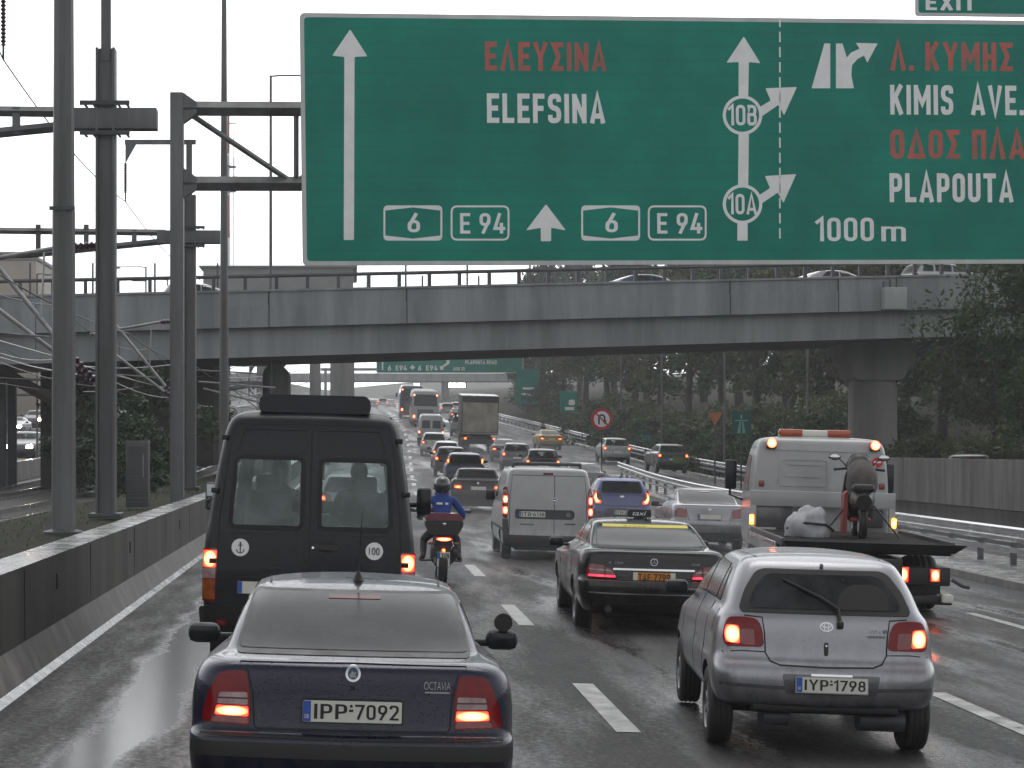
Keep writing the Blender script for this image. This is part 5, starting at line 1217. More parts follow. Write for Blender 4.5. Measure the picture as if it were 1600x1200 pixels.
c.p('lit_segment', 'litled', 'R', rp([(.47, .712), (.80, .722), (.80, .748), (.475, .738)], .008), .016, .02, parent=lamp, mirror=True)
c.line('lens_divider', 'R', [(.60, .705), (.60, .86)], .012, 'gap', .017, parent=lamp, mirror=True)
c.p('chrome_strip', 'chrome', 'R', rp([(-.50, .808), (.50, .808), (.50, .832), (-.50, .832)], .006), .016, .06)
c.plate(0, .728, 'TAE 7799', 'taxi', h=.125)
c.line('chrome_line', 'R', [(-.80, .532), (-.5, .522), (.5, .522), (.80, .532)], .016, 'chrome', .006)
c.line('boot_seam', 'R', [(-.66, 1.02), (-.53, .98), (-.47, .86), (-.45, .66), (-.4, .64), (.4, .64), (.45, .66), (.47, .86), (.53, .98), (.66, 1.02)], .009)
c.p('bumper_valance', 'black', 'R', rp([(-.72, .30), (.72, .30), (.76, .40), (-.76, .40)], .03), .008, .06)
c.line('badge', 'R', circ(0, .915, .042, 28) + [(.042, .915)], .007, 'emblem', .010, step=.02)
yy = c.hit('R', 0, .915).y - .014; st = MB()
for a in (90, 210, 330): st.prism([(math.cos(R(a)) * .04, .915 + math.sin(R(a)) * .04), (math.cos(R(a + 60)) * .008, .915 + math.sin(R(a + 60)) * .008), (math.cos(R(a - 60)) * .008, .915 + math.sin(R(a - 60)) * .008)], yy, yy + .006)
st.build('star_emblem', M['emblem'], c.root)
yy = c.hit('R', .5, .895).y - .003; text_mb('E 250', -.55, -.38, .885, .912, yy, .006, .0).build('badge_lettering', M['emblem'], c.root); text_mb('CDI', .47, .56, .885, .912, yy, .006, .0).build('badge_lettering', M['emblem'], c.root)
h = c.hit('T', .0, 1.9)
rs = MB().prism(rp([(-.16, h.z + .02), (.16, h.z + .02), (.15, h.z + .125), (-.15, h.z + .125)], .02), 1.82, 1.96).box((0, 1.89, h.z + .01), (.12, .1, .03), 0, .008).build('roof_sign', M['black'], c.root)
text_mb('taxi', -.09, .09, h.z + .045, h.z + .1, 1.818, .003, .0, shear=.3).build('lettering', M['white'], rs)
h = c.hit('T', .06, 1.58); MB().prism([(.04, h.z - .01), (.075, h.z - .01), (.06, h.z + .045)], 1.55, 1.68).build('roof_fin', M['paint_black'], c.root)
for x in (-.55, .55): MB().lathe([(.05, -.04), (.055, .12), (.042, .12), (.04, 0), (0, 0)], 'Y', (x, .06, .33), 16).build('exhaust_pipe', M['steel_dark'], c.root)
for pts in ([(1.3, .5), (1.3, 1.08)], [(2.15, .35), (2.15, 1.08)], [(3.2, .36), (3.22, .95)]): c.line('door_seam', 'L', pts, .009, mirror=True)
MB().box((0, .8, .26), (1.2, 1.0, .12), 0, .03).build('underbody', M['black'], c.root)
c.mirrors(3.05, 1.0, 1.0, .2, .13)
for sx in (-1, 1): c.p('headlamp', 'clearlens', 'F', rp([(sx * .45, .60), (sx * .8, .62), (sx * .8, .74), (sx * .45, .72)], .03), .01, .05)
place(c.root, 3.68, 23.6, R(2.0), -.04); taxi = c

# ---- charcoal minibus van in the left lane
VAN = [(.34, .30, 5.2, .90, K(rc=.1)), (.44, .10, 5.35, .96, K(rc=.1, bow=.04)), (.62, .06, 5.42, .985, K(rc=.1, bow=.04)), (.95, .05, 5.42, 1.0, K(rc=.09, bow=.04)), (1.0, .05, 5.40, 1.0, K(rc=.09, bow=.04)), (1.25, .06, 5.3, .995, K(rc=.09, bow=.04, zf=-.10)), (1.42, .075, 5.05, .975, K(rc=.09, bow=.04, zf=-.12)), (1.5, .09, 4.75, .96, K(rc=.09, bow=.04, zf=-.06)), (1.75, .12, 4.5, .93, K(rc=.09, bow=.04)), (2.05, .17, 4.25, .885, K(rc=.09, bow=.04)), (2.3, .21, 4.05, .84, K(rc=.09, bow=.04)), (2.43, .24, 3.9, .80, K(rc=.1, bow=.05)), (2.5, .29, 3.75, .75, K(rc=.12, bow=.05)), (2.54, .40, 3.55, .66, K(crown=.008)), (2.555, .6, 3.3, .45, K(crown=.01)), (2.56, .8, 3.0, .2)]
vw = [rp([(-.735, 1.455), (-.085, 1.455), (-.085, 2.085), (-.70, 2.085)], .06), rp([(.10, 1.455), (.75, 1.455), (.715, 2.075), (.10, 2.075)], .06)]
wsv = rp([(-.82, 1.56), (.82, 1.56), (.72, 2.28), (-.72, 2.28)], .08)
sv = [rp([(3.2, 1.5), (4.2, 1.5), (3.85, 2.08), (3.2, 2.08)], .06), rp([(1.75, 1.5), (3.0, 1.5), (3.0, 2.08), (1.75, 2.08)], .06), rp([(.55, 1.5), (1.6, 1.5), (1.6, 2.08), (.55, 2.08)], .06)]
c = Car('minibus', 'tall charcoal minibus with two rear windows and round stickers ahead of the navy saloon', 'van', VAN, (1.15, 4.45), .34, .21, .86, 'paint_charcoal', 3, cuts=[('R', grow(q, -.015)) for q in vw] + [('F', grow(wsv, -.02))] + [('L', grow(q, -.015)) for q in sv])
for q in vw:
    o = c.p('rear_window', 'glassvan', 'R', q, .008, .06)
    rim = ribbon([(x, z) for x, z in grow(q, .012)] + [grow(q, .012)[0]], .04); c.p('window_rubber', 'gap', 'R', rim, .012, .05, parent=o)
c.p('windscreen', 'glasssee', 'F', wsv, .008, .1)
for q in sv: c.p('side_window', 'glasssee', 'L', q, .008, .1, mirror=True)
c.line('door_seam', 'R', [(.0, .98), (.0, 2.42)], .014, step=.08); c.line('door_seam', 'R', [(-.86, .98), (-.85, 1.5), (-.77, 2.2), (-.70, 2.42), (.70, 2.42), (.77, 2.2), (.85, 1.5), (.86, .98)], .012, step=.06); c.line('door_seam', 'R', [(-.86, .975), (.86, .975)], .014, step=.08)
for sx in (-1, 1):
    c.p('pressed_rib', 'paint_charcoal', 'R', ribbon([(sx * .055, 2.16), (sx * .055, 2.37), (sx * .64, 2.37), (sx * .70, 2.16)], .022), .010, .06)
    c.p('pressed_rib', 'paint_charcoal', 'R', ribbon([(sx * .05, 1.395), (sx * .80, 1.395)], .024), .010, .06); c.p('pressed_rib', 'paint_charcoal', 'R', ribbon([(sx * .05, 1.06), (sx * .82, 1.06)], .03), .012, .06)
lamp = c.p('tail_lamp', 'redlens', 'R', rp([(.865, .74), (.985, .74), (.985, 1.235), (.855, 1.235)], .02), .014, .03, mirror=True)
c.p('lit_segment', 'lit2', 'R', rp([(.872, 1.06), (.975, 1.06), (.975, 1.215), (.865, 1.215)], .015), .018, .02, parent=lamp, mirror=True)
c.p('reverse_lens', 'clearlens', 'R', rp([(.872, .955), (.978, .955), (.978, 1.05), (.87, 1.05)], .01), .018, .03, parent=lamp, mirror=True)
c.p('indicator_lens', 'amberlens', 'R', rp([(.872, .76), (.978, .76), (.978, .945), (.872, .945)], .01), .018, .03, parent=lamp, mirror=True)
c.p('door_handle', 'black', 'R', rp(rect(.16, 1.27, .21, .05), .02), .028, .03); c.p('handle_recess', 'gap', 'R', rp(rect(.18, 1.272, .12, .10), .03), .006, .03); c.p('lock', 'chrome', 'R', circ(.035, 1.265, .012, 10), .014, .01)
dk = c.p('round_sticker', 'white', 'R', circ(-.645, 1.25, .082), .006, .03); yy = c.hit('R', -.645, 1.25).y - .010
an = MB(); an.prism(rect(-.645, 1.245, .009, .085), yy, yy + .003); an.prism(rect(-.645, 1.272, .04, .008), yy, yy + .003); an.prism(ribbon([(-.645 + .036 * math.cos(a), 1.235 + .036 * math.sin(a)) for a in [math.pi + k * math.pi / 10 for k in range(11)]], .009), yy, yy + .003); an.prism(circ(-.645, 1.294, .009, 10), yy, yy + .003); an.build('anchor_mark', M['ink'], dk)
dk = c.p('round_sticker', 'white', 'R', circ(.61, 1.245, .082), .006, .03); text_mb('100', .56, .66, 1.21, 1.28, c.hit('R', .61, 1.245).y - .009, .003, .0).build('lettering', M['ink'], dk)
for sx in (-1, 1):
    for z in (1.78, 2.28, 1.12): MB().box((sx * (.90 if z < 2 else .82), c.hit('R', sx * .8, z).y - .012, z), (.07, .03, .05), 0, .008).build('hinge', M['paint_charcoal'], c.root)
pd = MB(); pd.prism(rp([(-.50, 2.53), (.53, 2.53), (.55, 2.58), (.54, 2.66), (.50, 2.70), (-.47, 2.70), (-.51, 2.66), (-.52, 2.58)], .03), .36, 1.5); pd.build('roof_unit', M['paint_charcoal'], c.root)
c.plate(-.40, .88, ''); c.p('bumper', 'black', 'R', rp([(-.97, .40), (.97, .40), (.98, .70), (-.98, .70)], .04), .05, .08)
c.p('reflector', 'redlens', 'R', rect(-.80, .56, .1, .05), .06, .03); c.p('reflector', 'redlens', 'R', rect(.80, .56, .1, .05), .06, .03)
c.line('roof_gutter', 'T', [(-.74, .5), (-.75, 2.0), (-.72, 3.6)], .025, 'black', .01, mirror=True, step=.1)
MB().box((0, 2.3, .72), (1.75, 4.0, .06)).build('cabin_floor', M['interior'], c.root)
for (x, y) in ((-.52, 3.25), (.52, 3.25)):
    s = MB().box((x, y, 1.0), (.52, .5, .16), 0, .05).build('seat', M['seat'], c.root); MB().box((x, y - .25, 1.38), (.5, .12, .68), 0, .05).build('backrest', M['seat'], s); MB().box((x, y - .27, 1.80), (.28, .09, .18), 0, .04).build('headrest', M['seat'], s)
MB().box((0, 4.3, 1.28), (1.6, .35, .3), 0, .08).build('dashboard', M['interior'], c.root)
o = MB().tube([(-.98, 4.35, 1.55), (-1.14, 4.3, 1.56)], .03, 8).box((-1.22, 4.28, 1.60), (.17, .09, .32), 0, .04).build('wing_mirror', M['black'], c.root); MB().box((-1.22, 4.232, 1.60), (.14, .006, .28), 0, .003).build('mirror_glass', M['mirror'], o)
o = MB().tube([(.98, 4.35, 1.55), (1.14, 4.3, 1.56)], .03, 8).box((1.22, 4.28, 1.60), (.17, .09, .32), 0, .04).build('wing_mirror', M['black'], c.root); MB().box((1.22, 4.232, 1.60), (.14, .006, .28), 0, .003).build('mirror_glass', M['glass'], o)
place(c.root, -.45, 17.9, 0, .0); van = c

# ---- white panel van in the middle lane
DOB = [(.22, .30, 4.15, .76), (.30, .08, 4.28, .87), (.42, .03, 4.36, .905), (.50, .03, 4.38, .912), (.54, .07, 4.38, .912), (.8, .08, 4.3, .915, K(zf=-.02)), (1.05, .09, 4.15, .91, K(zf=-.1)), (1.12, .095, 3.8, .905, K(zf=-.05)), (1.2, .10, 3.4, .895), (1.45, .13, 3.05, .87, K(rc=.12)), (1.68, .17, 2.75, .83, K(rc=.12)), (1.78, .20, 2.62, .80, K(rc=.13)), (1.83, .25, 2.5, .75), (1.855, .36, 2.35, .64), (1.865, .6, 2.1, .42, K(crown=.01)), (1.87, .9, 1.9, .2)]
c = Car('panel_van', 'dirty white panel van with a roof bar and windowless rear doors', 'van', DOB, (.86, 3.6), .315, .20, .78, 'paint_white', 3)
lamp = c.p('tail_lamp', 'redlens', 'R', rp([(.815, .82), (.885, .84), (.895, 1.1), (.87, 1.44), (.83, 1.47), (.79, 1.30), (.80, 1.0)], .03), .014, .03, mirror=True)
c.p('lit_segment', 'lit2', 'R', rp([(.81, .92), (.88, .92), (.885, 1.06), (.805, 1.06)], .015), .018, .02, parent=lamp, mirror=True); c.p('lit_segment', 'lit2', 'R', rp([(.81, 1.14), (.88, 1.14), (.875, 1.28), (.808, 1.28)], .015), .018, .02, parent=lamp, mirror=True)
c.p('plate_recess', 'black', 'R', rp([(-.66, .83), (.50, .83), (.54, .93), (.50, 1.02), (-.66, 1.02)], .05), .008, .05)
c.plate(-.32, .925, 'ITB-6118', h=.11)
c.p('door_handle', 'paint_grey', 'R', circ(.40, .925, .045, 20), .016, .02)
c.p('badge', 'emblem', 'R', circ(.12, 1.205, .052), .010, .02); c.p('badge', 'black', 'R', circ(.12, 1.205, .044), .013, .02); c.p('badge_lettering', 'emblem', 'R', rect(.12, 1.205, .055, .022), .015, .02)
c.p('brake_light', 'darkred', 'R', rp(rect(-.01, 1.735, .2, .035), .01), .012, .03)
c.line('door_seam', 'R', [(.12, .54), (.12, 1.70)], .012); c.line('door_seam', 'R', [(-.77, .54), (-.765, 1.3), (-.72, 1.70), (.72, 1.70), (.765, 1.3), (.77, .54)], .011)
c.p('bumper', 'black', 'R', rp([(-.86, .27), (.86, .27), (.89, .50), (-.89, .50)], .03), .012, .06)
c.p('corner_trim', 'black', 'R', rp([(.76, .5), (.89, .5), (.895, .82), (.80, .82)], .02), .012, .05, mirror=True)
c.p('reflector', 'redlens', 'R', rect(-.56, .395, .17, .028), .018, .03); c.p('reflector', 'redlens', 'R', rect(.62, .395, .17, .028), .018, .03)
c.p('badge_lettering', 'paint_grey', 'R', rect(-.42, .72, .28, .03), .006, .05); c.p('badge_lettering', 'paint_dkblue', 'R', rect(.44, .74, .22, .03), .006, .05)
rk = MB().tube([(-.70, .75, 1.93), (.70, .75, 1.93)], .035, 8); rk.box((-.68, .75, 1.88), (.06, .08, .1), 0, .01).box((.68, .75, 1.88), (.06, .08, .1), 0, .01); rk.build('roof_bar', M['steel_dark'], c.root)
for q in ([(2.1, 1.22), (3.0, 1.2), (2.62, 1.62), (2.1, 1.64)],): c.p('side_window', 'glass', 'L', rp(q, .04), .006, .08, mirror=True)
c.p('windscreen', 'glass', 'F', rp([(-.78, 1.25), (.78, 1.25), (.7, 1.7), (-.7, 1.7)], .05), .006, .08)
c.line('side_moulding', 'L', [(.2, .62), (4.0, .62)], .06, 'black', .01, mirror=True, step=.1); c.mirrors(2.95, 1.22, 1.0, .2, .22)
MB().box((0, .9, .25), (1.3, 1.2, .12), 0, .03).build('underbody', M['black'], c.root)
place(c.root, 3.86, 38.3, R(.6)); doblo = c

# ================================================================== RIDER, MOTORCYCLE, TOW TRUCK, LORRIES, BUSES
def skin_mesh(verts, edges, sub=2):
    me = bpy.data.meshes.new('skel'); me.from_pydata([v[0] for v in verts], edges, []); 
    t = bpy.data.objects.new('tmp', me); C.objects.link(t); md = t.modifiers.new('skin', 'SKIN'); md.use_smooth_shade = True; md.branch_smoothing = .6
    for i, v in enumerate(verts):
        r = v[1]; me.skin_vertices[0].data[i].radius = r if isinstance(r, tuple) else (r, r)
    me.skin_vertices[0].data[0].use_root = True
    sb = t.modifiers.new('sub', 'SUBSURF'); sb.levels = sub; sb.render_levels = sub
    dg = bpy.context.evaluated_depsgraph_get(); dg.update(); r = bpy.data.meshes.new_from_object(t.evaluated_get(dg)); bpy.data.objects.remove(t)
    for p in r.polygons: p.use_smooth = True
    return r
def seated_person(name, label, pose, mats, group=None):
    """one continuous body grown on a skeleton; mats = (skin, upper, lower, foot) chosen by region"""
    V = [((0, 0, .88), (.17, .13)), ((0, .05, 1.02), (.16, .12)), ((0, .12, 1.20), (.19, .125)), ((0, .17, 1.37), (.13, .09)), ((0, .20, 1.46), (.058, .06)), ((0, .23, 1.55), (.085, .095)), ((0, .235, 1.64), (.075, .09))]
    E = [(0, 1), (1, 2), (2, 3), (3, 4), (4, 5), (5, 6)]
    def chain(a, pts):
        for co, r in pts: V.append((co, r)); E.append((a, len(V) - 1)); a = len(V) - 1
        return a
    for s in (-1, 1):
        p = pose(s)
        w_ = chain(3, [(p['sh'], .082), (p['el'], .058), (p['wr'], .037), (p['palm'], (.045, .026))])
        d = (Vector(p['palm']) - Vector(p['wr'])).normalized()
        for k in range(4):
            b = Vector(p['palm']) + Vector((s * (k - 1.5) * .021, 0, 0)) + d * .035; L = (.040, .047, .044, .034)[k]
            chain(w_, [(tuple(b), .0105), (tuple(b + d * L * .6 + Vector((0, 0, -.012))), .0095), (tuple(b + d * L * .5 + Vector((0, -.012, -.05))), .0085)])
        t0 = Vector(p['palm']) + Vector((-s * .045, -.01, -.012)); chain(w_, [(tuple(t0), .012), (tuple(t0 + Vector((-s * .012, .03, -.022))), .0095)])
        chain(0, [(p['hip'], .10), (p['kn'], .072), (p['an'], .048), (p['toe'], (.045, .035))])
    me = skin_mesh(V, E)
    for m in mats: me.materials.append(m)
    hipz = .93
    an = pose(1)['an'][2]
    for f in me.polygons:
        c = f.center; m = 1
        if c.z > 1.45: m = 0
        elif c.z < an + .07: m = 3
        elif c.z < hipz - .02 and abs(c.x) < .34 and (c.z < .84 or abs(c.y) < .4): m = 2
        wr_ = Vector(pose(1 if c.x > 0 else -1)['palm'])
        if (c - wr_).length < .11: m = 0 if mats[0] is M['skin'] else 3
        f.material_index = m
    o = link(name, me); tag(o, label, 'person', group); return o
bk = thing('motorcycle', 'dark motorcycle with maroon-lidded top box and lit tail lamp beside the minibus', 'motorcycle')
add_wheel(bk, 0, -.62, .31, .15); fw = add_wheel(bk, 0, .82, .30, .11)
MB().tube([(0, -.35, .74), (0, .1, .78), (0, .35, .86), (0, .62, .95)], [.10, .14, .17, .08], 14).build('fuel_tank', M['maroon'], bk)
MB().box((0, -.15, .80), (.27, .75, .10), 0, .045).build('seat', M['black'], bk)
b = MB(); b.tube([(-.1, -.62, .31), (-.1, .0, .4)], .035, 8).tube([(.1, -.62, .31), (.1, 0, .4)], .035, 8).box((0, .1, .45), (.34, .5, .36), 0, .1).box((0, -.45, .62), (.2, .5, .2), 0, .06); b.tube([(-.08, .82, .3), (-.09, .55, 1.0)], .03, 8).tube([(.08, .82, .3), (.09, .55, 1.0)], .03, 8); b.build('frame', M['black'], bk)
MB().prism(rp([(-.11, .28), (.11, .28), (.13, .62), (-.13, .62)], .04), -.86, -.80).prism(rp([(-.16, .60), (.16, .60), (.12, .78), (-.12, .78)], .04), -.82, -.45).build('rear_mudguard', M['black'], bk)
tb_ = MB().prism(rp([(-.22, .80), (.22, .80), (.31, .95), (.31, 1.03), (-.31, 1.03), (-.31, .95)], .05), -.90, -.48).build('top_box', M['black'], bk)
MB().prism(rp([(-.31, 1.035), (.31, 1.035), (.30, 1.10), (.24, 1.155), (-.24, 1.155), (-.30, 1.10)], .05), -.895, -.49).build('box_lid', M['maroon'], tb_); MB().box((0, -.905, .98), (.06, .014, .04), 0, .005).build('lock', M['chrome'], tb_)
tl = MB().prism(rp([(-.17, .735), (-.05, .70), (.05, .70), (.17, .735), (.14, .775), (-.14, .775)], .012), -.92, -.80).build('tail_lamp', M['redlens'], bk); MB().prism(rp([(-.13, .735), (-.04, .708), (.04, .708), (.13, .735), (.09, .762), (-.09, .762)], .01), -.928, -.9205).build('lit_segment', M['lit2'], tl)
MB().lathe([(0, 0), (.03, 0), (.03, .03), (0, .03)], 'Y', (0, -.90, .555), 14).build('reflector', M['lit'], bk)  # reflector given a glow of its own for the lit red dot
number_plate(bk, 0, -.895, .41, 'XHN|178', 'bike', .205, .24, .012)
MB().tube([(.17, .2, .30), (.2, -.3, .42), (.21, -.75, .56)], [.035, .06, .075], 14).lathe([(.075, 0), (.045, -.02), (.04, .02), (0, .02)], 'Y', (.211, -.76, .563), 14).build('exhaust', M['steel_dark'], bk)
MB().tube([(-.40, .42, 1.03), (-.30, .50, 1.05), (0, .58, 1.02), (.30, .50, 1.05), (.40, .42, 1.03)], .017, 8).build('handlebar', M['black'], bk)
for s in (-1, 1):
    o = MB().tube([(s * .26, .52, 1.05), (s * .36, .50, 1.13), (s * .40, .50, 1.15)], .009, 6).box((s * .44, .50, 1.16), (.15, .03, .085), 0, .014).build('mirror', M['black'], bk); MB().box((s * .44, .482, 1.16), (.13, .005, .07), 0, .002).build('mirror_glass', M['mirror'], o)
    MB().box((s * .2, -.78, .66), (.10, .05, .04), 0, .015).build('indicator', M['amberlens'], bk)
    MB().tube([(s * .12, .02, .34), (s * .34, .02, .33)], .016, 8).build('footrest', M['steel_dark'], bk)
MB().prism(rp([(-.16, .82), (.16, .82), (.2, 1.1), (.1, 1.26), (-.1, 1.26), (-.2, 1.1)], .05), .66, .70).build('fairing', M['maroon'], bk); MB().prism(rp([(-.12, .66), (.12, .66), (.12, .8), (-.12, .8)], .04), .68, .78).build('headlamp', M['clearlens'], bk)
place(bk, 1.44, 32.0)
def rpose(s): return dict(sh=(s * .185, .16, 1.37), el=(s * .36, .22, 1.13), wr=(s * .375, .38, 1.06), palm=(s * .36, .435, 1.05), hip=(s * .11, .0, .87), kn=(s * .28, .40, .68), an=(s * .30, .02, .41), toe=(s * .33, .20, .35))
rd = seated_person('person', 'motorcyclist in a blue jacket and dark helmet seen from behind', rpose, (M['boots'], M['jacket'], M['trousers'], M['boots']))
hm = MB().ball((0, .225, 1.60), (.145, .165, .155), 0, 24, 16); hm.build('helmet', M['helmet'], rd)
MB().lathe([(.147, -.012), (.149, .012)], 'Z', (0, .225, 1.545), 24).build('helmet_band', M['black'], rd)
MB().tube([(-.1, .235, 1.462), (0, .135, 1.468), (.1, .235, 1.462)], .03, 8).build('collar', M['jacket'], rd)
for k in range(2): MB().box((-.045 + k * .12, .008, 1.30), (.10 - .05 * k, .016, .034), 0, .003).build('jacket_print', M['white'], rd)
place(rd, 1.44, 32.0, 0, -.015)

# van occupants, seen as dark shapes through its rear windows
def vpose(s): return dict(sh=(s * .19, .15, 1.36), el=(s * .27, .22, 1.12), wr=(s * .2, .44, 1.10), palm=(s * .19, .52, 1.12), hip=(s * .11, .02, .86), kn=(s * .16, .42, .84), an=(s * .16, .55, .42), toe=(s * .16, .70, .38))
for k, (x, y, lb) in enumerate(((-.42, 3.22, 'dark figure seated in the left front seat of the charcoal minibus'), (.46, 3.22, 'dark figure seated in the right front seat of the charcoal minibus'))):
    p = seated_person('person', lb, vpose, (M['dark_cloth'], M['dark_cloth'], M['dark_cloth'], M['dark_cloth']), 'people in the minibus')
    MB().ball((0, .22, 1.615), (.098, .118, .125)).build('hair', M['dark_cloth'], p)
    q = van.root.location + van.root.rotation_euler.to_matrix() @ Vector((x, y, .32)); p.location = q; p.rotation_euler = van.root.rotation_euler

# ---- tow truck with a scooter on its bed
tt = thing('tow_truck', 'white tow truck with red beacons and a dark flat bed carrying a scooter', 'truck')
MB().prism([(-1.16, .90), (1.16, .90), (1.34, 1.02), (-1.22, 1.02)], 0.0, .16).prism([(-1.14, .86), (1.14, .86), (1.18, .995), (-1.18, .995)], .16, 4.4).build('flat_bed', M['bed'], tt)
for sx in (-1, 1): MB().box((sx * 1.19, 2.3, .99), (.05, 4.1, .12), 0, .01).build('bed_edge', M['steel_dark'], tt)
MB().box((0, 2.6, .68), (.86, 5.4, .26), 0, .02).build('chassis', M['black'], tt)
MB().box((.1, .25, .56), (2.1, .12, .26), 0, .02).build('lamp_bar', M['black'], tt)
for x, w_, h_ in ((-.30, .13, .16), (.47, .16, .20), (.93, .11, .16)):
    o = MB().box((x, .175, .58), (w_ + .06, .04, h_ + .05), 0, .015).build('tail_lamp', M['redlens'], tt); MB().box((x, .15, .58), (w_, .014, h_), 0, .006).build('lit_segment', M['lit2'], o)
MB().box((.25, .35, .22), (1.9, .16, .13), 0, .02).build('tow_bar', M['black'], tt); MB().box((1.12, .30, .25), (.16, .24, .12), 0, .02).build('bar_end', M['platewhite'], tt)
MB().tube([(1.18, .25, .52), (1.32, .2, .44), (1.42, .25, .42)], .03, 6).build('winch_hook', M['steel_dark'], tt)
for sx in (-1, 1):
    add_wheel(tt, sx * .92, 1.35, .40, .44); add_wheel(tt, sx * .95, 5.7, .40, .24)
    MB().prism([(sx * .70, .28), (sx * 1.12, .28), (sx * 1.12, .66), (sx * .70, .66)], .72, .74).build('mud_flap', M['rubber'], tt)
CAB = [(.55, 5.05, 7.1, 1.06, K(rc=.06, bow=0)), (.75, 5.0, 7.2, 1.12, K(rc=.06, bow=0)), (1.2, 5.0, 7.22, 1.135, K(rc=.07, bow=0)), (1.6, 5.0, 7.1, 1.13, K(rc=.08, bow=0)), (2.05, 5.01, 6.8, 1.10, K(rc=.09, bow=0)), (2.36, 5.03, 6.5, 1.06, K(rc=.1, bow=0)), (2.47, 5.07, 6.3, 1.01, K(rc=.12, bow=0)), (2.52, 5.16, 6.1, .9, K(rc=.12, bow=0)), (2.54, 5.3, 5.9, .6, K(bow=0)), (2.545, 5.4, 5.8, .2, K(bow=0))]
cm = loft(CAB, 2); bm = bmesh.new(); bm.from_mesh(cm); cb_ = BVHTree.FromBMesh(bm); bm.free(); cm.materials.append(M['paint_white']); [setattr(f, 'use_smooth', True) for f in cm.polygons]; cm.set_sharp_from_angle(angle=R(48)); cab = link('cab', cm, tt)
def cp(part, mk, axis, poly, off=.006, step=.07, par=None): return patch_mb(cb_, poly, axis, off, step).build(part, M[mk], par or tt)
def emb(pts, w_=.03, off=.016): return cp('pressed_rib', 'paint_white', 'R', ribbon(pts, w_), off, .07)
emb(rp([(-.70, 1.72), (.10, 1.72), (.12, 2.16), (-.66, 2.16)], .08) + [(-.70, 1.76)], .03); emb([(-.55, 2.08), (0, 2.07)]); emb([(-.6, 1.88), (.0, 1.87)]); emb([(-.8, 2.32), (.85, 2.30)], .025); emb([(.55, 1.76), (.9, 1.75), (.88, 2.18), (.5, 2.18)], .025)
cp('cab_seam', 'gap', 'R', ribbon([(-1.0, 1.62), (1.0, 1.62)], .012), .004)
cp('windscreen', 'glass', 'F', rp([(-.92, 1.65), (.92, 1.65), (.86, 2.25), (-.86, 2.25)], .06)); 
for ax in 'LS': cp('side_window', 'glass', ax, rp([(5.6, 1.6), (6.75, 1.6), (6.45, 2.2), (5.6, 2.2)], .06))
bb = MB().box((-.06, 5.55, 2.60), (1.18, .24, .12), 0, .03).build('beacon_bar', M['platewhite'], tt)
MB().box((-.45, 5.55, 2.605), (.40, .25, .125), 0, .03).build('beacon_cover', M['amberbar'], bb); MB().box((.34, 5.55, 2.605), (.40, .25, .125), 0, .03).build('beacon_cover', M['amberbar'], bb)
for x in (-.83, .87):
    o = MB().box((x, 4.98, 2.40), (.16, .1, .15), 0, .02).build('high_lamp', M['black'], tt); MB().lathe([(0, -.01), (.075, -.01), (.08, .02), (0, .02)], 'Y', (x, 4.925, 2.42), 16).build('lit_lens', M['lit2'], o)
for x in (-.98, 1.0): MB().box((x, 4.985, 1.74), (.09, .03, .10), 0, .01).build('reflector', M['redlens'], tt)
ne = MB().lathe([(0, -.006), (.085, -.006), (.085, 0), (0, 0)], 'Y', (.92, 5.005, 2.14), 24, smooth=False).build('no_entry_sticker', MATS['sign_red'], tt); MB().box((.92, 4.995, 2.145), (.115, .006, .03)).build('white_bar', M['white'], ne)
hb = MB(); hb.box((0, 4.75, 1.50), (2.36, .09, .26), 0, .012); hb.box((-1.13, 4.75, 1.20), (.10, .09, .40), 0, .01); hb.box((1.13, 4.75, 1.20), (.10, .09, .40), 0, .01); hb.build('headboard', M['paint_white'], tt)
MB().box((-.78, 4.83, 1.18), (.60, .05, .38), 0, .01).build('tool_locker', M['paint_grey'], tt); MB().box((.82, 4.80, 1.2), (.36, .12, .3), 0, .03).build('winch_motor', M['steel_dark'], tt)
MB().box((-1.215, 2.6, .86), (.03, 3.4, .20), 0, .01).build('side_board', M['paint_white'], tt); MB().box((-1.0, 4.6, .92), (.46, .04, .2), 0, .01).build('side_board', M['paint_white'], tt)
MB().box((-1.235, 2.6, .93), (.012, 3.2, .05)).build('red_stripe', M['redlens'], tt)
for k in range(4): MB().box((-1.18 + k * .14, 4.57, .85), (.03, .02, .03), 0, .004).build('marker_lamp', M['litamber'], tt)
for x in (-1.16, 1.16): MB().box((x, 4.69, 1.14), (.07, .04, .16), 0, .012).build('marker_lamp', M['litamber'], tt)
for sx in (-1, 1):
    o = MB().tube([(sx * 1.1, 6.5, 2.22), (sx * 1.32, 6.45, 2.24), (sx * 1.36, 6.45, 1.50), (sx * 1.12, 6.5, 1.42)], .022, 6).box((sx * 1.35, 6.42, 1.86), (.20, .10, .52), 0, .04).build('wing_mirror', M['black'], tt); MB().box((sx * 1.35, 6.365, 1.86), (.17, .008, .48), 0, .003).build('mirror_glass', M['glass'], o)
place(tt, 7.30, 27.2, R(5.5)); TTM = tt.rotation_euler.to_matrix()
def onbed(o, x, y, z, yaw=0): o.location = tt.location + TTM @ Vector((x, y, z)); o.rotation_euler = (TTM @ Matrix.Rotation(yaw, 3, 'Z')).to_euler(); return o
scn = thing('scooter', 'dark covered scooter with two mirrors strapped upright on the tow truck bed', 'scooter', group=None)
add_wheel(scn, 0, -.42, .24, .12); add_wheel(scn, 0, .62, .24, .12)
MB().tube([(0, -.62, .55), (0, -.35, .60), (0, .0, .52), (0, .1, .32)], [.12, .19, .17, .12], 12).build('tail_body', M['black'], scn); MB().box((0, -.2, .76), (.32, .72, .13), 0, .055).build('seat', M['black'], scn)
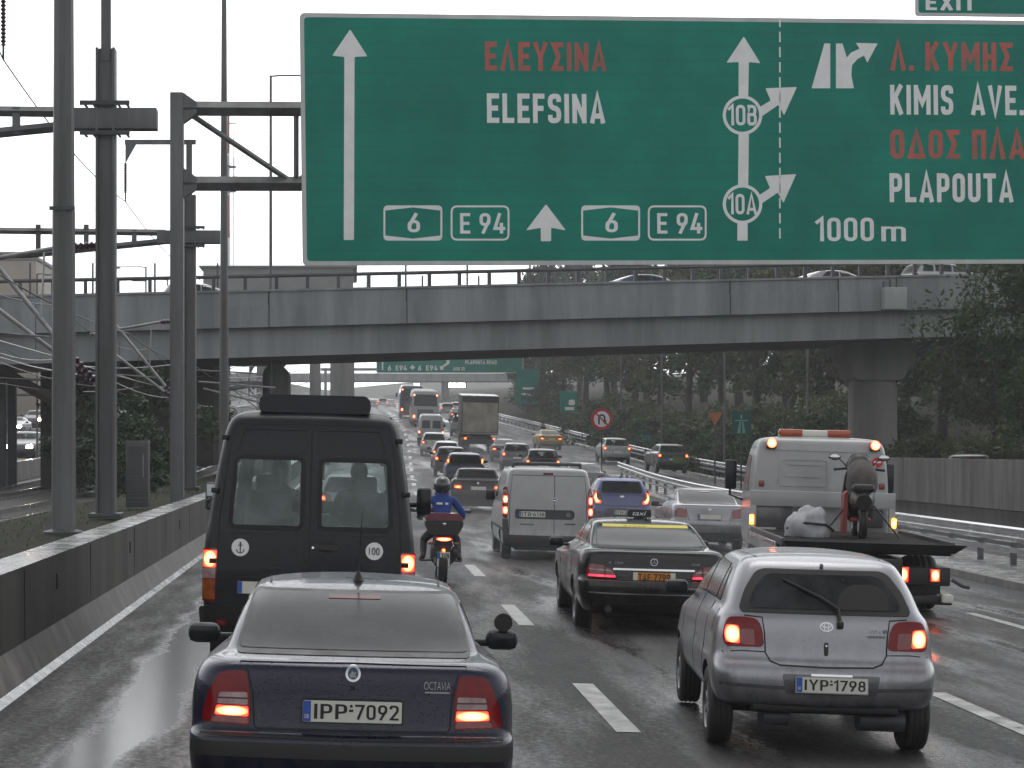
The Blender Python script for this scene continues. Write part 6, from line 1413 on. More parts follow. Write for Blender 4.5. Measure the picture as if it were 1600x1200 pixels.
MB().prism(rp([(-.22, .25), (.22, .25), (.25, .6), (.20, .98), (.10, 1.10), (-.10, 1.10), (-.20, .98), (-.25, .6)], .06), .34, .46).build('leg_shield', M['black'], scn); MB().prism(rp([(-.27, .05), (-.20, .05), (-.19, .72), (-.25, .66)], .02), -.12, .30).build('side_panel', M['redplastic'], scn); MB().box((0, .1, .27), (.3, .5, .08), 0, .03).build('footboard', M['redplastic'], scn)
MB().prism(rp([(-.14, 1.0), (.14, 1.0), (.2, 1.10), (.12, 1.28), (-.12, 1.28), (-.2, 1.10)], .06), .30, .52).build('headlamp_cowl', M['black'], scn)
MB().tube([(-.38, .26, 1.03), (-.2, .34, 1.05), (.2, .34, 1.05), (.38, .26, 1.03)], .02, 8).build('handlebar', M['black'], scn)
for s in (-1, 1):
    o = MB().tube([(s * .18, .34, 1.06), (s * .24, .33, 1.14), (s * .31, .33, 1.20)], .009, 6).ball((s * .37, .33, 1.225), (.095, .02, .05)).build('mirror', M['black'], scn); MB().ball((s * .37, .315, 1.225), (.082, .012, .042)).build('mirror_glass', mat('mirror_sky', (.6, .62, .63), .1, .9, var=.1), o)
MB().tube([(-.02, -.25, .62), (0, -.16, .80), (.02, .02, .95), (0, .18, 1.06), (0, .22, 1.09)], [.17, .24, .23, .18, .10], 16).build('cover', M['tarp'], scn); MB().tube([(0, .22, 1.02), (0, .22, 1.12), (0, .24, 1.20), (0, .25, 1.26), (0, .25, 1.285)], [.20, .185, .15, .10, .04], 16).build('cowl', M['black'], scn)
MB().tube([(-.6, -.2, -.02), (-.1, .0, .62), (.1, .0, .62), (.6, -.2, -.02)], .014, 6).build('strap', M['black'], scn)
onbed(scn, .22, 2.35, .998, R(-4))
bgm = bmesh.new(); bmesh.ops.create_icosphere(bgm, subdivisions=4, radius=1)
for v in bgm.verts:
    d = 1 + .20 * noise.noise(v.co * 1.7) + .07 * noise.noise(v.co * 6); v.co = Vector((v.co.x * .34 * d, v.co.y * .34 * d, max(-.10, v.co.z * .36 * d) + .10))
bgm.verts.index_update(); mb = MB(); mb.add([v.co.copy() for v in bgm.verts], [[v.index for v in f.verts] for f in bgm.faces], 0, True); bgm.free()
bgo = mb.build('sack', M['bag']); tag(bgo, 'white tied sack lying on the tow truck bed left of the scooter', 'sack'); onbed(bgo, -.58, 2.1, .998)
ss = MB().tube([(-.34, -.1, .12), (-.1, -.33, .22), (.2, -.32, .2), (.36, -.08, .1)], .02, 6).build('strap', M['black'], bgo)

# ---- box lorry, coaches, distant van
def box_body(par, name, mk, w_, y0, y1, z0, z1, bev=.06): return MB().box((0, (y0 + y1) / 2, (z0 + z1) / 2), (w_, y1 - y0, z1 - z0), 0, bev).build(name, M[mk], par)
lo = thing('box_lorry', 'lorry with dirty cream tarpaulin back and dark top band in the third lane', 'truck')
box_body(lo, 'cargo_box', 'truckdark', 2.56, .0, 7.5, 1.25, 3.95); MB().prism(rp(rect(0, 2.48, 2.44, 2.05), .04), -.03, -.001).build('rear_curtain', M['cream'], lo)
MB().box((0, 3.7, 3.96), (2.62, 7.6, .07), 0, .02).build('roof', M['concrete_wet'], lo); MB().box((0, -.02, 1.36), (2.5, .05, .12)).build('rear_sill', M['bridge_pier'], lo)
MB().box((0, 3.5, .95), (1.0, 7.4, .4)).build('chassis', M['truckdark'], lo); MB().box((0, .1, .85), (2.4, .15, .5), 0, .02).build('rear_bar', M['truckdark'], lo)
for sx in (-1, 1):
    add_wheel(lo, sx * .98, 1.2, .5, .5); add_wheel(lo, sx * .98, 2.5, .5, .5); add_wheel(lo, sx * 1.05, 7.9, .5, .3)
    o = MB().box((sx * .98, .01, 1.0), (.26, .03, .16), 0, .01).build('tail_lamp', M['redlens'], lo); MB().box((sx * 1.0, -.012, 1.0), (.18, .012, .13), 0, .004).build('lit_segment', M['lit'], o)
    MB().box((sx * 1.42, 8.4, 2.3), (.16, .12, .5), 0, .03).build('wing_mirror', M['black'], lo); MB().box((sx * .98, .35, .5), (.6, .03, .5)).build('mud_flap', M['rubber'], lo)
box_body(lo, 'cab', 'paint_grey', 2.4, 7.7, 9.4, .8, 3.3, .15); place(lo, 8.75, 134)
def coach(name, label, paint_key, H=3.5, deck=1.0):
    b = thing(name, label, 'bus', group='buses in the queue')
    BS = [(.32, .1, 11.5, 1.18, K(rc=.12, bow=.05)), (.5, .02, 11.8, 1.25, K(rc=.12, bow=.05)), (1.5, .0, 11.9, 1.275, K(rc=.12, bow=.06)), (2.2, .05, 11.7, 1.26, K(rc=.13, bow=.06)), (H - .3, .16, 11.4, 1.21, K(rc=.15, bow=.06)), (H - .1, .26, 11.2, 1.1, K(rc=.18)), (H - .02, .5, 10.9, .9), (H, 1.0, 10, .4)]
    me = loft(BS, 2); bm = bmesh.new(); bm.from_mesh(me); bv = BVHTree.FromBMesh(bm); bm.free(); me.materials.append(M[paint_key]); [setattr(f, 'use_smooth', True) for f in me.polygons]; link('body', me, b)
    P_ = lambda part, mk, ax, poly, off=.012, st=.15: patch_mb(bv, poly, ax, off, st).build(part, M[mk], b)
    P_('rear_window', 'glass', 'R', rp([(-1.08, 1.95), (1.08, 1.95), (1.02, H - .42), (-1.02, H - .42)], .1))
    for ax in 'LS': P_('side_window', 'glass', ax, rp([(.6, 1.75), (10.9, 1.75), (10.9, H - .55), (.6, H - .55)], .15), .012, .3)
    P_('windscreen', 'glass', 'F', rp([(-1.1, 1.3), (1.1, 1.3), (1.0, H - .4), (-1.0, H - .4)], .1))
    for sx in (-1, 1):
        for (z, w_, h_) in ((.98, .2, .28), (H - .48, .14, .14)):
            q = rect(sx * 1.04, z, w_, h_); o = P_('tail_lamp', 'redlens', 'R', grow(q, .03), .014, .1); patch_mb(bv, q, 'R', .02, .1).build('lit_segment', M['lit2'], o)
        add_wheel(b, sx * 1.1, 3.0, .48, .3); add_wheel(b, sx * 1.1, 9.2, .48, .3); MB().box((sx * 1.5, 11.9, 2.4), (.22, .2, .5), 0, .05).build('wing_mirror', M['black'], b)
    P_('engine_cover', 'paint_grey', 'R', rp(rect(0, 1.2, 1.5, .9), .05), .006); P_('bumper', 'black', 'R', rp(rect(0, .52, 2.3, .28), .05), .02)
    return b
b1 = coach('coach', 'pale grey coach with lit lamps at its upper corners in the queue far ahead', 'paint_grey', 3.45); place(b1, xat(664, 178), 178)
for o in b1.children:
    if o.name.startswith('body'): o.data.materials[0] = mat('pale_bus', (.36, .36, .35), .4, var=.2)
b2 = coach('coach', 'dark coach farther left and ahead of the pale coach', 'paint_dkblue', 3.6); place(b2, xat(643, 206), 206)
vn = thing('minibus', 'white minivan with two square rear windows ahead of the crossover', 'van'); vc = Car('x', 'x', 'x', scl(VAN, 5.2, 1.95, 2.35, 5.4, 2.0, 2.56), (1.1, 4.2), .33, .2, .83, 'paint_white', 1)
ch = list(vc.root.children)
for o in ch: o.parent = vn
bpy.data.objects.remove(vc.root); vc.root = vn
for q in vw: vc.p('rear_window', 'glass', 'R', [(x * .95, z * .92) for x, z in q], .01, .1)
lamp = vc.p('tail_lamp', 'redlens', 'R', rp(rect(.87, 1.0, .13, .34), .02), .014, .06, mirror=True); vc.p('lit_segment', 'lit2', 'R', rect(.87, 1.05, .10, .18), .02, .05, parent=lamp, mirror=True)
vc.p('bumper', 'black', 'R', rect(0, .5, 1.8, .26), .03, .1); vc.plate(.0, .75, ''); vc.mirrors(4.2, 1.4, 1.1, .16, .26); MB().tube([(-.75, .9, 2.42), (.75, .9, 2.42)], .03, 6).box((-.7, .9, 2.38), (.05, .08, .1)).box((.7, .9, 2.38), (.05, .08, .1)).build('roof_bar', M['steel_dark'], vn)
vc.p('windscreen', 'glass', 'F', rp([(-.8, 1.45), (.8, 1.45), (.7, 2.1), (-.7, 2.1)], .05), .008, .1)
for q in sv: vc.p('side_window', 'glass', 'L', [(y * .95, z * .92) for y, z in q], .008, .15, mirror=True)
place(vn, xat(673, 142), 142)

# ================================================================== THE REST OF THE TRAFFIC
def proto(kind, lit='lit'):
    sl = {'sedan': SEDAN, 'hatch': HATCH, 'suv': SUV, 'mpv': SUV}[kind]; ax = {'sedan': (.92, 3.43), 'hatch': (.60, 2.96), 'suv': (.75, 3.4), 'mpv': (.75, 3.4)}[kind]
    rw_ = rp(RW[kind], .05); see = kind == 'suv'
    fw_ = rp({'sedan': [(-.62, 1.14), (.62, 1.14), (.54, 1.37), (-.54, 1.37)], 'hatch': [(-.6, 1.1), (.6, 1.1), (.5, 1.38), (-.5, 1.38)]}.get(kind, [(-.7, 1.2), (.7, 1.2), (.6, 1.52), (-.6, 1.52)]), .04)
    sw = {'sedan': [[(1.2, 1.145), (1.98, 1.145), (1.98, 1.375), (1.5, 1.375)], [(2.05, 1.145), (2.95, 1.135), (2.48, 1.372), (2.05, 1.378)]], 'hatch': [[(.72, 1.10), (1.62, 1.09), (1.62, 1.39), (.84, 1.37)], [(1.68, 1.09), (2.62, 1.06), (2.05, 1.375), (1.68, 1.39)]]}.get(kind, [[(.45, 1.22), (1.0, 1.22), (1.0, 1.53), (.56, 1.53)], [(1.06, 1.22), (1.85, 1.22), (1.85, 1.54), (1.06, 1.54)], [(1.9, 1.22), (2.85, 1.2), (2.35, 1.53), (1.9, 1.54)]])
    cuts = [('R', grow(rw_, -.02)), ('F', grow(fw_, -.02))] + [('L', grow(q, -.02)) for q in sw] if see else []
    c = Car({'sedan': 'saloon_car', 'hatch': 'hatchback_car', 'suv': 'estate_car', 'mpv': 'people_carrier'}[kind], 'x', 'car', sl, ax, .31 if kind != 'suv' else .33, .19, .74 if kind in ('sedan', 'hatch') else .78, 'paint_grey', 2, cuts=cuts)
    g = 'glasssee' if see else 'glass'
    c.p('window_seal', 'black', 'R', ribbon(grow(rw_, .012) + [grow(rw_, .012)[0]], .04), .005, .06); c.p('rear_window', g, 'R', rw_, .008, .07); c.p('windscreen', g, 'F', fw_, .008, .1)
    for q in sw: c.p('side_window', g, 'L', rp(q, .03), .006, .09, mirror=True)
    lp, lt_ = {'sedan': ([(.50, .76), (.77, .78), (.775, .92), (.70, 1.0), (.52, .96)], [(.53, .79), (.745, .80), (.75, .88), (.545, .87)]),
               'hatch': ([(.47, .80), (.735, .795), (.75, .90), (.71, 1.01), (.60, 1.02), (.48, .96)], [(.60, .82), (.725, .83), (.73, .93), (.62, .93)]),
               'suv': ([(.66, .88), (.83, .88), (.82, 1.14), (.68, 1.14)], [(.68, .93), (.81, .93), (.805, 1.07), (.69, 1.07)]),
               'mpv': ([(.705, 1.14), (.80, 1.16), (.755, 1.5), (.68, 1.48)], [(.715, 1.18), (.79, 1.2), (.76, 1.40), (.70, 1.39)])}[kind]
    lamp = c.p('tail_lamp', 'redlens', 'R', rp(lp, .02), .012, .05, mirror=True); c.p('lit_segment', lit, 'R', rp(lt_, .015), .016, .04, parent=lamp, mirror=True)
    c.p('brake_light', 'redlens', 'R', rect(0, {'sedan': 1.352, 'hatch': 1.385}.get(kind, 1.545), .22, .02), .014, .05)
    hz = {'sedan': .66, 'hatch': .70}.get(kind, .82)
    h_ = [c.p('headlamp', 'clearlens', 'F', rp([(.46, hz - .09), (.76, hz - .07), (.74, hz + .12), (.48, hz + .09)], .06), .012, .06), c.p('headlamp', 'clearlens', 'F', rp([(-.46, hz - .09), (-.76, hz - .07), (-.74, hz + .12), (-.48, hz + .09)], .06), .012, .06)]
    c.p('bumper_strip', 'black', 'R', rp([(-.72, .31), (.72, .31), (.76, .44), (-.76, .44)], .03), .01, .08)
    c.line('boot_seam', 'R', [(-.55, {'sedan': 1.06}.get(kind, 1.1)), (-.47, .76), (-.44, .60), (.44, .60), (.47, .76), (.55, {'sedan': 1.06}.get(kind, 1.1))], .012)
    c.plate(0, .80 if kind in ('sedan', 'mpv', 'suv') else .56, ''); c.p('badge', 'emblem', 'R', circ(0, .97, .035), .012, .03)
    c.line('door_seam', 'L', [(1.2, .45), (1.2, 1.08)], .01, mirror=True); c.line('door_seam', 'L', [(2.02, .4), (2.02, 1.1)], .01, mirror=True)
    c.mirrors({'sedan': 2.92, 'hatch': 2.55}.get(kind, 2.85), 1.0 if kind in ('sedan', 'hatch') else 1.2, .96 if kind in ('sedan', 'hatch') else 1.0)
    MB().box((0, .9, .27), (1.1, 1.1, .14), 0, .04).build('underbody', M['black'], c.root)
    if see:
        MB().box((0, 1.9, .62), (1.45, 2.6, .06)).build('cabin_floor', M['interior'], c.root); MB().box((0, 3.0, 1.0), (1.3, .3, .26), 0, .08).build('dashboard', M['interior'], c.root)
        for x, y in ((-.36, 2.05), (.36, 2.05), (-.36, 1.05), (.36, 1.05)):
            s = MB().box((x, y + .2, .82), (.5, .5, .14), 0, .05).build('seat', M['seat'], c.root); MB().box((x, y - .06, 1.12), (.48, .13, .56), 0, .05).build('backrest', M['seat'], s); MB().box((x, y - .08, 1.44), (.27, .09, .17), 0, .04).build('headrest', M['seat'], s)
    return c
PR = {k: proto(k) for k in ('sedan', 'hatch', 'suv', 'mpv')}
USED = set()
GRP = 'cars queuing on the motorway'
def car(kind, label, X, Y, pk, yaw=0., dz=0., sc=(1, 1, 1), cat='car', group=GRP, bright=False):
    r = PR[kind].root if kind not in USED else copy_tree(PR[kind].root); USED.add(kind)
    r['label'] = label; r['category'] = cat; r['group'] = group
    for ch in r.children:
        if ch.name.startswith('body'): ch.material_slots[0].link = 'OBJECT'; ch.material_slots[0].material = M[pk]
    place(r, X, Y, yaw, dz); r.scale = sc; return r
def sub(r, start): return [c for c in r.children if c.name.split('.')[0] == start]
def relit(r, mk):
    for l in sub(r, 'tail_lamp'):
        for q in l.children: q.material_slots[0].link = 'OBJECT'; q.material_slots[0].material = M[mk]
# keep an untouched copy of each kind first, so that copies never inherit a scale or a change
car('sedan', 'black saloon with bright boot strip directly ahead of the motorcyclist', xat(746, 64), 64, 'paint_black', R(.5), sc=(1.04, 1.03, 1.02))
tp = PR['sedan'].root
r = car('sedan', 'silver saloon with dark rear window between the taxi and the tow truck', 8.05, 43.5, 'paint_silver', R(3)); r.scale = (1, .97, .98); relit(r, 'redlens')
r2 = sub(r, 'tail_lamp'); 
r = car('sedan', 'white saloon half hidden behind the white panel van', xat(914, 79), 79, 'paint_white', R(2)); r.scale = (1.0, 1, 1)
r = car('sedan', 'grey saloon just left of the wet silver estate behind the lorry', xat(788, 121), 121, 'paint_grey', R(1)); r.scale = (1, 1, 1)
r = car('sedan', 'yellow taxi spraying water alone on the exit road', xat(861, 141), 141, 'paint_yellow', R(-3), cat='taxi'); r.scale = (1.02, 1, 1)
MB().box((0, 1.9, 1.47), (.34, .16, .13), 0, .03).build('roof_sign', M['stickeryellow'], r)
r = car('sedan', 'small distant red-lit saloon left of the lorry beyond the grey people carrier', xat(716, 196), 196, 'paint_dkblue'); r.scale = (1, 1, 1)
r = car('sedan', 'dark saloon in the left lane far ahead just right of the minibus roof', xat(582, 300), 300, 'paint_black'); r.scale = (1, 1, 1)
r = car('sedan', 'hazy pale saloon in the left lane beyond the dark one', xat(611, 318), 318, 'paint_silver'); r.scale = (1, 1, 1)
car('hatch', 'white hatchback ahead of the minibus seen through its right rear window', -.12, 47.5, 'paint_white', 0)
r = car('hatch', 'white crossover with dark oval rear window behind the white minivan', xat(678, 127), 127, 'paint_white', R(.5)); r.scale = (1.08, 1.1, 1.06)
r = car('hatch', 'silver hatchback second behind the white crossover in the queue', xat(697, 111), 111, 'paint_silver', R(.5)); r.scale = (1.05, 1.1, 1.03)
r = car('hatch', 'hazy dark hatchback between the coach and the lorry far ahead', xat(699, 236), 236, 'paint_grey'); r.scale = (1.05, 1.1, 1.05)
r = car('hatch', 'hazy pale hatchback right of the coach in the far queue', xat(714, 262), 262, 'paint_silver'); r.scale = (1.05, 1.1, 1.05)
r = car('hatch', 'tiny pale hatchback beyond all others right of the coach', xat(729, 285), 285, 'paint_white'); r.scale = (1.05, 1.1, 1.05)
r = car('hatch', 'tiny dark hatchback in the far left lane before the coaches', xat(598, 345), 345, 'paint_grey'); r.scale = (1.05, 1.1, 1.05)
car('suv', 'black estate with clear windows and headrests just above the white panel van', xat(848, 95), 95, 'paint_black', R(1))
r = car('suv', 'wet silver estate left of the black estate in the third lane', xat(807, 108), 108, 'paint_grey', R(1)); r.scale = (.97, 1, .98)
r = car('suv', 'white sport utility car on the exit road behind the round sign', xat(964, 122), 122, 'paint_white', R(-2)); r.scale = (1.02, 1, 1.02)
r = car('suv', 'dark small car with green marking on its back on the exit road', xat(1052, 104), 104, 'paint_green', R(-4), .25); r.scale = (.98, 1, .98)
MB().prism(rp(rect(.32, .78, .78, .36), .02), -.045, -.03).build('green_panel', M['livery'], r)
r = car('suv', 'black estate in the queue between the blue people carrier and the silver hatchback', xat(704, 98), 98, 'paint_black', R(.5)); r.scale = (.97, 1, .95)
car('mpv', 'dull blue people carrier with high lamps ahead of the black saloon', xat(726, 84), 84, 'paint_dkblue', R(.5))
r = car('mpv', 'grey people carrier without lit lamps left of the lorry', xat(721, 160), 160, 'paint_grey', R(1)); r.scale = (1.03, 1, 1.05); relit(r, 'darkred')
# ---- light blue small hatchback with C-shaped lamps
c = Car('hatchback_car', 'small blue hatchback with C-shaped lit lamps between panel van and silver saloon', 'car', scl(HATCH, 3.6, 1.60, 1.49, 3.63, 1.67, 1.476), (.55, 2.95), .30, .18, .70, 'paint_blue', 2, group=GRP)
c.p('rear_window', 'glass', 'R', rp([(-.56, 1.08), (.56, 1.08), (.50, 1.39), (-.50, 1.39)], .06), .008, .06); c.p('windscreen', 'glass', 'F', rp([(-.6, 1.1), (.6, 1.1), (.5, 1.38), (-.5, 1.38)], .04), .008, .1)
for q in ([(.72, 1.10), (1.62, 1.09), (1.62, 1.39), (.84, 1.37)], [(1.68, 1.09), (2.62, 1.06), (2.05, 1.375), (1.68, 1.39)]): c.p('side_window', 'glass', 'L', rp(q, .03), .006, .09, mirror=True)
lamp = c.p('tail_lamp', 'redlens', 'R', rp([(.55, .78), (.70, .78), (.76, .90), (.75, 1.12), (.66, 1.12), (.56, 1.0)], .02), .012, .04, mirror=True)
c.p('lit_segment', 'lit2', 'R', rp([(.57, .80), (.69, .80), (.735, .92), (.73, 1.08), (.68, 1.08), (.685, .95), (.64, .87), (.57, .86)], .015), .016, .03, parent=lamp, mirror=True)
c.p('plate_recess', 'black', 'R', rp([(-.44, .42), (.44, .42), (.50, .55), (.42, .66), (-.42, .66), (-.50, .55)], .06), .01, .05); c.plate(.04, .56, 'ITH-3518', h=.11)
c.p('reflector', 'redlens', 'R', circ(.62, .55, .045, 14), .012, .03, mirror=True); c.p('bumper_strip', 'black', 'R', rp([(-.66, .28), (.66, .28), (.70, .40), (-.70, .40)], .03), .01, .08)
c.line('hatch_seam', 'R', [(-.60, 1.03), (-.53, .9), (-.50, .72), (.50, .72), (.53, .9), (.60, 1.03)], .011); c.p('badge', 'emblem', 'R', circ(0, .99, .06, 24, .032), .012, .02)
c.mirrors(2.6, 1.05, .92); h = c.hit('T', 0, .75); MB().prism([(-.012, h.z - .01), (.012, h.z - .01), (.008, h.z + .05), (-.008, h.z + .05)], .62, .78).build('roof_fin', M['black'], c.root)
for sx in (-1, 1): c.p('headlamp', 'clearlens', 'F', rp([(sx * .4, .68), (sx * .74, .72), (sx * .7, .88), (sx * .45, .82)], .03), .01, .06)
MB().box((0, .8, .27), (1.1, 1.0, .14), 0, .04).build('underbody', M['black'], c.root)
place(c.root, 7.25, 52, R(1.2))
# ---- oncoming cars beyond the track, headlamps lit in the spray
def oncoming(kind, label, px, Y, pk):
    X = xat(px, Y); r = car(kind, label, X, Y, pk, group='oncoming cars with headlamps lit')
    r.location = (X, Y, OPP(X, Y)); r.rotation_euler = (0, 0, math.pi); r.scale = (1, 1, 1); relit(r, 'darkred')
    for h_ in sub(r, 'headlamp'): h_.material_slots[0].link = 'OBJECT'; h_.material_slots[0].material = M['headlamp']
    return r
oncoming('suv', 'nearest oncoming car with two glaring headlamps behind the pale barrier', 48, 103, 'paint_grey'); oncoming('hatch', 'oncoming hatchback with lit headlamps partly behind the nearest column', 86, 112, 'paint_grey')
oncoming('sedan', 'farther oncoming pale car left of a second one in the mist', 33, 148, 'paint_silver'); oncoming('suv', 'farther oncoming car in the mist just left of the nearest column', 62, 158, 'paint_grey')
oncoming('hatch', 'oncoming car glimpsed in the dark gap between the two thick masts', 131, 126, 'paint_silver'); oncoming('sedan', 'oncoming car at the left picture edge behind the dark post', 8, 122, 'paint_silver')
# ---- parked beyond the grey wall, and on the overpass
def still(kind, label, loc, yaw, pk, group):
    r = car(kind, label, loc[0], loc[1], pk, group=group); r.location = loc; r.rotation_euler = (0, 0, yaw); r.scale = (1, 1, 1); relit(r, 'darkred'); return r
sheet('frontage_road', 17.72, 22.2, lambda x, y: .42, M['asphalt'], ys=frange(15, 78, 3), nx=2, rel=False)
for k, (px, Y, kd, pk, lb) in enumerate(((1476, 63, 'hatch', 'paint_grey', 'grey car roof showing above the right concrete wall'), (1604, 60, 'sedan', 'paint_white', 'white car roof above the right wall at the picture edge'))):
    still(kd, lb, (xat(px, Y) + .6, Y - .5, .43), R(-20), pk, 'cars parked beyond the wall')
ba = math.atan2(BD.y, BD.x)
for t, d, kd, pk, lb, fl in ((.185, 7.5, 'hatch', 'paint_silver', 'pale car on the overpass seen between two masts', 0), (.72, 7.2, 'sedan', 'paint_dkblue', 'dark car on the overpass below the big sign', 0), (.965, 7.2, 'sedan', 'paint_silver', 'silver car roof on the overpass above the metal box', 0), (1.12, 7.2, 'suv', 'paint_white', 'white car on the overpass near the trees', 0)):
    q = bp(t, d, 1.87); still(kd, lb, (q[0], q[1], q[2]), ba - R(90), pk, 'cars crossing the overpass')

# ================================================================== TREES, SHRUBS
def crown_mesh(seed, H, Rr, n_cl, leaves, leaf, tall=False, base=.22):
    """leaf-sized faces gathered in clumps through an uneven crown"""
    rg = random.Random(seed); vs = []; fs = []; cl = []
    while len(cl) < n_cl:
        t = rg.random() ** .8; z = H * (base + (1 - base) * t)
        prof = (math.sin(math.pi * min(1, (t * .92 + .10))) ** .6) if not tall else (1 - t) ** .7 * .9 + .1
        a = rg.random() * 6.283; rr = Rr * prof * math.sqrt(rg.random()) * (1 + .35 * math.sin(2 * a + seed) * math.sin(3 * t * 3 + seed))
        cl.append((rr * math.cos(a), rr * math.sin(a), z, (.45 + .7 * rg.random()) * Rr * .30))
    for (x, y, z, r) in cl:
        for _ in range(leaves):
            d = Vector((rg.gauss(0, 1), rg.gauss(0, 1), rg.gauss(0, .75)))
            d = d.normalized() * r * rg.random() ** .45; p = Vector((x, y, z)) + d
            n_ = Vector((rg.gauss(0, 1), rg.gauss(0, 1), rg.gauss(.6, 1))).normalized(); u = n_.orthogonal().normalized(); w_ = n_.cross(u)
            a = rg.random() * 6.283; u, w_ = u * math.cos(a) + w_ * math.sin(a), w_ * math.cos(a) - u * math.sin(a); s = leaf * (.6 + .8 * rg.random())
            o = len(vs); vs += [p - u * s, p + w_ * s * .45 + u * s * .1, p + u * s, p - w_ * s * .45 + u * s * .1]; fs.append((o, o + 1, o + 2, o + 3))
    mb = MB(); mb.add(vs, fs, 0, False); return mb, cl
def make_tree(seed, H, Rr, lm, n_cl=60, leaves=90, leaf=.17, tall=False):
    mb, cl = crown_mesh(seed, H, Rr, n_cl, leaves, leaf, tall)
    me = bpy.data.meshes.new('crown'); me.from_pydata(mb.v, [], mb.f); me.materials.append(LEAF[lm])
    rg = random.Random(seed + 99); tr = MB(); top = Vector((rg.uniform(-.4, .4), rg.uniform(-.4, .4), H * .72)); mid = Vector((rg.uniform(-.3, .3), rg.uniform(-.3, .3), H * .38)); r0 = H * .018 + .05
    tr.tube([(0, 0, -.5), (0, 0, .1), tuple(mid), tuple(top)], [r0 * 1.4, r0 * 1.1, r0 * .75, r0 * .25], 9)
    for k in range(9):
        c = cl[k * len(cl) // 9]; t = rg.uniform(.3, .8); st = mid.lerp(top, t) if c[2] > H * .4 else Vector((0, 0, .1)).lerp(mid, .85); e = Vector(c[:3])
        tr.tube([tuple(st), tuple(st.lerp(e, .5) + Vector((0, 0, .25))), tuple(e)], [r0 * .42, r0 * .28, r0 * .1], 6)
    return me, tr.mesh('trunk', M['bark'])
KINDS = [make_tree(3, 11, 3.6, 0, 80, 95, .2), make_tree(8, 12, 3.3, 3, 80, 95, .2), make_tree(15, 9.5, 3.8, 1, 70, 100, .2), make_tree(21, 10.5, 3.4, 2, 70, 90, .2), make_tree(33, 13, 2.2, 3, 70, 90, .18, True), make_tree(44, 11, 3.6, 0, 120, 210, .105), make_tree(51, 11, 3.5, 1, 120, 210, .105)]
def tree(k, label, x, y, s, rz, z=None, group='trees on the right bank'):
    t = thing('tree', label, 'tree', (x, y, gz(x, y) - .2 if z is None else z), (0, 0, rz), group); t.scale = (s, s, s * (1 + .12 * math.sin(rz * 5)))
    link('crown', KINDS[k][0], t); link('trunk', KINDS[k][1], t); return t
rg = random.Random(5)
# (px of the stem, distance, kind, scale)
TR = [(1665, 62, 5, .95), (1760, 66, 6, 1.05), (1560, 88, 6, 1.1), (1655, 84, 5, 1.1), (1470, 94, 1, 1.15), (1590, 104, 0, 1.2), (1420, 108, 3, 1.2), (1500, 122, 2, 1.3), (1340, 112, 0, 1.15), (1285, 118, 3, 1.15), (1235, 126, 2, 1.15), (1380, 134, 1, 1.35), (1185, 132, 1, 1.2), (1300, 148, 0, 1.45), (1130, 140, 0, 1.2), (1230, 158, 4, 1.3), (1075, 150, 2, 1.25), (1155, 168, 1, 1.5), (1030, 158, 3, 1.25), (1100, 180, 0, 1.5), (990, 168, 1, 1.25), (950, 180, 0, 1.25), (1010, 196, 2, 1.5), (915, 194, 3, 1.3), (880, 208, 2, 1.3), (960, 216, 4, 1.4), (850, 226, 1, 1.3), (905, 236, 0, 1.5), (825, 250, 0, 1.2), (868, 262, 3, 1.5), (806, 285, 1, 1.2), (845, 300, 2, 1.5), (1450, 150, 0, 1.5), (1560, 140, 1, 1.5), (1640, 120, 2, 1.4)]
KN = ['dark broad tree', 'deep green dense tree', 'olive round-crowned tree', 'brownish autumn-tinted tree', 'tall pointed cypress-like tree']
seen = {}
ORD = ['first', 'second', 'third', 'fourth', 'fifth', 'sixth', 'seventh', 'eighth', 'ninth', 'tenth', 'eleventh', 'twelfth']
KN = ['dark broad tree', 'deep green dense tree', 'olive round tree', 'brownish autumn tree', 'tall pointed tree', 'fine-leaved dark tree', 'fine-leaved olive tree']
def spot(px):
    return ('beside the distant lorry' if px < 890 else 'behind the round sign' if px < 1000 else 'above the dark exit-road car' if px < 1110 else 'above the orange triangle' if px < 1250 else 'left of the stout pier' if px < 1350 else 'right of the stout pier' if px < 1480 else 'at the right picture edge')
zone = {}
for q in TR: zone.setdefault((spot(q[0]), q[2]), []).append(q)
for (sp, kd), L in zone.items():
    L.sort(key=lambda q: q[1])
    for i, (px, Y, k, s) in enumerate(L):
        lb = KN[k] + ' ' + sp if len(L) == 1 else f'{KN[k]} {sp}, {("nearer" if i == 0 else "farther") if len(L) == 2 else ["nearest", "middle", "farthest", "remotest"][i]} of its kind'
        tree(k, lb, xat(px, Y), Y, s * .98, rg.uniform(0, 6.28))
def make_shrub(seed, H, Rr, lm, n=26):
    mb, _ = crown_mesh(seed, H, Rr, n, 110, .085, base=.02); me = bpy.data.meshes.new('foliage'); me.from_pydata(mb.v, [], mb.f); me.materials.append(LEAF[lm]); return me
SH = [make_shrub(5, 1.9, 1.5, 0), make_shrub(9, 1.6, 1.7, 1), make_shrub(12, 2.2, 1.4, 3)]
def shrub(k, label, x, y, s, z=None, group='shrubs below the trees'):
    o = link('shrub', SH[k]); o.location = (x, y, gz(x, y) - .1 if z is None else z); o.rotation_euler = (0, 0, rg.uniform(0, 6.28)); o.scale = (s * 1.15, s * 1.15, s); return tag(o, label, 'shrub', group)
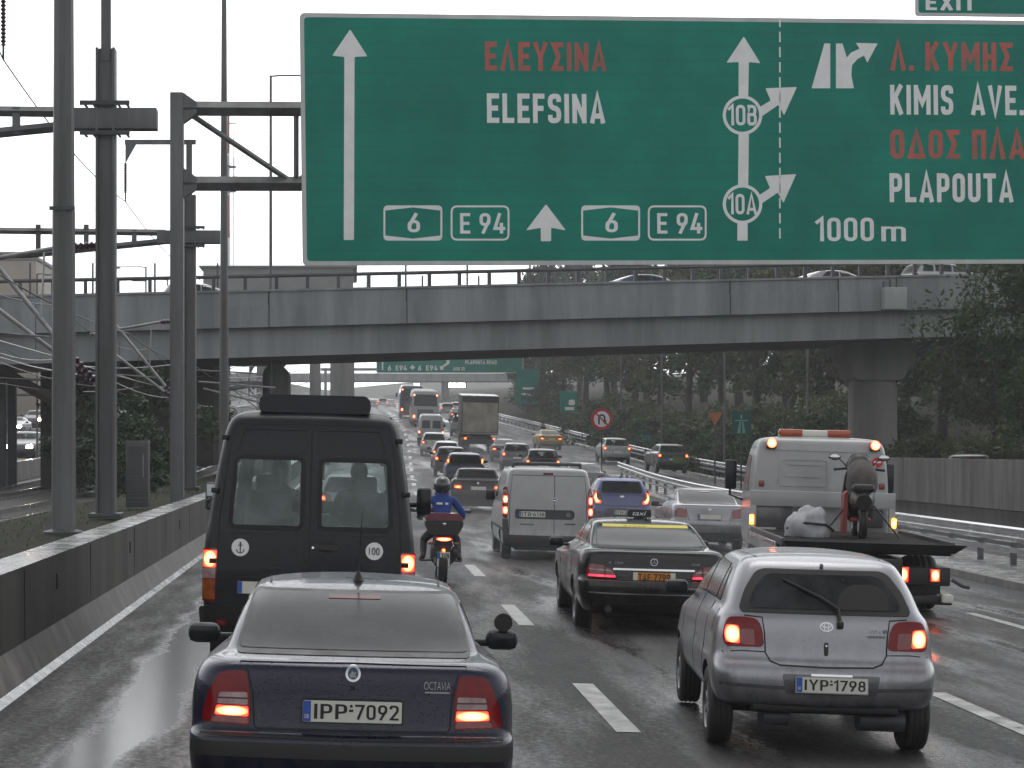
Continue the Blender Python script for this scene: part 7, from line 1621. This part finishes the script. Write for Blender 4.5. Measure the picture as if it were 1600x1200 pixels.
# clipped hedge mounds beyond the parked cars
for i, (px, Y, s) in enumerate(((1412, 76, 1.15), (1462, 74, 1.3), (1520, 72, 1.15), (1572, 70, 1.45), (1640, 69, 1.4))):
    shrub(1, ['leftmost', 'second from the left', 'third from the left', 'fourth from the left', 'rightmost'][i] + ' rounded hedge mound above the right wall', xat(px, Y), Y, s, .5, 'hedge mounds beyond the wall')
bank = [(xat(px, Y), Y, s) for px, Y, s in ((1400, 88, 1.5), (1350, 92, 1.4), (1310, 94, 1.5), (1270, 96, 1.4), (1230, 98, 1.4), (1195, 102, 1.4), (1165, 106, 1.3), (1135, 110, 1.3), (1105, 114, 1.3), (1078, 118, 1.3), (1050, 124, 1.4), (1024, 130, 1.4), (1000, 136, 1.5), (975, 143, 1.5), (950, 150, 1.5), (928, 158, 1.6), (906, 168, 1.6), (884, 180, 1.7), (862, 192, 1.8), (842, 206, 1.9), (826, 222, 1.9), (1245, 108, 1.9), (1180, 116, 1.9), (1120, 126, 2.0), (1065, 138, 2.0), (1015, 150, 2.1), (970, 164, 2.2), (1330, 104, 1.9))]
cnt_ = {}
bank.sort(key=lambda q: q[0] / q[1])
for i, (x, y, s) in enumerate(bank):
    W1 = ['first', 'second', 'third', 'fourth', 'fifth', 'sixth', 'seventh', 'eighth', 'ninth', 'tenth']; tx = [EYE - 0, x / y * 3000 + 553][1]
    sp = spot(tx); cnt_[sp] = cnt_.get(sp, 0) + 1; lb = f'dark bank shrub {sp}, {W1[cnt_[sp] - 1]} from the left there'
    shrub(i % 3, lb, x, y, s)
# dark growth by the track under the overpass, and ivy-like bushes at the masts
for i, (px, Y, z, s, k) in enumerate(((215, 58, .9, 1.15, 2), (235, 66, 1.0, 1.6, 2), (150, 66, .9, 1.2, 2), (198, 48, 1.0, .75, 2), (262, 84, 1.2, 1.6, 2), (320, 92, 1.4, 1.5, 2), (130, 72, 2.3, 1.3, 2))):
    shrub(k, ['dark bush between the second thick mast and the cabinet', 'tall dark bush behind the ribbed cabinet', 'dark bush between the two thick masts', 'low dark bush at the foot of the second thick mast', 'dark bush under the overpass behind the gantry post', 'dark bush beside the minibus roof under the overpass', 'dark hanging bush at the overpass abutment'][i], xat(px, Y), Y, s, z, 'bushes beside the railway')
gm_ = MB(); rg2 = random.Random(4)
for _ in range(5200):
    y = 8 + 62 * rg2.random() ** 1.4; x = -3.75 - 2.6 * rg2.random() ** .7; z = gz(x, y) - .02; h = .02 + .07 * rg2.random(); a = rg2.random() * 6.28; dx, dy = math.cos(a) * .012, math.sin(a) * .012; lx, ly = rg2.gauss(0, .05), rg2.gauss(0, .05)
    gm_.add([(x - dx, y - dy, z), (x + dx, y + dy, z), (x + lx, y + ly, z + h)], [(0, 1, 2)])
tag(gm_.build('verge_grass', LEAF[1]), 'short wet grass on the verge beside the railway masts', 'grass', kind='stuff')

# ================================================================== HAZE: rain and spray in the air
hz = MB().box((0, 330, 45), (700, 760, 96)); ho = tag(hz.build('haze', None), 'pale rain haze filling the air along the motorway', 'haze', kind='stuff')
ho.location = (0, 0, -1.5)
hm_ = bpy.data.materials.new('rain_haze'); hm_.use_nodes = True; n = hm_.node_tree.nodes; n.remove(n['Principled BSDF'])
pv_ = n.new('ShaderNodeVolumePrincipled'); pv_.inputs['Color'].default_value = (.80, .81, .83, 1); pv_.inputs['Density'].default_value = .0007; pv_.inputs['Anisotropy'].default_value = .1
hm_.node_tree.links.new(pv_.outputs[0], n['Material Output'].inputs['Volume']); ho.data.materials.clear(); ho.data.materials.append(hm_)

# water thrown up by the wheels: a thin even mist lying on the far carriageway
sy = frange(30, 340, 10); sp_ = MB(); prof = [(-2.7, .02), (-2.0, 1.15), (12.5, 1.15), (13.6, .02)]; n = 4
sp_.add([(x + cx(y), y, zr(x + cx(y), y) + z) for y in sy for x, z in prof], [(j * 4 + i, j * 4 + (i + 1) % 4, (j + 1) * 4 + (i + 1) % 4, (j + 1) * 4 + i) for j in range(len(sy) - 1) for i in range(4)])
o = len(sp_.v); k_ = (len(sy) - 1) * 4; sp_.f += [(0, 1, 2, 3), (k_ + 3, k_ + 2, k_ + 1, k_)]; sp_.m += [0, 0]; sp_.sm += [False, False]
so_ = tag(sp_.build('spray_mist', None), 'pale mist of tyre spray lying over the far carriageway', 'mist', kind='stuff')
sm2 = hm_.copy(); sm2.name = 'spray'; sm2.node_tree.nodes['Principled Volume'].inputs['Density'].default_value = .0055; so_.data.materials.clear(); so_.data.materials.append(sm2)
